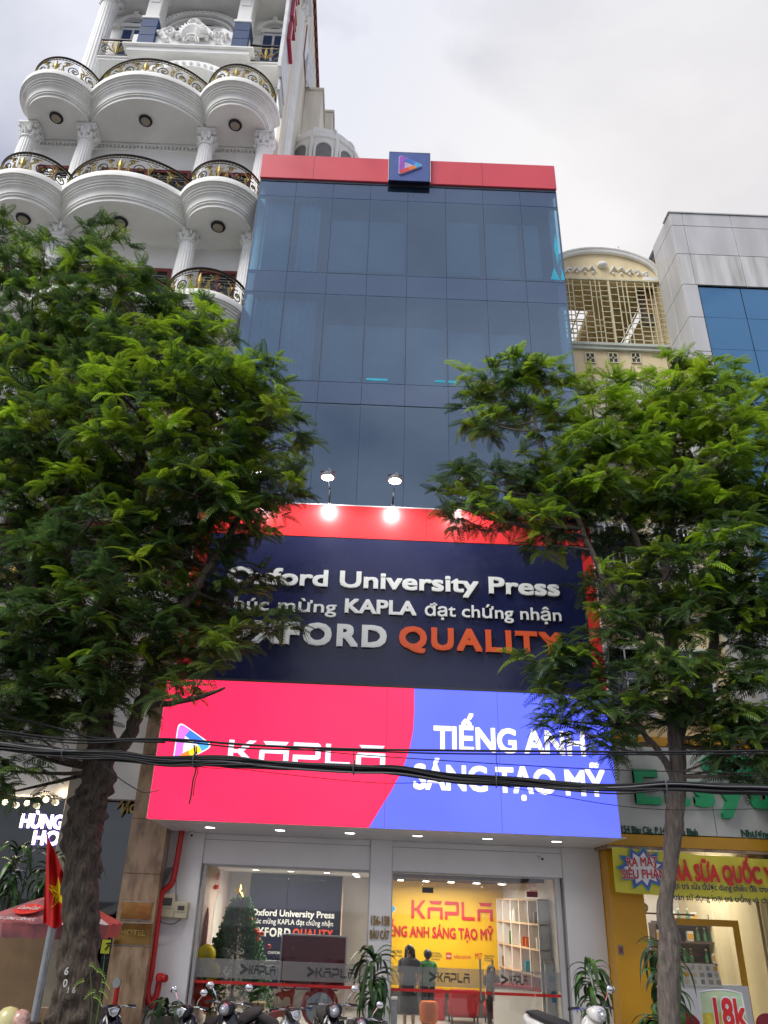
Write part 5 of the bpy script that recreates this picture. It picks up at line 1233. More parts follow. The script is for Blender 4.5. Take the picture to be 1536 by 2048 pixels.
# ================================================================== right ground-floor drinks shop
ds = thing('drinks_shop_front', 'yellow and grey drinks shop front under a grey sign board', 'shop front', (7.5, 16.8, 0))
yx0, yx1 = 4.93, 5.72
ob('yellow_pier', MB().box(5.105, 5.76, 16.72, 17.3, .13, 3.30, .006), 'yellow', ds)
ob('yellow_beam', MB().box(5.0, 13, 16.3, 16.75, 3.36, 3.58, .006), 'yellow', ds)
ob('brown_soffit', MB().box(5.0, 13, 16.3, 17.3, 3.303, 3.355), 'marble', ds)
x_, z_ = W(1242, 1900, 16.7)
sw = thing('wall_switch', 'small dark switch plate on the yellow pier', 'switch', (x_, 16.72, z_)); ob('plate', MB().box(x_ - .05, x_ + .05, 16.705, 16.718, z_ - .08, z_ + .08, .004), 'grey', sw); ob('rocker', MB().box(x_ - .03, x_ + .03, 16.698, 16.706, z_ - .05, z_ + .05), 'redbrown', sw)
zt_ = W(1330, 1500, 16.3)[1]
gs_ = thing('grey_shop_sign', 'grey sign board with big green raised letters over the drinks shop', 'sign', (8, 16.3, 3.6))
ob('board', MB().box(4.96, 13, 16.3, 16.36, 3.60, 5.27), 'greysign', gs_)
ob('board_joint', MB().box(7.2, 7.21, 16.294, 16.3, 3.6, 5.27).box(9.4, 9.41, 16.294, 16.3, 3.6, 5.27), 'grey', gs_)
x0, z0 = W(1270, 1612, 16.3)
write('Easyuni', x0 - .02, x0 + 3.75, 4.17, .60, 16.3, 'green', .10, .05, gs_, track=.13)
# leaf crown mark over the letters
lf = MB(); 
for a in (-.5, 0, .6): 
    cx_, cz_ = 7.6 + a * .55, 5.02 - abs(a) * .15
    lf.prism([(cx_ + .28 * math.cos(t_ * PI / 8) * (1.2 if a == 0 else .9), cz_ + .20 * math.sin(t_ * PI / 8)) for t_ in range(16)], 16.2, 16.29)
ob('leaf_emblem', lf, 'green', gs_)
x0, z0 = W(1238, 1664, 16.3); x1, z1 = W(1395, 1668, 16.3)
write('154 Bàu Cát, P.14, Q.Tân Bình', x0 + .03, x1, (z0 + z1) / 2 - .02, .125, 16.3, 'greentext', .02, .018, gs_, part='small_letter')
x0, z0 = W(1482, 1672, 16.3)
write('Nhượng Quyền', x0, x0 + 1.1, z0 - .01, .125, 16.3, 'greentext', .02, .018, gs_, part='small_letter')
# shop glass and things inside
for i in range(5):
    a = 5.77 + i * 1.5
    if i < 4: ob('glass_pane', MB().box(a + .01, a + 1.48, 17.2, 17.212, .85 if i == 0 else .13, 3.29), 'clear', ds)
ob('low_wall', MB().box(5.765, 7.7, 17.1, 17.3, .13, 1.02), 'shopwhite', ds)
fx0, fz1 = W(1352, 1836, 17.15); fx1, _ = W(1475, 1842, 17.15)
ob('yellow_door_frame', MB().box(fx0, fx1, 17.12, 17.19, fz1 - .12, fz1).box(fx1 - .10, fx1, 17.12, 17.19, .13, fz1 - .12), 'yellow', ds)
ob('back_wall', MB().box(5.2, 13, 21.4, 21.5, .13, 3.3), 'interior', ds)
ob('shop_ceiling', MB().box(5.2, 13, 17.31, 21.4, 3.3, 3.4), 'interior', ds)
ob('inner_floor', MB().box(5.2, 13, 17.31, 21.4, .125, .15), 'floor', ds)
ob('side_wall', MB().box(5.12, 5.2, 17.31, 21.4, .13, 3.3), 'interior', ds)
ob('white_pier', MB().box(9.0, 9.45, 17.1, 17.3, .13, 3.3, .01), 'shopwhite', ds)
ob('bar_joint', MB().box(5.77, 6.9, 17.18, 17.19, 2.18, 2.21).box(5.77, 6.9, 17.18, 17.19, 1.5, 1.52), 'redbrown', ds)
ck = thing('bar_cabinet', 'dark back-bar cabinet with bottles and cartons inside the drinks shop', 'cabinet', (7.9, 19.5, .15))
ob('cabinet_frame', MB().box(6.9, 9.3, 19.6, 19.9, .15, .2).box(6.9, 9.3, 19.9, 19.95, .15, 2.0).box(6.9, 6.95, 19.6, 19.9, .2, 2.0).box(9.25, 9.3, 19.6, 19.9, .2, 2.0), 'darkwood', ck)
for z in (.75, 1.2, 1.62, 2.0): ob('shelf', MB().box(6.95, 9.25, 19.6, 19.9, z, z + .04), 'darkwood', ck)
index_kids()
bt = thing('drink_bottle', 'small bottle standing on the dark back-bar shelves', 'bottle', (0, 0, 0), 'bottles on the back bar')
ob('glass_body', MB().lathe([(.03, 0), (.04, .01), (.04, .15), (.015, .2), (.015, .25)], (0, 0, 0), 10), 'needle', bt, True); ob('cap', MB().lathe([(.018, .25), (.018, .275)], (0, 0, 0), 8), 'whiteprint', bt)
ct_ = thing('drink_carton', 'yellow and white carton on the dark back-bar shelves', 'carton', (0, 0, 0), 'cartons on the back bar')
ob('carton_box', MB().box(-.07, .07, -.05, .05, 0, .2, .004), 'paper', ct_); ob('carton_label', MB().box(-.06, .06, -.054, -.051, .04, .15), 'yellow', ct_)
index_kids()
rnd = random.Random(9); first = {bt.name: True, ct_.name: True}
spots = [(7.05 + i * .17, z) for z in (.79, 1.24, 1.66, 2.04) for i in range(13)]
for i, (x, z) in enumerate(spots):
    if rnd.random() < .18: continue
    src = bt if rnd.random() < .55 else ct_
    p = (x + rnd.uniform(-.02, .02), 19.72, z)
    if first[src.name]: src.location = p; first[src.name] = False
    else: clone(src, p, src['label'])
mb_ = thing('menu_board', 'pale cream menu board of pictures leaning behind the low white wall', 'menu board', (8, 17.4, 1))
x0, z0 = W(1367, 1972, 17.0); x1, z1 = W(1442, 1930, 17.0)
ob('board', MB().add([(x0, 17.05, z0), (x1, 17.05, z0), (x1 - .06, 17.12, z1), (x0 - .02, 17.12, z1), (x0, 17.07, z0), (x1, 17.07, z0), (x1 - .06, 17.14, z1), (x0 - .02, 17.14, z1)], [(0, 1, 2, 3), (4, 7, 6, 5), (0, 4, 5, 1), (1, 5, 6, 2), (2, 6, 7, 3), (3, 7, 4, 0)]), 'paper', mb_)
rnd = random.Random(4)
for i in range(5):
    for j in range(3):
        u, v = .1 + i * .19, .12 + j * .3; xx = x0 + (x1 - x0) * u; z = z0 + (z1 - z0) * v
        ob('menu_picture', MB().box(xx, xx + .05 + rnd.random() * .04, 17.035 + v * .07, 17.043 + v * .07, z, z + .07), rnd.choice(('wood', 'grey', 'beige', 'yellow', 'meter')), mb_)
for (px, py) in ((1252, 1796), (1285, 1790)):
    x_, z_ = W(px, py, 18.4)
    t = thing('spot_light', 'small lit spotlight in the drinks shop %s' % ('next to the yellow pier' if px == 1252 else 'right of the first one beside the pier'), 'ceiling light', (x_, 18.4, 3.29), 'lit spots in the drinks shop')
    ob('spot_body', MB().lathe([(.05, 0), (.05, -.06)], (x_, 18.4, 3.3), 12), 'whiteprint', t); ob('diffuser', MB().disc((x_, 18.4, 3.235), .045, 'z', .008), 'innerlight', t)
li = bpy.data.lights.new('room_light', 'AREA'); li.shape = 'RECTANGLE'; li.size = 3; li.size_y = 2; li.energy = 60; li.color = (1, .95, .86)
lo = bpy.data.objects.new('room_light', li); COL.objects.link(lo); lo.location = (7.5, 19, 3.25)
x_, z_ = W(1288, 1815, 17.19)
rd = thing('round_emblem', 'small round gold emblem stuck on the drinks shop glass', 'emblem', (x_, 17.19, z_)); ob('disc', MB().disc((x_, 17.19, z_), .085, 'y', .006, 20), 'gold', rd); ob('centre', MB().prism([(x_ + .05 * math.cos(q * PI / 2), z_ + .05 * math.sin(q * PI / 2)) for q in range(4)], 17.180, 17.186), 'whiteprint', rd)
# yellow cloth banner
ban = thing('yellow_banner', 'yellow cloth banner with red and navy words hung over the drinks shop', 'banner', (7, 16.2, 2.5))
p00, p01 = W(1222, 1694, 16.2); q0, q1 = W(1232, 1784, 16.2)
bx0, bz1 = (p00 + q0) / 2, p01; bz0 = q1
def bf(u, v):
    x = bx0 + u * 6.5; z = bz0 + (bz1 - bz0) * v - .10 * math.sin(u * PI) * (1 if v > .5 else .8) + .012 * math.sin(u * 40) * (v - .3)
    return (x, 16.2 + .018 * math.sin(u * 34 + v * 5) + .012 * math.sin(u * 71), z)
ob('cloth', MB().sheet(bf, 90, 8), 'bannertex', ban, True)
bcx, bcz = W(1285, 1737, 16.17)
for nm, s_, mt, yy in (('star_outline', 1.12, 'teal', 16.165), ('star_burst', 1.0, 'purpleprint', 16.162), ('star_inner', .82, 'whiteprint', 16.159)):
    ob(nm, MB().prism([(bcx + (.46 if i % 2 else .32) * s_ * math.cos(i * PI / 11) * (1.0), bcz + (.36 if i % 2 else .24) * s_ * math.sin(i * PI / 11)) for i in range(22)], yy, yy + .002), mt, ban)
for tx, dz, w_ in (('RA MẮT', .03, .30), ('SIÊU PHẨM', -.19, .42)):
    write(tx, bcx - w_, bcx + w_, bcz + dz, .15, 16.156, 'whiteprint', .002, .06, ban, joined=True, name='banner_lettering', ang=.05)
    write(tx, bcx - w_, bcx + w_, bcz + dz, .15, 16.152, 'redtext', .002, .025, ban, joined=True, name='banner_lettering', ang=.05)
x0, z0 = W(1352, 1757, 16.15)
write('TRÀ SỮA QUỐC YẾN', x0 - .17, x0 + 2.2, z0 - .02, .27, 16.15, 'redtext', .002, .05, ban, joined=True, name='banner_lettering')
x0, z0 = W(1357, 1776, 16.15)
write('Loại trà sữa được dùng chiêu đãi trong các dịp', x0 - .2, x0 + 2.2, z0 - .01, .105, 16.15, 'navytext', .002, .014, ban, joined=True, name='banner_lettering')
write('đoàn sử dụng loại trà trồng và chế biến tại', x0 - .2, x0 + 2.2, z0 - .20, .105, 16.15, 'navytext', .002, .014, ban, joined=True, name='banner_lettering')

# ================================================================== trees
import numpy as np
rng = np.random.default_rng(11)
def frond_template(n, L, wmax, droop, curl, seed):
    """a feathery compound leaf: bent stalk with paired narrow leaflets, along +x, up +z"""
    r = random.Random(seed); vs = []; fs = []
    def st_(t):   # point and direction on the stalk
        x = L * (t - .12 * droop * t * t); z = L * (.20 * t - droop * t * t * .62); return np.array([x, curl * L * t * t, z])
    P_ = [st_(t / (n + 1)) for t in range(n + 2)]
    for i in range(n + 1):
        a, b = P_[i], P_[i + 1]; k = len(vs); w_ = .004 * (1.3 - i / n)
        vs += [a + [0, -w_, 0], a + [0, w_, 0], b + [0, w_, 0], b + [0, -w_, 0]]; fs.append((k, k + 1, k + 2, k + 3))
    for i in range(1, n + 2):
        t = i / (n + 1); ln = wmax * (math.sin(PI * min(1, .22 + .74 * t)) ** .7) * r.uniform(.88, 1.1); p = P_[i]
        d = P_[i] - P_[i - 1]; d = d / np.linalg.norm(d)
        for sd_ in ((-1, 1) if i <= n else (0,)):
            fw_ = .42 + .45 * t
            dr = np.array([d[0] * fw_ - 0 * 1, sd_ * 1.0, d[2] * fw_ - r.uniform(.05, .28)]) if sd_ else d.copy()
            dr = dr / np.linalg.norm(dr); q = L / n * .46
            up = np.array([d[0], d[1], d[2]]); k = len(vs); m_ = p + dr * ln * .5 + [0, 0, ln * .06]
            vs += [p, m_ - up * q, p + dr * ln + [0, 0, -ln * .12], m_ + up * q * .75]; fs.append((k, k + 1, k + 2, k + 3))
    return np.array(vs), np.array(fs)
FT = [frond_template(12, L_, w_, dr, cu, i) for i, (L_, w_, dr, cu) in enumerate(((.36, .095, .75, .05), (.42, .10, .9, -.12), (.32, .085, .55, .10), (.46, .11, 1.05, .03), (.38, .09, .35, -.05), (.30, .08, 1.2, .15)))]
def in_poly(x, y, P_):
    c = False
    for i in range(len(P_)):
        x1, y1 = P_[i - 1]; x2, y2 = P_[i]
        if (y1 > y) != (y2 > y) and x < (x2 - x1) * (y - y1) / (y2 - y1) + x1: c = not c
    return c
def smooth_path(pts, n=4):
    """pts: Vector or (Vector, radius)"""
    out = []; rs = []
    for i in range(len(pts) - 1):
        p0, p1, p2, p3 = pts[max(i - 1, 0)], pts[i], pts[i + 1], pts[min(i + 2, len(pts) - 1)]
        for k in range(n):
            t = k / n; f = lambda a, b, c, d: .5 * ((2 * b) + (-a + c) * t + (2 * a - 5 * b + 4 * c - d) * t * t + (-a + 3 * b - 3 * c + d) * t ** 3)
            out.append(Vector([f(p0[0][j], p1[0][j], p2[0][j], p3[0][j]) for j in range(3)])); rs.append(p1[1] + (p2[1] - p1[1]) * t)
    out.append(Vector(pts[-1][0])); rs.append(pts[-1][1]); return out, rs
def tree(name, label, base, trunk, limbs, clumps, bark, sprays_per, young, seed, knots=0.):
    r = random.Random(seed); root = thing(name, label, 'tree', base, 'street trees')
    nodes = []
    T, R = smooth_path(trunk, 14)
    mb = MB(); n = 56; vs = []; fs = []
    for i, (p, q) in enumerate(zip(T, R)):
        for k in range(n):
            a = 2 * PI * k / n; rr_ = q * (.93 + knots * .014 * math.sin(13 * a + 2.2 * math.sin(p.z * 2.1)) + .03 * noise.noise(Vector((math.cos(a) * 3.5, math.sin(a) * 3.5, p.z * 1.2 + seed))) + .05 * noise.noise(Vector((math.cos(a) * 9, math.sin(a) * 9, p.z * 3))) + knots * (.10 * math.sin(3 * a + i * .35) + .07 * math.sin(5 * a - i * .6) + .06 * math.sin(i * .9)) + r.uniform(-.02, .02) * (1 if knots else .6))
            vs.append((p.x + rr_ * math.cos(a), p.y + rr_ * math.sin(a), p.z))
    for i in range(len(T) - 1):
        for k in range(n): fs.append((i * n + k, i * n + (k + 1) % n, (i + 1) * n + (k + 1) % n, (i + 1) * n + k))
    mb.add(vs, fs); ob('trunk', mb, bark, root, True)
    for p, q in list(zip(T, R))[-18:]: nodes.append((p, q))
    for lb in limbs:
        P_, Q = smooth_path(lb, 6)
        for i in range(1, len(P_) - 1): P_[i] += Vector((r.uniform(-1, 1), r.uniform(-1, 1), r.uniform(-.6, .6))) * Q[i] * .35
        ob('limb', MB().tube(P_, Q, 9), bark, root, True)
        nodes += list(zip(P_, Q))
    br = MB(); tw = MB(); V_, F_, TN = [], [], []; off = 0; batches = {i: [] for i in range(len(FT))}
    for (c, rad, yg) in clumps:
        # branch from the nearest lower wood to the clump
        cand = min(nodes, key=lambda nq: (nq[0] - c).length + max(0, nq[0].z - c.z) * 2.2)
        a, q = cand; d_ = c - a
        if d_.length > .15:
            m1 = a + d_ * .4 + Vector((r.uniform(-.12, .12), r.uniform(-.12, .12), -.04 * d_.length)); 
            P_, Q = smooth_path([(a, min(q * .7, .012 + .016 * d_.length)), (m1, min(q * .6, .010 + .012 * d_.length)), (c, .010)], 3)
            br.tube(P_, Q, 5, False)
        ns = max(4, int(sprays_per * (rad / .6) ** 2))
        for s_ in range(ns):
            v = Vector((r.gauss(0, 1), r.gauss(0, 1), r.gauss(.25, .8))).normalized()
            e_ = c + Vector((v.x * rad, v.y * rad, v.z * rad * .62)) * r.uniform(.45, 1.05)
            tw.tube([c + (e_ - c) * .1, c + (e_ - c) * .6 + Vector((0, 0, -.03)), e_], [.007, .005, .003], 3, False)
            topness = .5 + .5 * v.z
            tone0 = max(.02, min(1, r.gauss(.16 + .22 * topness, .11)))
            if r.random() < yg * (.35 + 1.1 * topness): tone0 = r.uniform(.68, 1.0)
            for f_ in range(r.choice((5, 6, 7))):
                az = math.atan2(v.y, v.x) + r.gauss(0, 1.25); el = r.uniform(-.45, .65); s0 = r.uniform(.60, 1.22)
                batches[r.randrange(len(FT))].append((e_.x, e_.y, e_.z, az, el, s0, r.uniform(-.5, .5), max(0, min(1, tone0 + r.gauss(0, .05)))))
    for ti, B in batches.items():
        if not B: continue
        B = np.array(B); tv, tf = FT[ti]; ca, sa = np.cos(B[:, 3]), np.sin(B[:, 3]); ce, se = np.cos(B[:, 4]), np.sin(B[:, 4]); cr_, sr_ = np.cos(B[:, 6]), np.sin(B[:, 6])
        X = tv[None, :, 0] * B[:, 5, None]; Yv = tv[None, :, 1] * B[:, 5, None]; Z = tv[None, :, 2] * B[:, 5, None]
        Y1 = Yv * cr_[:, None] - Z * sr_[:, None]; Z1 = Yv * sr_[:, None] + Z * cr_[:, None]
        X2 = X * ce[:, None] - Z1 * se[:, None]; Z2 = X * se[:, None] + Z1 * ce[:, None]
        X3 = X2 * ca[:, None] - Y1 * sa[:, None]; Y3 = X2 * sa[:, None] + Y1 * ca[:, None]
        P_ = np.stack([X3 + B[:, 0, None], Y3 + B[:, 1, None], Z2 + B[:, 2, None]], -1).reshape(-1, 3)
        nv = len(tv); fs_ = (tf[None] + (np.arange(len(B)) * nv)[:, None, None]).reshape(-1, 4) + off
        V_.append(P_); F_.append(fs_); TN.append(np.repeat(B[:, 7], nv)); off += len(P_)
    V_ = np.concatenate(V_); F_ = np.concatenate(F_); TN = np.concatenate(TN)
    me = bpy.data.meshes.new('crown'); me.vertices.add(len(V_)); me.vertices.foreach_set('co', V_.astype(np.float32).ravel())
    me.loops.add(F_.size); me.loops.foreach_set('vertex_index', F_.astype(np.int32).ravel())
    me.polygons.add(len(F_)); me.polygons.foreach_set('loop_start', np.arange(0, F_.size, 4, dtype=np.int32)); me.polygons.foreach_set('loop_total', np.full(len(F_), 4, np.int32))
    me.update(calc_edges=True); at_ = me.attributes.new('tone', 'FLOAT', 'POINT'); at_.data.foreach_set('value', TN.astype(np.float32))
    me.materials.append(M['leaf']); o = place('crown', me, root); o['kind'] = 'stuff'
    o = ob('branches', br, bark, root, True); o['kind'] = 'stuff'
    o = ob('twigs', tw, bark, root); o['kind'] = 'stuff'
    return root
def scatter(polys, seed):
    """crown volume: clumps spread through the outline, at differing distances from the street"""
    r = random.Random(seed); out = []
    for (P_, gap, Yc, Yd, rad, yg) in polys:
        xs = [p[0] for p in P_]; ys = [p[1] for p in P_]; pts = []
        for _ in range(2500):
            x, y = r.uniform(min(xs), max(xs)), r.uniform(min(ys), max(ys))
            if not in_poly(x, y, P_): continue
            if any((x - a) ** 2 + (y - b) ** 2 < gap * gap for a, b in pts): continue
            pts.append((x, y)); Y = Yc + r.uniform(-Yd, Yd); out.append((WV(x, y, Y), rad * r.uniform(.8, 1.2), yg))
    return out
YL = 11.9
def TP(px, py, wpx, Y):
    v = WV(px, py, Y); return (v, wpx / 2 / F_PX * math.sqrt(v.y ** 2 + (v.z - CAM_H) ** 2 + v.x ** 2) * .98)
b0 = WV(152, 2048, YL)
trunkL = [(Vector((b0.x - .06, YL, .1)), .50), (Vector((b0.x - .02, YL, .45)), .40), TP(148, 2040, 88, YL), TP(158, 1950, 74, YL), TP(161, 1850, 62, YL), TP(163, 1750, 64, YL), TP(165, 1670, 68, YL), TP(177, 1610, 68, YL), TP(196, 1560, 62, YL), TP(201, 1480, 52, YL), TP(192, 1400, 52, YL), TP(178, 1340, 44, YL)]
limbsL = [[TP(178, 1350, 40, YL), TP(150, 1240, 34, 12.0), TP(127, 1093, 27, 12.2), TP(120, 960, 20, 12.3), TP(90, 840, 14, 12.2), TP(60, 700, 9, 12.0)],
          [TP(192, 1400, 42, YL), TP(215, 1240, 36, 11.9), TP(215, 1150, 32, 11.8), TP(255, 1060, 26, 11.7), TP(278, 920, 20, 11.6), TP(290, 780, 14, 11.7), TP(270, 640, 9, 11.8)],
          [TP(205, 1540, 28, YL), TP(262, 1460, 26, 11.8), TP(292, 1380, 25, 11.6), TP(318, 1290, 24, 11.5), TP(375, 1200, 20, 11.4), TP(440, 1100, 16, 11.5), TP(495, 1010, 11, 11.6)],
          [TP(285, 1412, 14, 11.6), TP(330, 1408, 12, 11.2), TP(400, 1395, 9, 10.9), TP(450, 1375, 5, 10.8)],
          [TP(160, 1290, 22, 12), TP(90, 1200, 17, 11.4), TP(20, 1110, 12, 11.1), TP(-40, 1040, 8, 11)],
          [TP(230, 1130, 18, 11.8), TP(150, 1060, 14, 11.5), TP(90, 1010, 9, 11.3)],
          [TP(262, 1020, 16, 11.7), TP(340, 930, 12, 11.4), TP(420, 830, 8, 11.3), TP(480, 760, 5, 11.3)],
          [TP(115, 960, 14, 12.3), TP(30, 880, 10, 12.2), TP(-30, 800, 7, 12)]]
clL = scatter([([(-110, 485), (0, 480), (60, 470), (100, 470), (130, 505), (215, 470), (250, 545), (330, 590), (400, 620), (350, 700), (150, 720), (-110, 720)], 52, 12.3, .9, .58, .22),
               ([(-110, 700), (400, 640), (470, 680), (535, 740), (545, 800), (565, 880), (560, 940), (510, 1000), (300, 1000), (120, 1000), (-110, 1000)], 50, 12.0, 1.0, .60, .42),
               ([(60, 1000), (470, 980), (540, 960), (560, 1000), (460, 1070), (430, 1160), (480, 1220), (450, 1280), (400, 1320), (300, 1360), (100, 1380), (60, 1200)], 55, 11.5, .8, .58, .16),
               ([(440, 1010), (590, 990), (600, 1080), (565, 1220), (530, 1280), (440, 1300)], 96, 11.6, .6, .40, .18),
               ([(-110, 1000), (60, 1000), (60, 1420), (-110, 1440)], 66, 11.5, .7, .56, .03),
               ([(60, 1380), (140, 1340), (250, 1380), (235, 1420), (60, 1470), (-60, 1490), (-60, 1430)], 55, 11.4, .5, .48, .01),
               ([(320, 1360), (430, 1340), (450, 1375), (400, 1400), (330, 1405)], 50, 11.0, .2, .30, .01),
               ([(-20, 1535), (70, 1540), (60, 1590), (-20, 1600)], 48, 11.3, .2, .34, .0),
               ([(330, 700), (440, 720), (360, 900), (200, 920), (200, 760)], 70, 10.6, .3, .44, .75)], 21)
tree('street_tree', 'big leaning street tree with rough dark trunk and dense feathery crown on the left', (b0.x, YL, .13), trunkL, limbsL, clL, 'bark', 20, .1, 5, knots=1.)
YR = 12.2
b1 = WV(1330, 2048, YR)
trunkR = [(Vector((b1.x, YR, .1)), .20), (Vector((b1.x, YR, .4)), .17), TP(1338, 2040, 36, YR), TP(1337, 1950, 37, YR), TP(1340, 1880, 38, YR), TP(1330, 1820, 28, YR), TP(1340, 1740, 25, YR), TP(1347, 1660, 34, YR), TP(1352, 1600, 34, YR), TP(1356, 1540, 30, YR), TP(1352, 1480, 30, YR), TP(1350, 1420, 28, YR)]
limbsR = [[TP(1345, 1552, 14, YR), TP(1315, 1500, 12, 12.2), TP(1290, 1470, 10, 12.1), TP(1250, 1400, 8, 12), TP(1210, 1370, 5, 11.9)],
          [TP(1350, 1425, 26, YR), TP(1345, 1330, 22, 12.3), TP(1330, 1220, 18, 12.4), TP(1335, 1100, 15, 12.4), TP(1345, 960, 11, 12.4), TP(1350, 830, 7, 12.3)],
          [TP(1352, 1480, 24, YR), TP(1400, 1370, 20, 12.4), TP(1428, 1280, 17, 12.5), TP(1440, 1160, 13, 12.5), TP(1490, 1080, 9, 12.5), TP(1530, 980, 6, 12.4)],
          [TP(1345, 1330, 18, 12.3), TP(1280, 1260, 16, 12.1), TP(1225, 1180, 13, 12.0), TP(1190, 1120, 11, 11.9), TP(1135, 990, 9, 11.8), TP(1085, 900, 7, 11.8), TP(1060, 800, 5, 11.8)],
          [TP(1350, 1300, 14, 12.3), TP(1300, 1140, 11, 12.2), TP(1240, 1010, 9, 12.1), TP(1200, 900, 6, 12.1)],
          [TP(1360, 1440, 14, YR), TP(1450, 1380, 11, 12.0), TP(1530, 1350, 8, 11.8)]]
clR = scatter([([(950, 740), (1045, 730), (1110, 735), (1130, 790), (1120, 870), (1080, 880), (1010, 850), (940, 860), (900, 845), (915, 810), (960, 800)], 46, 11.9, .35, .42, .5),
               ([(880, 1010), (900, 950), (985, 935), (1080, 920), (1150, 940), (1180, 1100), (1090, 1100), (1030, 1060), (960, 1060), (930, 1030)], 50, 11.8, .45, .44, .30),
               ([(1150, 860), (1170, 790), (1225, 760), (1290, 770), (1340, 725), (1420, 715), (1440, 770), (1536, 820), (1620, 830), (1620, 1010), (1150, 1010)], 48, 12.3, .8, .54, .95),
               ([(1170, 1000), (1620, 1000), (1620, 1250), (1400, 1230), (1230, 1230), (1200, 1120)], 54, 12.2, .8, .54, .28),
               ([(1140, 1250), (1230, 1240), (1620, 1230), (1620, 1500), (1480, 1500), (1380, 1450), (1240, 1440), (1110, 1400), (1060, 1380), (1090, 1300)], 62, 12.0, .7, .50, .16),
               ([(1140, 1400), (1240, 1430), (1240, 1500), (1200, 1490), (1120, 1440)], 46, 11.8, .3, .34, .0),
               ([(1420, 1440), (1560, 1440), (1560, 1545), (1450, 1520)], 54, 11.6, .3, .42, .02)], 33)
tree('street_tree', 'slimmer street tree with pale trunk and bright green crown in front of the drinks shop', (b1.x, YR, .13), trunkR, limbsR, clR, 'barkgrey', 25, .1, 8, knots=.35)
# white painted numbers on the big trunk
tn = thing('trunk_number', 'white painted number 6016 on the rough left trunk', 'marking', WV(150, 1950, YL - .36), None)
for ch, px, py in (('6', 132, 1948), ('0', 128, 1974), ('1', 134, 1985), ('6', 148, 1985)):
    pass
def paint_on_trunk(ch, px, py, h):
    g = glyph_mb(ch, h, 1, 0, .03); P_, R_ = smooth_path(trunkL, 8); x0, z0 = W(px, py, YL - .3); out = []
    for (x, y, z) in g.v:
        zz = z + z0; i = min(range(len(P_)), key=lambda k: abs(P_[k].z - zz)); cx_, rr_ = P_[i].x, R_[i] * 1.2
        dx = max(-.9, min(.9, (x + x0 - cx_) / rr_)); out.append((x + x0, YL - rr_ * math.sqrt(1 - dx * dx) - .03 + y, zz))
    m_ = MB(); m_.v = out; m_.f = g.f; return m_
for ch, px, py in (('6', 131, 1948), ('0', 129, 1972), ('1', 137, 1984), ('6', 148, 1984)):
    ob('painted_digit', paint_on_trunk(ch, px, py, .080 if px < 132 else .060), 'trunkpaint', tn)
# thin leafy shoots by the foot of the trunk
shoot = thing('leafy_shoot', 'thin young shoots with small bright leaves beside the foot of the left trunk', 'shoot', (b0.x + .5, 11.6, .13))
sm = MB(); a = WV(182, 2100, 11.5)
for (px, py) in ((180, 1930), (210, 1905)):
    t_ = WV(px, py, 11.5); ob('stem', MB().tube([Vector((a.x, 11.5, .13)), a.lerp(t_, .5) + Vector((.02, 0, 0)), t_], [.008, .006, .003], 5), 'leafmid', shoot)
lfm = MB()
for (px, py, dr_) in ((180, 1928, 1), (195, 1940, 1), (168, 1960, -1), (205, 1962, 1), (190, 1982, -1), (200, 1980, 1), (188, 1992, 1)):
    p = WV(px, py, 11.5)
    for k in range(7):
        for sd_ in (-1, 1):
            b_ = p + Vector((dr_ * .018 * k, 0, -.002 * k * k)); lfm.add([b_, b_ + Vector((.006, -.01, sd_ * .014)), b_ + Vector((.012 * dr_, -.012, sd_ * .026)), b_ + Vector((-.004, -.01, sd_ * .014))], [(0, 1, 2, 3)])
ob('leaflets', lfm, mat('young_leaf', (.25, .42, .03), .5), shoot)

# ================================================================== overhead cables
def cable(mb, pts, r, Y=10.9, n=5, jit=0., seed=0):
    rr_ = random.Random(seed); P_ = [(WV(px, py, Y) + Vector((0, rr_.uniform(-jit, jit), rr_.uniform(-jit, jit))), r) for px, py in pts]
    P2, Q = smooth_path(P_, 8); mb.tube(P2, Q, n, False); return mb
main = [(-120, 1478), (0, 1492), (80, 1502), (150, 1508), (240, 1512), (330, 1522), (450, 1522), (560, 1530), (700, 1536), (800, 1540), (900, 1556), (1000, 1562), (1120, 1572), (1240, 1577), (1340, 1574), (1440, 1578), (1536, 1582), (1660, 1590)]
cb = thing('cable_bundle', 'thick sagging bundle of black overhead cables crossing in front of both trees', 'cables', WV(768, 1545, 10.9))
for i in range(36):
    mb = MB(); rr_ = random.Random(100 + i); ph = rr_.uniform(0, 6); am = rr_.uniform(3, 10); wv = rr_.uniform(140, 320)
    pts = [(x, y + am * math.sin(x / wv + ph) + rr_.uniform(-3, 3)) for x, y in main]
    cable(mb, pts, rr_.choice((.007, .009, .012, .014)), 10.9 + rr_.uniform(-.05, .05), 5)
    ob('cable', mb, 'cablegrey' if i % 11 == 5 else 'cable', cb, True)
for (px, py, h) in ((130, 1505, 26), (390, 1520, 24), (708, 1535, 26), (992, 1560, 24), (1330, 1575, 26)):
    a = WV(px, py, 10.9); ob('cable_tie', MB().tube([a + Vector((.012 * math.cos(q) , .10 * math.cos(q), .10 * math.sin(q))) for q in [k * PI / 6 for k in range(13)]], .008, 5, False), 'cablegrey', cb)
tl = [(388, 1490), (392, 1535), (386, 1560), (382, 1590), (378, 1608)]
mb = MB(); cable(mb, tl, .012); cable(mb, [(x + 4, y + 2) for x, y in tl[:4]], .008); ob('hanging_tail', mb, 'cable', cb, True)
mb = MB(); cable(mb, [(992, 1505), (994, 1530), (1000, 1565)], .006); cable(mb, [(707, 1503), (707, 1540)], .006); ob('drop_wire', mb, 'cable', cb)
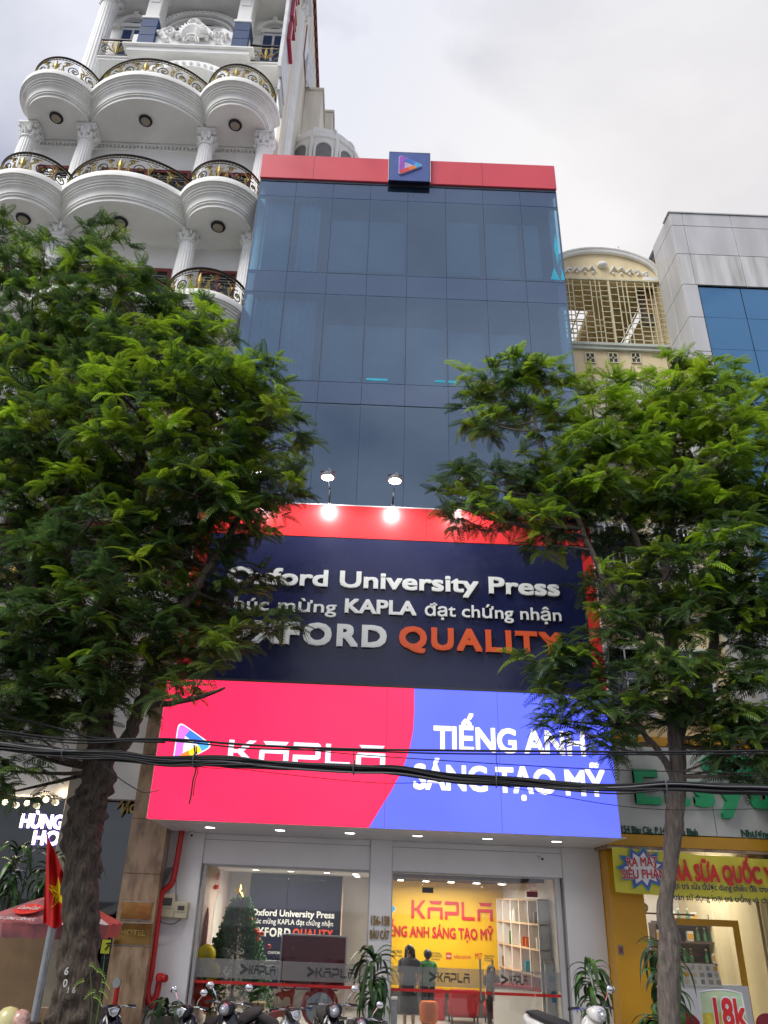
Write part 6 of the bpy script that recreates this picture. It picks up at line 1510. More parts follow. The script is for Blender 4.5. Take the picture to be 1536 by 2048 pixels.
for k, (lab, pts, r_) in enumerate((('upper twin cable running above the thick cable bundle', [(-120, 1452), (0, 1462), (150, 1480), (330, 1478), (500, 1490), (700, 1498), (900, 1501), (1150, 1503), (1330, 1504), (1660, 1500)], .017),
        ('single thin wire between the upper cable and the thick bundle', [(-120, 1470), (400, 1482), (700, 1508), (1000, 1528), (1240, 1540), (1536, 1547), (1660, 1550)], .007),
        ('slack thin wire drooping under the left half of the bundle', [(330, 1525), (420, 1536), (470, 1537), (600, 1552), (760, 1566), (900, 1563)], .005),
        ('slack thin wire drooping under the right half of the bundle', [(930, 1560), (1040, 1578), (1240, 1612), (1400, 1620), (1660, 1612)], .005),
        ('dark cable crossing the foliage high at the left edge', [(-120, 1380), (0, 1428), (110, 1455), (200, 1478), (330, 1485)], .014),
        ('thin wire looping from the trunk to the corner of the pink lightbox', [(190, 1515), (230, 1550), (262, 1572), (290, 1585), (318, 1580)], .008))):
    mb = MB(); cable(mb, pts, r_); 
    if k == 0: cable(mb, [(x, y + 5 + 2 * math.sin(x / 60)) for x, y in pts], .012)
    o = ob('overhead_cable', mb, 'cable', None, True); tag(o, lab, 'cable', 'overhead cables')

# ================================================================== street-level things
# red fire pipe and electricity meters on the left pier
fp = thing('fire_pipe', 'red fire pipe running down the white pier to a valve', 'pipe', WV(300, 1995, 17.0))
ob('pipe_run', MB().tube(smooth_path([(WV(px, py, 17.02), .062) for px, py in ((365, 1655), (361, 1680), (351, 1738), (343, 1768), (327, 1782), (320, 1812), (311, 1880), (303, 1943), (296, 1978), (304, 1994), (314, 1982), (319, 1960))], 4)[0], .058, 12), 'pipe', fp, True)
v = WV(320, 1956, 16.95); ob('valve', MB().lathe([(.075, -.05), (.085, 0), (.075, .06), (.05, .08)], v, 14).disc(v + Vector((.10, -.04, .0)), .065, (1, -.5, 0), .06, 14), 'pipe', fp, True)
ob('flange', MB().disc(WV(304, 2003, 16.98), .12, 'z', .03, 16), 'steel', fp)
fp2 = thing('fire_pipe', 'red fire hose outlet standing against the marble pier', 'pipe', WV(236, 1990, 16.5), 'fire pipes'); fp['group'] = 'fire pipes'
v = WV(236, 1968, 16.5); ob('riser', MB().tube([(v.x, 16.5, .13), (v.x, 16.5, v.z)], .045, 10), 'pipe', fp2, True); ob('outlet', MB().disc((v.x, 16.43, v.z + .03), .075, 'y', .10, 14), 'steel', fp2, True)
for k, (p0, p1, lab) in enumerate((((322, 1787), (348, 1836), 'larger beige electricity meter box beside the red pipe'), ((351, 1803), (374, 1838), 'smaller beige electricity meter box right of the larger one'))):
    x0, z1 = W(*p0, 17.05); x1, z0 = W(*p1, 17.05)
    t = thing('meter_box', lab, 'meter', (x0, 17.05, z0), 'electricity meters')
    ob('case', MB().box(x0, x1, 17.0, 17.2, z0, z1, .02), 'meter', t, True)
    ob('window', MB().box(x0 + .07, x1 - .07, 16.992, 17.0, z0 + (z1 - z0) * .5, z1 - .07), 'darkgrey', t)
    ob('cover_lip', MB().box(x0 + .03, x1 - .03, 16.994, 17.0, z0 + (z1 - z0) * .38, z0 + (z1 - z0) * .41), 'grey', t)
mc = MB()
for i in range(4): cable(mc, [(345 - i * 3, 1735), (330 - i * 2, 1765), (318 + i, 1790), (312 + i, 1815), (320, 1842), (345, 1848), (362, 1838)], .012, 17.0)
cable(mc, [(352, 1745), (352, 1800)], .010, 17.0)
o = ob('meter_cables', mc, 'cablegrey', None, True); tag(o, 'loose grey cables looping behind the meter boxes on the pier', 'cable')
# flag
fl = thing('flag', 'red flag with a yellow star hanging from a grey pole left of the trunk', 'flag', WV(67, 2048, 12.9))
a, b_ = WV(67, 2048, 12.9), WV(104, 1856, 12.9); x_ = (a.x + b_.x) / 2
ob('pole', MB().tube([(x_, 12.9, .13), (x_, 12.9, b_.z + .08)], .058, 14), 'steel', fl, True)
top = WV(95, 1668, 12.82); ob('staff', MB().tube([(x_, 12.88, b_.z - .1), top], [.022, .015], 8), 'steel', fl, True)
gcol = [[(94, 1670), (91, 1750), (88, 1810), (86, 1845)], [(98, 1678), (100, 1750), (99, 1815), (98, 1852)], [(106, 1695), (112, 1755), (113, 1818), (110, 1858)], [(116, 1716), (122, 1765), (124, 1815), (121, 1853)], [(124, 1738), (131, 1775), (133, 1813), (128, 1838)], [(127, 1745), (137, 1785), (139, 1812), (134, 1826)]]
def flagf(u, v, oy=0):
    i = min(int(u * 5), 4); k = u * 5 - i; j = min(int((1 - v) * 3), 2); q = (1 - v) * 3 - j
    A_ = [gcol[i][j][d] * (1 - k) + gcol[i + 1][j][d] * k for d in (0, 1)]; B_ = [gcol[i][j + 1][d] * (1 - k) + gcol[i + 1][j + 1][d] * k for d in (0, 1)]
    px, py = A_[0] * (1 - q) + B_[0] * q, A_[1] * (1 - q) + B_[1] * q
    return tuple(WV(px, py, 12.78 + .06 * math.sin(u * 15 + v * 3) + .02 * math.sin(u * 33) + oy))
ob('cloth', MB().sheet(flagf, 40, 16), 'flag', fl, True)
spt = [(.50 + (.46 if i % 2 == 0 else .19) * math.sin(i * PI / 5) * 1.0, .50 + (.21 if i % 2 == 0 else .085) * math.cos(i * PI / 5)) for i in range(10)]
sv = [flagf(.5, .5, -.02)] ; sf = []
for i in range(10):
    for q in range(6):
        k = q / 6; u = spt[i][0] * (1 - k) + spt[(i + 1) % 10][0] * k; w_ = spt[i][1] * (1 - k) + spt[(i + 1) % 10][1] * k; sv.append(flagf(u, w_, -.012))
ring = len(sv) - 1
mid = []
for i in range(ring):
    mid.append(tuple(flagf(.5 + (spt[(i // 6)][0] * (1 - (i % 6) / 6) + spt[(i // 6 + 1) % 10][0] * (i % 6) / 6 - .5) * .5, .5 + (spt[i // 6][1] * (1 - (i % 6) / 6) + spt[(i // 6 + 1) % 10][1] * (i % 6) / 6 - .5) * .5, -.012)))
sv += mid
for i in range(ring):
    j = (i + 1) % ring; sf += [(1 + i, 1 + j, 1 + ring + j, 1 + ring + i), (0, 1 + ring + i, 1 + ring + j)]
ob('star', MB().add(sv, sf), 'star', fl)
# parasol
pc = WV(118, 1788, 14.3); pr_ = 1.10
ps = thing('parasol', 'faded red and white street parasol behind the left trunk', 'parasol', (pc.x, 14.3, .13))
ob('pole', MB().tube([(pc.x, 14.3, .13), (pc.x, 14.3, pc.z)], .025, 10), 'steel', ps, True)
for k in range(8):
    a0, a1 = -PI / 2 + (k - .5) * PI / 4, -PI / 2 + (k + .5) * PI / 4
    def pf(u, v):
        a = a0 + (a1 - a0) * u; c_ = math.cos(PI / 8) / math.cos(abs(u - .5) * PI / 4)
        rr_ = pr_ * v * c_; return (pc.x + rr_ * math.cos(a), 14.3 + rr_ * math.sin(a), pc.z - .40 * v ** 1.25 - .03 * math.sin(PI * u) * v)
    mt_ = ['parasol', 'parasolwhite', 'parasolpink', 'parasolpink', 'parasol', 'parasolwhite', 'parasolwhite', 'parasol'][k]
    ob('canopy_panel', MB().sheet(pf, 8, 8), mt_, ps, True)
    def vf(u, v):
        a = a0 + (a1 - a0) * u; c_ = math.cos(PI / 8) / math.cos(abs(u - .5) * PI / 4); rr_ = pr_ * c_ * (1 - .04 * v)
        return (pc.x + rr_ * math.cos(a), 14.3 + rr_ * math.sin(a), pc.z - .40 - .20 * v - .012 * math.sin(u * 14))
    ob('valance', MB().sheet(vf, 12, 2), 'parasol' if k not in (2, 3) else 'parasolpink', ps, True)
    e_ = pf(0, 1); ob('rib', MB().tube([(pc.x, 14.3, pc.z - .03), (e_[0], e_[1], e_[2] - .01)], .008, 4), 'steel', ps)
def on_panel(g, a, r0_, zl):   # lay flat lettering on the sloping canopy
    ca, sa = math.cos(a), math.sin(a); out = []
    for (x, y, z) in g.v:
        r_ = r0_ - z; v_ = max(.02, r_ / pr_)
        out.append((pc.x + r_ * ca - x * sa * -1 * -1 + 0, 14.3 + r_ * sa + x * ca, pc.z - .40 * v_ ** 1.25 + .018 + zl - y * 0))
    m_ = MB(); m_.v = out; m_.f = g.f; return m_
def panel_text(text, h, w_, a, r0_, zl, mt, bold):
    xs = layout(text); k = h / CAPH; wid = max(x + right_of(c) for x, c in zip(xs, text) if x is not None) * k; xf = w_ / wid; J = MB()
    for x, c in zip(xs, text):
        if x is not None: glyph_mb(c, h, xf, 0, bold, J, x * k * xf - w_ / 2, 0, 0, .15)
    ob('parasol_lettering', on_panel(J, a, r0_, zl), mt, ps)
al = -PI / 2 - .28
ob('print_disc', on_panel(MB().add([(.24 * math.cos(q * PI / 10), 0, .17 * math.sin(q * PI / 10)) for q in range(20)], [tuple(range(20))]), al, .72, .0), 'cola', ps)
panel_text('Coca-Cola', .11, .38, al, .76, .012, 'whiteprint', .02)
panel_text('UỐNG CÙNG CẢM XÚC', .07, .80, al, 1.08, .014, 'whiteprint', .02)

# strap-leaved plants
_leaf_me = {}
def strap_leaf(seed, L_, droop, wdt, mt):
    key = (seed, mt)
    if key in _leaf_me: return _leaf_me[key]
    vs = []; n = 7; r = random.Random(seed)
    for i in range(n + 1):
        t = i / n; x = L_ * (t - .25 * droop * t * t); z = L_ * (.75 * t - droop * 1.15 * t * t); w_ = wdt * math.sin(PI * min(1, .12 + .88 * t)) ** .8 + .002; tw = .3 * math.sin(t * 3 + seed)
        vs += [(x, -w_, z + w_ * .35 + tw * w_), (x, 0, z), (x, w_, z + w_ * .35 - tw * w_)]
    fs = []
    for i in range(n): fs += [(i * 3, i * 3 + 1, i * 3 + 4, i * 3 + 3), (i * 3 + 1, i * 3 + 2, i * 3 + 5, i * 3 + 4)]
    me = mesh_of(MB().add(vs, fs), 'leaf', mt, True); _leaf_me[key] = me; return me
def plant(label, px, py, Y, crown_w, n, seed, pot=True, mt=('leafdark', 'leafdark', 'leafmid'), zbase=.13, layers=.45, group='potted strap-leaved plants'):
    """py: height of the middle of the leaf head"""
    r = random.Random(seed); c = WV(px, py, Y)
    t = thing('potted_plant', label, 'plant', (c.x, Y, zbase), group)
    if pot: ob('pot', MB().lathe([(.17, 0), (.24, .30), (.26, .32), (.26, .36), (.22, .36), (.20, .30)], (c.x, Y, zbase), 20), 'pot', t, True)
    ob('stem', MB().tube([(c.x, Y, zbase + .1), (c.x + .02, Y, (zbase + c.z) / 2), (c.x, Y, c.z + .1)], [.035, .03, .022], 8), 'barkgrey', t, True)
    for i in range(n):
        k = r.randrange(6); me = strap_leaf(k, crown_w * (.75 + .08 * k), .55 + .13 * k, .030 + .004 * k, r.choice(mt))
        o = place('leaf', me, t, loc=(c.x, Y, c.z + r.uniform(-layers, layers * .55)))
        hgt = (o.location.z - c.z) / layers
        o.rotation_euler = (r.uniform(-.3, .3), -max(-.9, min(1.0, -.25 + hgt * .75 + r.uniform(-.3, .3))), i * 2.399 + r.uniform(-.3, .3)); o.scale = (r.uniform(.75, 1.1),) * 3
    return t
plant('tall drooping strap-leaved plant in front of the middle pier', 748, 1945, 15.6, .62, 70, 1)
plant('smaller strap-leaved plant beside the yellow pier', 1182, 1955, 15.8, .52, 54, 2)
plant('strap-leaved plant with light new leaves at the foot of the pale trunk', 1330, 1928, 13.2, .40, 56, 3, mt=('leafdark', 'leafmid', 'leafmid'))
plant('dark bushy plant high at the left edge beneath the lit letters', 30, 1730, 15.9, .55, 60, 4, layers=.5, pot=True, zbase=.13)
plant('dark bushy plant between the flag and the beige pier', 96, 1745, 16.2, .48, 50, 6, layers=.45)
plant('small spiky plant beside the red fire pipe', 335, 2018, 15.4, .26, 26, 7, layers=.12)
plant('small dark plant with red flower behind the drinks shop glass', 1268, 1915, 17.8, .30, 40, 8, layers=.34)
plant('low spiky plant right of the pale trunk base', 1318, 2035, 12.6, .28, 26, 9, layers=.12)

# the pavement and floors lie a little lower than the first datum: stretch every foot down to them
G = -.25
def lower(z): return z + G if z <= .22 else (z + G * (1 - (z - .22) / .45) if z < .67 else z)
done = set()
for o in list(COL.objects):
    root = o
    while root.parent: root = root.parent
    if root.name.startswith('drink_'): continue
    if o.type == 'MESH' and tuple(o.location) == (0, 0, 0) and o.data.name not in done and 'crown' not in o.name:
        done.add(o.data.name); me = o.data; n = len(me.vertices); a = np.empty(n * 3, np.float32); me.vertices.foreach_get('co', a); a = a.reshape(-1, 3); z = a[:, 2]
        if z.min() < .67:
            a[:, 2] = np.where(z <= .22, z + G, np.where(z < .67, z + G * (1 - (z - .22) / .45), z)); me.vertices.foreach_set('co', a.ravel()); me.update()
    elif o.type == 'MESH' and tuple(o.location) != (0, 0, 0) and o.location.z < .3 and o.parent: o.location.z = lower(o.location.z)
FLOOR = .16 + G; PAVE = .15 + G

# ------------------------------------------------------------------ christmas tree
tx, tz = W(480, 1783, 18.5); tb = thing('christmas_tree', 'artificial christmas tree with gold star, tinsel and red baubles behind the left glass', 'christmas tree', (tx + .05, 18.5, FLOOR))
rx = random.Random(2); nd = MB(); H_ = tz - .12 - FLOOR
for i in range(2600):
    t = rx.random() ** .8; z = FLOOR + .25 + (H_ - .25) * t; R_ = .80 * (1 - t) ** .85 + .03; a = rx.uniform(0, 2 * PI); r0_ = R_ * rx.uniform(.5, .95)
    p = Vector((tx + .05 + r0_ * math.cos(a), 18.5 + r0_ * math.sin(a), z)); d = Vector((math.cos(a), math.sin(a), rx.uniform(-.5, .25))).normalized()
    u = d.cross(Vector((0, 0, 1))).normalized(); v_ = d.cross(u)
    for k in range(5):
        b_ = p + d * (.03 * k); w_ = (u * math.cos(k * 2.2 + i) + v_ * math.sin(k * 2.2 + i)) * .035
        nd.add([b_, b_ + w_ + d * .03, b_ + d * .05], [(0, 1, 2)]).add([b_, b_ - w_ + d * .03, b_ + d * .05], [(0, 1, 2)])
o = ob('foliage', nd, 'needle', tb); o['kind'] = 'stuff'
ob('trunk', MB().tube([(tx + .05, 18.5, FLOOR), (tx, 18.5, tz - .1)], [.04, .01], 8), 'darkwood', tb)
for q in range(3): ob('tree_foot', MB().tube([(tx + .05, 18.5, FLOOR + .1), (tx + .05 + .35 * math.cos(q * 2.1), 18.5 + .35 * math.sin(q * 2.1), FLOOR + .01)], .015, 6), 'darkwood', tb)
for k, (z_, sp) in enumerate(((1.55, 2.4), (1.12, 2.6), (.72, 2.8), (1.85, 1.8), (.45, 2.8))):
    t = (z_ - FLOOR) / H_; R_ = .80 * (1 - t) ** .85 + .02; mb = MB()
    pts = [Vector((tx + .05 + R_ * math.cos(-PI / 2 - sp / 2 + sp * i / 14), 18.5 + R_ * math.sin(-PI / 2 - sp / 2 + sp * i / 14), z_ + .12 * math.cos((i / 14 - .5) * 5 + k) )) for i in range(15)]
    mb.tube(pts, .014, 5)
    for i in range(90):
        q = rx.uniform(0, 13.99); p = pts[int(q)].lerp(pts[int(q) + 1], q % 1); d = Vector((rx.gauss(0, 1), rx.gauss(0, 1), rx.gauss(0, 1))).normalized() * .04
        mb.add([p, p + d, p + d * .5 + Vector((.008, 0, .008))], [(0, 1, 2)])
    ob('tinsel_garland', mb, 'tinsel', tb)
for (px, py) in ((464, 1861), (509, 1862), (515, 1868), (522, 1868), (513, 1879), (536, 1894), (498, 1840), (470, 1846)):
    x_, z_ = W(px, py, 18.0); t = (z_ - FLOOR) / H_; ob('bauble', MB().ball((x_, 18.5 - min(.5, .8 * (1 - t)), z_), .045, 10, 6), 'orangeprint', tb, True)
so_ = MB(); pts = [((.15 if i % 2 == 0 else .06) * math.sin(i * PI / 5), (.15 if i % 2 == 0 else .06) * math.cos(i * PI / 5)) for i in range(10)]
so_.add([(tx, 18.44, tz), (tx, 18.56, tz)] + [(tx + a, 18.5, tz + b) for a, b in pts], [(0, 2 + i, 2 + (i + 1) % 10) for i in range(10)] + [(1, 2 + (i + 1) % 10, 2 + i) for i in range(10)])
ob('star', so_, 'goldstar', tb)
# balloons
for k, (px, py, c, r_, lab) in enumerate(((413, 1912, 'yellowballoon', .19, 'upper yellow balloon behind the left end of the glass'), (424, 1945, 'yellowballoon', .17, 'lower yellow balloon behind the left end of the glass'), (395, 1985, 'redballoon', .17, 'red balloon behind the left end of the glass'), (395, 1925, 'blueballoon', .10, 'small blue balloon peeking out beside the yellow ones'), (412, 2005, 'redballoon', .14, 'lower red balloon resting near the floor behind the glass'))):
    v = WV(px, py, 17.75); t = thing('balloon', lab, 'balloon', tuple(v), 'balloons inside the shop')
    ob('balloon_skin', MB().lathe([(.01, -r_ * 1.25), (r_ * .35, -r_ * 1.0), (r_ * .8, -r_ * .45), (r_, .1 * r_), (r_ * .9, r_ * .6), (r_ * .5, r_ * .98), (.01, r_ * 1.12)], v, 18), c, t, True)
    ob('knot', MB().lathe([(.025, -r_ * 1.36), (.008, -r_ * 1.24)], v, 8), c, t)
# gift boxes
for k, (p0, p1, lab) in enumerate((((503, 2005), (529, 2060), 'taller wrapped gift box beside the christmas tree'), ((412, 2025), (430, 2060), 'small wrapped gift box left of the christmas tree'), ((498, 2036), (512, 2060), 'low wrapped gift box in front of the taller one'), ((487, 2030), (497, 2058), 'narrow red gift box between the wrapped boxes'))):
    Y_ = 17.7 - .03 * k; x0, z1 = W(*p0, Y_); x1, _ = W(p1[0], p0[1], Y_); t = thing('gift_box', lab, 'gift', ((x0 + x1) / 2, Y_, FLOOR), 'gift boxes under the tree'); c = 'cardboard' if k != 3 else 'redtext'
    ob('box', MB().box(x0, x1, Y_, Y_ + .3, FLOOR, z1, .006), c, t); m_ = (x0 + x1) / 2
    ob('ribbon', MB().box(m_ - .012, m_ + .012, Y_ - .004, Y_ + .304, FLOOR, z1 + .004).box(x0 - .003, x1 + .003, Y_ - .006, Y_ - .001, (z1 + FLOOR) / 2, (z1 + FLOOR) / 2 + .02), 'brass', t)
# reindeer cut-outs (flat printed board) and a plain white-bearded stand-in left as a red and white board
def board(name, pts, mt, par, y, s_, ox, oz): return ob(name, MB().prism([(ox + a * s_, oz + b * s_) for a, b in pts], y, y + .012), mt, par)
deer = [(0, 0), (.10, .02), (.16, .12), (.30, .14), (.42, .10), (.46, -.3), (.54, -.3), (.56, .10), (.62, .32), (.60, .42), (.68, .56), (.60, .60), (.52, .50), (.46, .50), (.40, .42), (.24, .36), (.10, .38), (.02, .46), (-.04, .44), (0, .34), (-.20, .28), (-.30, .20), (-.26, .14), (-.10, .14)]
for k, (px, py, s_, lab) in enumerate(((562, 2000, .42, 'upper red-brown reindeer cut-out leaning inside the left glass'), (548, 2040, .42, 'lower red-brown reindeer cut-out leaning inside the left glass'))):
    v = WV(px, py, 17.62 - .05 * k); t = thing('reindeer_cutout', lab, 'cut-out', tuple(v), 'reindeer cut-outs')
    board('outline', [((a - .2) * 1.12 + .2, (b - .15) * 1.12 + .15) for a, b in deer], 'whiteprint', t, v.y, s_, v.x, v.z); board('body_print', deer, 'orangeprint', t, v.y - .015, s_, v.x, v.z)
    an = MB()
    for q in (-1, 1): an.tube([(v.x + .02 * s_, v.y, v.z + .40 * s_), (v.x + (.02 + q * .10) * s_, v.y, v.z + .58 * s_), (v.x + (.02 + q * .06) * s_, v.y, v.z + .72 * s_)], .010, 5).tube([(v.x + (.02 + q * .10) * s_, v.y, v.z + .58 * s_), (v.x + (.02 + q * .2) * s_, v.y, v.z + .64 * s_)], .008, 5)
    ob('antlers', an, 'wood', t)
v = WV(640, 2010, 17.6); t = thing('festive_board', 'round red and white festive board standing inside the left glass', 'cut-out', tuple(v))
ob('red_round', MB().disc((v.x, 17.6, v.z - .02), .36, 'y', .014, 32), 'redtext', t); ob('white_round', MB().disc((v.x, 17.585, v.z - .06), .27, 'y', .012, 32), 'whiteprint', t)
ob('stand', MB().box(v.x - .2, v.x + .2, 17.55, 17.8, FLOOR, FLOOR + .02).box(v.x - .02, v.x + .02, 17.615, 17.64, FLOOR, v.z), 'redtext', t)
for i in range(6): ob('paper_snowflake', MB().prism([(v.x + .16 * math.cos(i * PI / 3) + (.05 if k % 2 else .02) * math.cos(k * PI / 6), v.z - .06 + .16 * math.sin(i * PI / 3) + (.05 if k % 2 else .02) * math.sin(k * PI / 6)) for k in range(12)], 17.57, 17.578), 'blueballoon', t)

# ------------------------------------------------------------------ people inside
def skin_mesh(name, verts, edges, radii, mt, root, par, sub=1):
    me = bpy.data.meshes.new(name); me.from_pydata([tuple(v) for v in verts], edges, []); o = bpy.data.objects.new(name, me); COL.objects.link(o)
    md = o.modifiers.new('Skin', 'SKIN'); md.use_smooth_shade = True
    sv = me.skin_vertices[0].data if me.skin_vertices else None
    if sv is None:
        bm_ = None
    for i, r_ in enumerate(radii): me.skin_vertices[0].data[i].radius = (r_, r_)
    for i in range(len(radii)): me.skin_vertices[0].data[i].use_root = (i == root)
    o.modifiers.new('Subdivision', 'SUBSURF').levels = sub; o.modifiers[-1].render_levels = sub
    bpy.context.view_layer.update()
    ev = o.evaluated_get(bpy.context.evaluated_depsgraph_get()); m2 = bpy.data.meshes.new_from_object(ev); m2.name = name; m2.materials.clear(); m2.materials.append(M[mt]); m2.polygons.foreach_set('use_smooth', [True] * len(m2.polygons))
    bpy.data.objects.remove(o); bpy.data.meshes.remove(me)
    return place(name, m2, par)
def person(label, x, y, z, h, face, top, bottom, hair_len, skirt):
    """standing figure; face = heading of the chest"""
    t = thing('person', label, 'person', (x, y, z), 'people inside the shop'); k = h / 1.62
    c_, s_ = math.cos(face), math.sin(face)
    def P_(a, f_, u): return Vector((x + (a * c_ - f_ * s_) * k, y + (a * s_ + f_ * c_) * k, z + u * k))
    V = []; E_ = []; R_ = []
    def add(p, r_, par=None):
        V.append(p); R_.append(r_ * k)
        if par is not None: E_.append((par, len(V) - 1))
        return len(V) - 1
    pel = add(P_(0, 0, .90), .135); wa = add(P_(0, 0, 1.04), .105, pel); ch = add(P_(0, .01, 1.22), .125, wa); nb_ = add(P_(0, 0, 1.33), .075, ch); nk = add(P_(0, .005, 1.40), .045, nb_); hd = add(P_(0, .02, 1.475), .082, nk); add(P_(0, .015, 1.545), .075, hd)
    for q in (-1, 1):
        sh_ = add(P_(q * .15, 0, 1.30), .055, ch); el_ = add(P_(q * .20, -.02, 1.06), .040, sh_); wr = add(P_(q * .17, .10, .88), .026, el_); pm = add(P_(q * .165, .13, .82), .030, wr)
        for f_ in range(5):
            b_ = add(P_(q * (.145 + f_ * .012), .14 + .004 * f_, .775), .009, pm); add(P_(q * (.145 + f_ * .012), .15, .735 + (.012 if f_ in (0, 4) else 0)), .007, b_)
        hp = add(P_(q * .085, 0, .84), .088, pel); kn = add(P_(q * .09, .01, .47), .055, hp); an = add(P_(q * .09, -.01, .09), .034, kn); add(P_(q * .10, .13, .035), .032, an)
    ob_ = skin_mesh('body', V, E_, R_, 'skin', 0, t)
    # face
    fc = MB()
    for q in (-1, 1): fc.ball(P_(q * .030, .098, 1.50), .011 * k, 8, 5)
    ob('eyes', fc, 'black', t); ob('nose', MB().tube([P_(0, .095, 1.50), P_(0, .118, 1.468), P_(0, .10, 1.46)], [.008, .013, .008], 6), 'skin', t, True); ob('mouth', MB().tube([P_(-.022, .098, 1.435), P_(0, .106, 1.434), P_(.022, .098, 1.435)], .005, 5), 'sofa', t)
    for q in (-1, 1): ob('ear', MB().ball(P_(q * .084, .01, 1.485), .020 * k, 8, 5, sx=.5), 'skin', t, True)
    hr = MB(); hr.ball(P_(0, -.012, 1.505), .105 * k, 14, 9, sz=1.02)
    if hair_len:
        for i in range(26):
            a = PI * (.0 + i / 25); p0 = P_(.085 * math.cos(a), -.02 - .085 * math.sin(a), 1.53); p1 = P_(.10 * math.cos(a), -.03 - .10 * math.sin(a), 1.36); p2 = P_(.12 * math.cos(a), -.05 - .10 * math.sin(a), 1.50 - hair_len)
            hr.tube([p0, p1, p2], [.026, .028, .010], 5)
    ob('hair', hr, 'hair', t, True)
    # blouse and skirt or trousers following the body
    def loft(name, rings, mt, n=18):
        vs = []; fs = []
        for (u, a, b, off) in rings:
            for i in range(n): q = 2 * PI * i / n; w_ = 1 + .03 * math.sin(q * 5 + u * 9); vs.append(P_(a * math.cos(q) * w_, off + b * math.sin(q) * w_, u))
        for j in range(len(rings) - 1):
            for i in range(n): fs.append((j * n + i, j * n + (i + 1) % n, (j + 1) * n + (i + 1) % n, (j + 1) * n + i))
        return ob(name, MB().add(vs, fs), mt, t, True)
    loft('top', [(.84, .165, .125, 0), (.95, .155, .12, 0), (1.06, .135, .11, 0), (1.2, .165, .125, .005), (1.30, .19, .11, 0), (1.345, .13, .085, 0), (1.37, .065, .06, 0)], top)
    for q in (-1, 1):
        ob('sleeve', MB().tube([P_(q * .12, 0, 1.31), P_(q * .185, 0, 1.27), P_(q * .20, -.01, 1.17), P_(q * .207, -.015, 1.08)], [.06 * k, .066 * k, .058 * k, .054 * k], 10), top, t, True)
    if skirt: loft('skirt', [(.35, .22, .20, 0), (.55, .20, .18, 0), (.75, .175, .155, 0), (.88, .155, .13, 0), (.95, .14, .118, 0)], bottom)
    else:
        for q in (-1, 1): ob('trouser_leg', MB().tube([P_(q * .085, 0, .92), P_(q * .09, .005, .6), P_(q * .09, .01, .3), P_(q * .09, 0, .10)], [.11 * k, .085 * k, .07 * k, .06 * k], 12), bottom, t, True)
    for q in (-1, 1): ob('shoe', MB().ball(P_(q * .095, .05, .035), .05 * k, 10, 6, sx=.8, sy=1.0, sz=.7).ball(P_(q * .10, .11, .03), .045 * k, 10, 6, sz=.6), 'black', t, True)
    return t
v = WV(819, 1889, 18.2)
person('woman with long black hair, dark top and long skirt behind the glass door', v.x, 18.2, FLOOR, v.z - FLOOR + .01, PI * .9, 'clothgrey', 'clothdark', .50, True)
v = WV(855, 1897, 19.0)
person('person with short black hair in a green top inside the shop', v.x, 19.0, FLOOR, v.z - FLOOR, .35, 'clothgreen', 'clothdark', 0, False)
v = WV(991, 1927, 18.7)
person('person with black hair partly hidden by the right glass door strip', v.x, 19.3, FLOOR, max(1.1, v.z - FLOOR - .05), PI * .95, 'clothgrey', 'clothdark', .2, False)

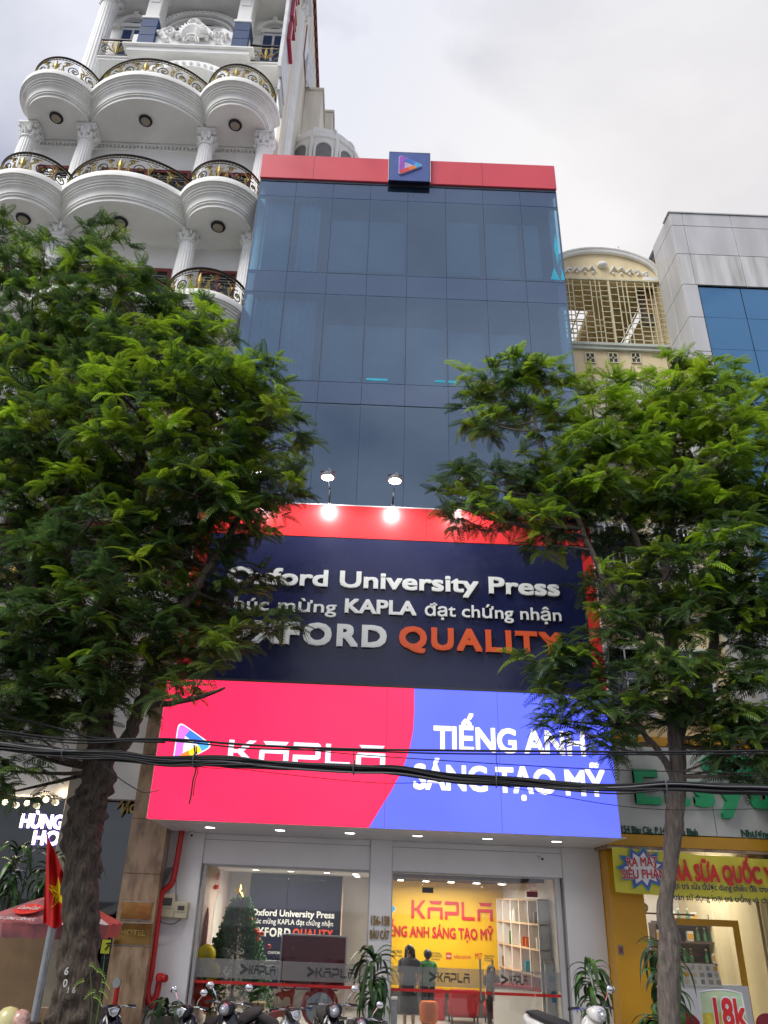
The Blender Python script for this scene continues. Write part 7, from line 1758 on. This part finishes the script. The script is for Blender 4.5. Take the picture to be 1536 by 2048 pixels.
# ------------------------------------------------------------------ motor scooters on the pavement
def scooter(label, px, py, Y, yaw, paint, head='black', seed=0, retro=False, mir=(1, 1)):
    """parked scooter, front wheel towards the street; (px, py) is its headlamp"""
    hx, hz = W(px, py, Y); z0 = PAVE; s_ = max(.86, min(1.12, (hz - z0) / .93))
    t = thing('motor_scooter', label, 'scooter', (hx, Y, z0), 'parked motor scooters'); ca, sa = math.cos(yaw), math.sin(yaw)
    def Q(a, b, u): return Vector((hx + (a * ca - b * sa) * s_, Y + (a * sa + b * ca) * s_, z0 + u * s_))      # a = to the side, b = backwards from the lamp
    def loft(name, rings, mt, n=16, sub=None):
        vs = []; fs = []
        for (b, u, ha, hu, tilt) in rings:
            for i in range(n):
                q = 2 * PI * i / n; e_ = .75; c_, d_ = math.copysign(abs(math.cos(q)) ** e_, math.cos(q)), math.copysign(abs(math.sin(q)) ** e_, math.sin(q))
                vs.append(Q(ha * c_, b + d_ * hu * math.sin(tilt), u + d_ * hu * math.cos(tilt)))
        for j in range(len(rings) - 1):
            for i in range(n): fs.append((j * n + i, j * n + (i + 1) % n, (j + 1) * n + (i + 1) % n, (j + 1) * n + i))
        fs += [tuple(range(n - 1, -1, -1)), tuple(range((len(rings) - 1) * n, len(rings) * n))]
        return ob(name, MB().add(vs, fs), mt, t, True)
    # wheels
    for b, nm in ((.02, 'front_wheel'), (1.28, 'rear_wheel')):
        ty = MB(); ring = [Q(0, b + .21 * math.cos(a), .25 + .21 * math.sin(a)) for a in [k * PI / 12 for k in range(25)]]; ty.tube(ring, .05 * s_, 8, False)
        w_ = ob(nm, ty, 'rubber', t, True)
        rm = MB().tube([Q(-.03, b, .25), Q(.03, b, .25)], .05 * s_, 10)
        for k in range(5): a = k * 2 * PI / 5; rm.tube([Q(0, b, .25), Q(0, b + .17 * math.cos(a), .25 + .17 * math.sin(a))], .015, 5)
        ob('rim', rm, 'steel', w_, True)
    loft('front_fender', [(-.24, .30, .05, .02, .6), (-.16, .44, .075, .03, .3), (.02, .50, .08, .035, 0), (.18, .44, .07, .03, -.4)], paint)
    ob('fork', MB().tube([Q(-.09, .02, .25), Q(-.09, .10, .62)], .02, 8).tube([Q(.09, .02, .25), Q(.09, .10, .62)], .02, 8), 'steel', t, True)
    # leg shield: broad front apron
    loft('leg_shield', [(.06, .50, .12, .10, 1.2), (.07, .62, .17, .11, 1.3), (.10, .74, .19, .10, 1.35), (.12, .84, .15, .08, 1.4), (.12, .90, .09, .05, 1.4)], paint)
    loft('front_nose', [(-.08, .56, .05, .07, 0), (-.02, .66, .09, .12, 0), (.06, .74, .12, .14, 0)], paint)
    # handlebar cowl with the headlamp
    loft('headlamp_cowl', [(-.075, .925, .055, .045, 0), (-.055, .93, .095, .075, 0), (.0, .945, .125, .085, 0), (.07, .955, .12, .07, 0), (.13, .95, .08, .045, 0)], paint if head == 'paint' else head)
    if retro: ob('headlamp', MB().tube([Q(0, -.095, .93), Q(0, -.05, .93)], [.062 * s_, .078 * s_], 18).ball(Q(0, -.088, .93), .055 * s_, 12, 6), 'lens', t, True)
    else:
        ob('headlamp', MB().add([Q(-.085, -.062, .975), Q(0, -.088, .995), (Q(.085, -.062, .975)), Q(.05, -.09, .90), Q(0, -.098, .875), Q(-.05, -.09, .90), Q(0, -.115, .935)], [(0, 1, 6), (1, 2, 6), (2, 3, 6), (3, 4, 6), (4, 5, 6), (5, 0, 6)]), 'lens', t, True)
        ob('lamp_rim', MB().tube([Q(-.085, -.066, .975), Q(0, -.092, .997), Q(.085, -.066, .975), Q(.05, -.094, .90), Q(0, -.102, .873), Q(-.05, -.094, .90), Q(-.085, -.066, .975)], .006, 5, False), 'chrome' if seed % 2 else 'whiteprint', t)
    for q in (-1, 1):
        ob('turn_signal', MB().ball(Q(q * .12, .03, .72), .028 * s_, 8, 5, sx=.7), 'orange', t, True)
    hb_ = MB().tube([Q(-.30, .12, .99), Q(-.18, .08, 1.0), Q(0, .07, .98), Q(.18, .08, 1.0), Q(.30, .12, .99)], .014, 8)
    ob('handlebar', hb_, 'steel', t, True)
    for q in (-1, 1):
        ob('grip', MB().tube([Q(q * .22, .09, 1.0), Q(q * .36, .14, .985)], .020, 8), 'rubber', t, True)
        ob('brake_lever', MB().tube([Q(q * .18, .04, 1.0), Q(q * .27, .03, .99), Q(q * .35, .08, .975)], .006, 5), 'chrome', t, True)
    for q, on in zip((-1, 1), mir):
        if not on: continue
        m_ = ob('mirror', MB().ball(Q(q * .30, .05, 1.20), .062 * s_, 14, 8, sx=.95, sy=.35, sz=.8), 'chrome' if retro or seed % 3 == 0 else 'black', t, True)
        ob('mirror_stem', MB().tube([Q(q * .17, .08, 1.0), Q(q * .20, .06, 1.08), Q(q * .27, .07, 1.17)], .007, 6), 'chrome', m_)
        ob('mirror_glass', MB().disc(Q(q * .30, .075, 1.20), .048 * s_, (-sa, ca, 0), .008, 14), 'lens', m_)
    ob('footboard', MB().add([Q(-.14, .14, .28), Q(.14, .14, .28), Q(.14, .62, .28), Q(-.14, .62, .28), Q(-.14, .14, .36), Q(.14, .14, .36), Q(.14, .62, .36), Q(-.14, .62, .36)], [(0, 3, 2, 1), (4, 5, 6, 7), (0, 1, 5, 4), (1, 2, 6, 5), (2, 3, 7, 6), (3, 0, 4, 7)]), paint, t)
    loft('rear_body', [(.58, .46, .11, .12, 0), (.72, .52, .16, .18, 0), (1.0, .58, .17, .16, 0), (1.3, .66, .14, .10, 0), (1.48, .72, .07, .05, 0)], paint)
    loft('seat', [(.60, .70, .08, .03, 0), (.72, .74, .12, .05, 0), (1.0, .76, .13, .05, 0), (1.3, .80, .11, .04, 0), (1.42, .80, .07, .02, 0)], 'rubber')
    ob('tail_lamp', MB().ball(Q(0, 1.49, .72), .05, 8, 5, sy=.5), 'redtext', t, True)
    ob('stand', MB().tube([Q(-.12, .75, .30), Q(-.20, .72, .02)], .012, 6).tube([Q(.12, .75, .30), Q(.18, .72, .02)], .012, 6), 'steel', t)
    ob('exhaust', MB().tube([Q(.14, .8, .28), Q(.15, 1.1, .30), Q(.15, 1.45, .36)], [.02, .04, .045], 10), 'steel', t, True)
    for q in (-1, 1): ob('brake_cable', MB().tube([Q(q * .16, .05, .99), Q(q * .10, -.02, 1.03), Q(q * .04, .0, .98)], .004, 4), 'black', t)
    return t
scooter('black scooter with white-rimmed headlamp between the big trunk and the marble pier', 226, 2026, 12.9, .35, 'blackpaint', seed=0, mir=(1, 0))
scooter('black scooter with a chrome mirror beside the small spiky plant', 368, 2024, 12.8, -.5, 'blackpaint', seed=3, mir=(1, 1))
scooter('glossy black scooter with a big chrome headlamp in front of the left glass', 452, 2018, 12.7, -.25, 'blackpaint', seed=1, retro=True)
scooter('black and silver scooter turned sideways in front of the reindeer boards', 588, 2030, 12.9, .55, 'scootersilver', seed=2, mir=(0, 0))
scooter('black scooter with round headlamp left of the tall plant', 668, 2022, 12.9, .15, 'blackpaint', seed=4, retro=True, mir=(0, 1))
scooter('dark scooter whose round mirror shows before the tall plant', 722, 2062, 12.6, .1, 'scooterred', seed=6, retro=True, mir=(0, 1))
scooter('white retro scooter before the yellow pier', 1196, 2030, 12.7, .45, 'scooterwhite', head='paint', seed=9, retro=True, mir=(0, 1))
scooter('dark red scooter at the lower edge below the round-backed chair', 1440, 2075, 12.8, .2, 'scooterred', seed=10, mir=(0, 0))
# helmets
for k, (px, py, c, lab) in enumerate(((16, 2040, 'helmet', 'pale yellow helmet at the lower left corner'), (41, 2040, 'helmetpink', 'pink patterned helmet at the lower left corner'))):
    v = WV(px, py, 11.6); t = thing('helmet', lab, 'helmet', tuple(v), 'helmets at the lower left corner'); r_ = .15 if k == 0 else .12
    ob('shell', MB().lathe([(r_ * 1.02, -.06), (r_, 0), (r_ * .88, r_ * .5), (r_ * .55, r_ * .85), (.01, r_ * .98)], v, 24), c, t, True)
    ob('brim', MB().lathe([(r_ * 1.04, -.07), (r_ * 1.06, -.06), (r_ * 1.03, -.045)], v, 24), 'black', t, True); ob('inner_lining', MB().lathe([(r_ * .9, -.055), (r_ * .9, -.05)], v, 16), 'grey', t)
    # the scooter seat it rests on, below the frame
    st_ = thing('parked_scooter_seat', 'dark scooter seat under the %s helmet' % ('yellow' if k == 0 else 'pink'), 'scooter', (v.x, v.y, PAVE), 'scooter seats under helmets')
    ob('seat', MB().box(v.x - .13, v.x + .13, v.y - .2, v.y + .5, v.z - .15, v.z - .072, .03), 'rubber', st_, True); ob('body', MB().box(v.x - .14, v.x + .14, v.y - .3, v.y + .6, v.z - .5, v.z - .152, .06), 'blackpaint', st_, True)
    for b_ in (-.35, .55): ob('wheel', MB().tube([(v.x, v.y + b_ + .2 * math.cos(a), PAVE + .25 + .2 * math.sin(a)) for a in [q * PI / 8 for q in range(17)]], .045, 6, False), 'rubber', st_, True)
# price sign shaped like a tub, and red chairs
v0, v1 = WV(1398, 1992, 13.4), WV(1482, 1988, 13.4); cxp = (v0.x + v1.x) / 2; tz1 = v1.z
ps_ = thing('price_sign', 'curved yellow and pale green sign with red 18k standing at the lower right', 'sign', (cxp, 13.4, PAVE))
wd = (v1.x - v0.x) / 2
def psf(u, v):
    a = (u - .5) * 2; return (cxp + a * wd * (1.0 + .10 * (1 - v)), 13.4 - .10 * math.cos(a * 1.4), tz1 - .95 + .95 * v + .05 * math.cos(a * 1.5) * v)
ob('lower_print', MB().sheet(lambda u, v: psf(u, v * .72), 16, 6), mat('yellow_drink_print', (.66, .56, .07), .5, var=.3, scale=7, stain=(.42, .36, .05)), ps_, True)
ob('upper_print', MB().sheet(lambda u, v: psf(u, .72 + v * .28), 16, 4), mat('pale_green_print', (.44, .62, .42), .5, var=.3, scale=9, stain=(.60, .66, .40)), ps_, True)
ob('back_board', MB().sheet(lambda u, v: tuple(Vector(psf(1 - u, v)) + Vector((0, .02, 0))), 16, 4), 'paper', ps_, True)
ob('edge', MB().tube([psf(i / 12, 1) for i in range(13)], .012, 6).tube([psf(0, i / 6) for i in range(7)], .012, 6).tube([psf(1, i / 6) for i in range(7)], .012, 6), 'whiteprint', ps_, True)
ob('stand', MB().tube([(cxp, 13.42, PAVE), (cxp, 13.42, tz1 - .5)], .02, 6).box(cxp - .2, cxp + .2, 13.3, 13.6, PAVE, PAVE + .03), 'steel', ps_)
write('18k', cxp - .24, cxp + .28, tz1 - .40, .34, 13.275, 'whiteprint', .004, .07, ps_, joined=True, name='lettering'); write('18k', cxp - .24, cxp + .28, tz1 - .40, .34, 13.266, 'redtext', .004, .03, ps_, joined=True, name='lettering')
for k, (px, py, lab) in enumerate(((1370, 2022, 'dark red plastic chair with rounded back left of the 18k sign'), (1545, 2030, 'dark red plastic chair cut by the right edge'))):
    v = WV(px, py, 14.0); t = thing('plastic_chair', lab, 'chair', (v.x, 14.0, PAVE), 'red plastic chairs')
    def cf(u, w_): a = (u - .5) * 2.2; return (v.x + .27 * math.sin(a), 14.0 + .20 * math.cos(a), PAVE + .42 + (v.z - PAVE - .42) * w_ * (1 - .25 * abs(u - .5) ** 2 * 4))
    ob('backrest', MB().sheet(cf, 14, 6), 'chairred', t, True); ob('seat', MB().box(v.x - .24, v.x + .24, 13.72, 14.16, PAVE + .40, PAVE + .43, .01), 'chairred', t)
    for a in (-1, 1):
        for b_ in (13.75, 14.13): ob('leg', MB().tube([(v.x + a * .21, b_, PAVE + .41), (v.x + a * .25, b_ + (.04 if b_ > 14 else -.04), PAVE)], .02, 6), 'chairred', t)
# queue-rail stand seen right of the tall plant
v = WV(788, 2000, 16.6); t = thing('metal_turnstile', 'grey metal post with a white cap outside the glass doors', 'post', (v.x, 16.6, PAVE)); ob('post', MB().box(v.x - .05, v.x + .06, 16.58, 16.68, PAVE, v.z, .01), 'steel', t); ob('cap', MB().box(v.x - .055, v.x + .065, 16.575, 16.685, v.z, v.z + .05, .01), 'whiteprint', t)

# tidy: distinct labels for the drinks shelf things, and no leftover helper properties
num = ['first', 'second', 'third', 'fourth', 'fifth', 'sixth', 'seventh', 'eighth', 'ninth', 'tenth', 'eleventh', 'twelfth', 'thirteenth', 'fourteenth']
rowsz = {.79: 'lowest', 1.24: 'second', 1.66: 'third', 2.04: 'top'}
rowc = {}
for o in sorted([o for o in COL.objects if o.name.startswith('drink_') and not o.parent and o.type == 'EMPTY' and 'shop' not in o.name], key=lambda o: o.location.x):
    zr_ = min(rowsz, key=lambda q: abs(q - o.location.z)); k = (zr_, o['category']); rowc[k] = rowc.get(k, 0) + 1
    o['label'] = '%s %s from the left on the %s dark back-bar shelf' % (num[rowc[k] - 1], 'small bottle' if o['category'] == 'bottle' else 'yellow and white carton', rowsz[zr_])
for o in COL.objects:
    if '_w' in o.keys(): del o['_w']
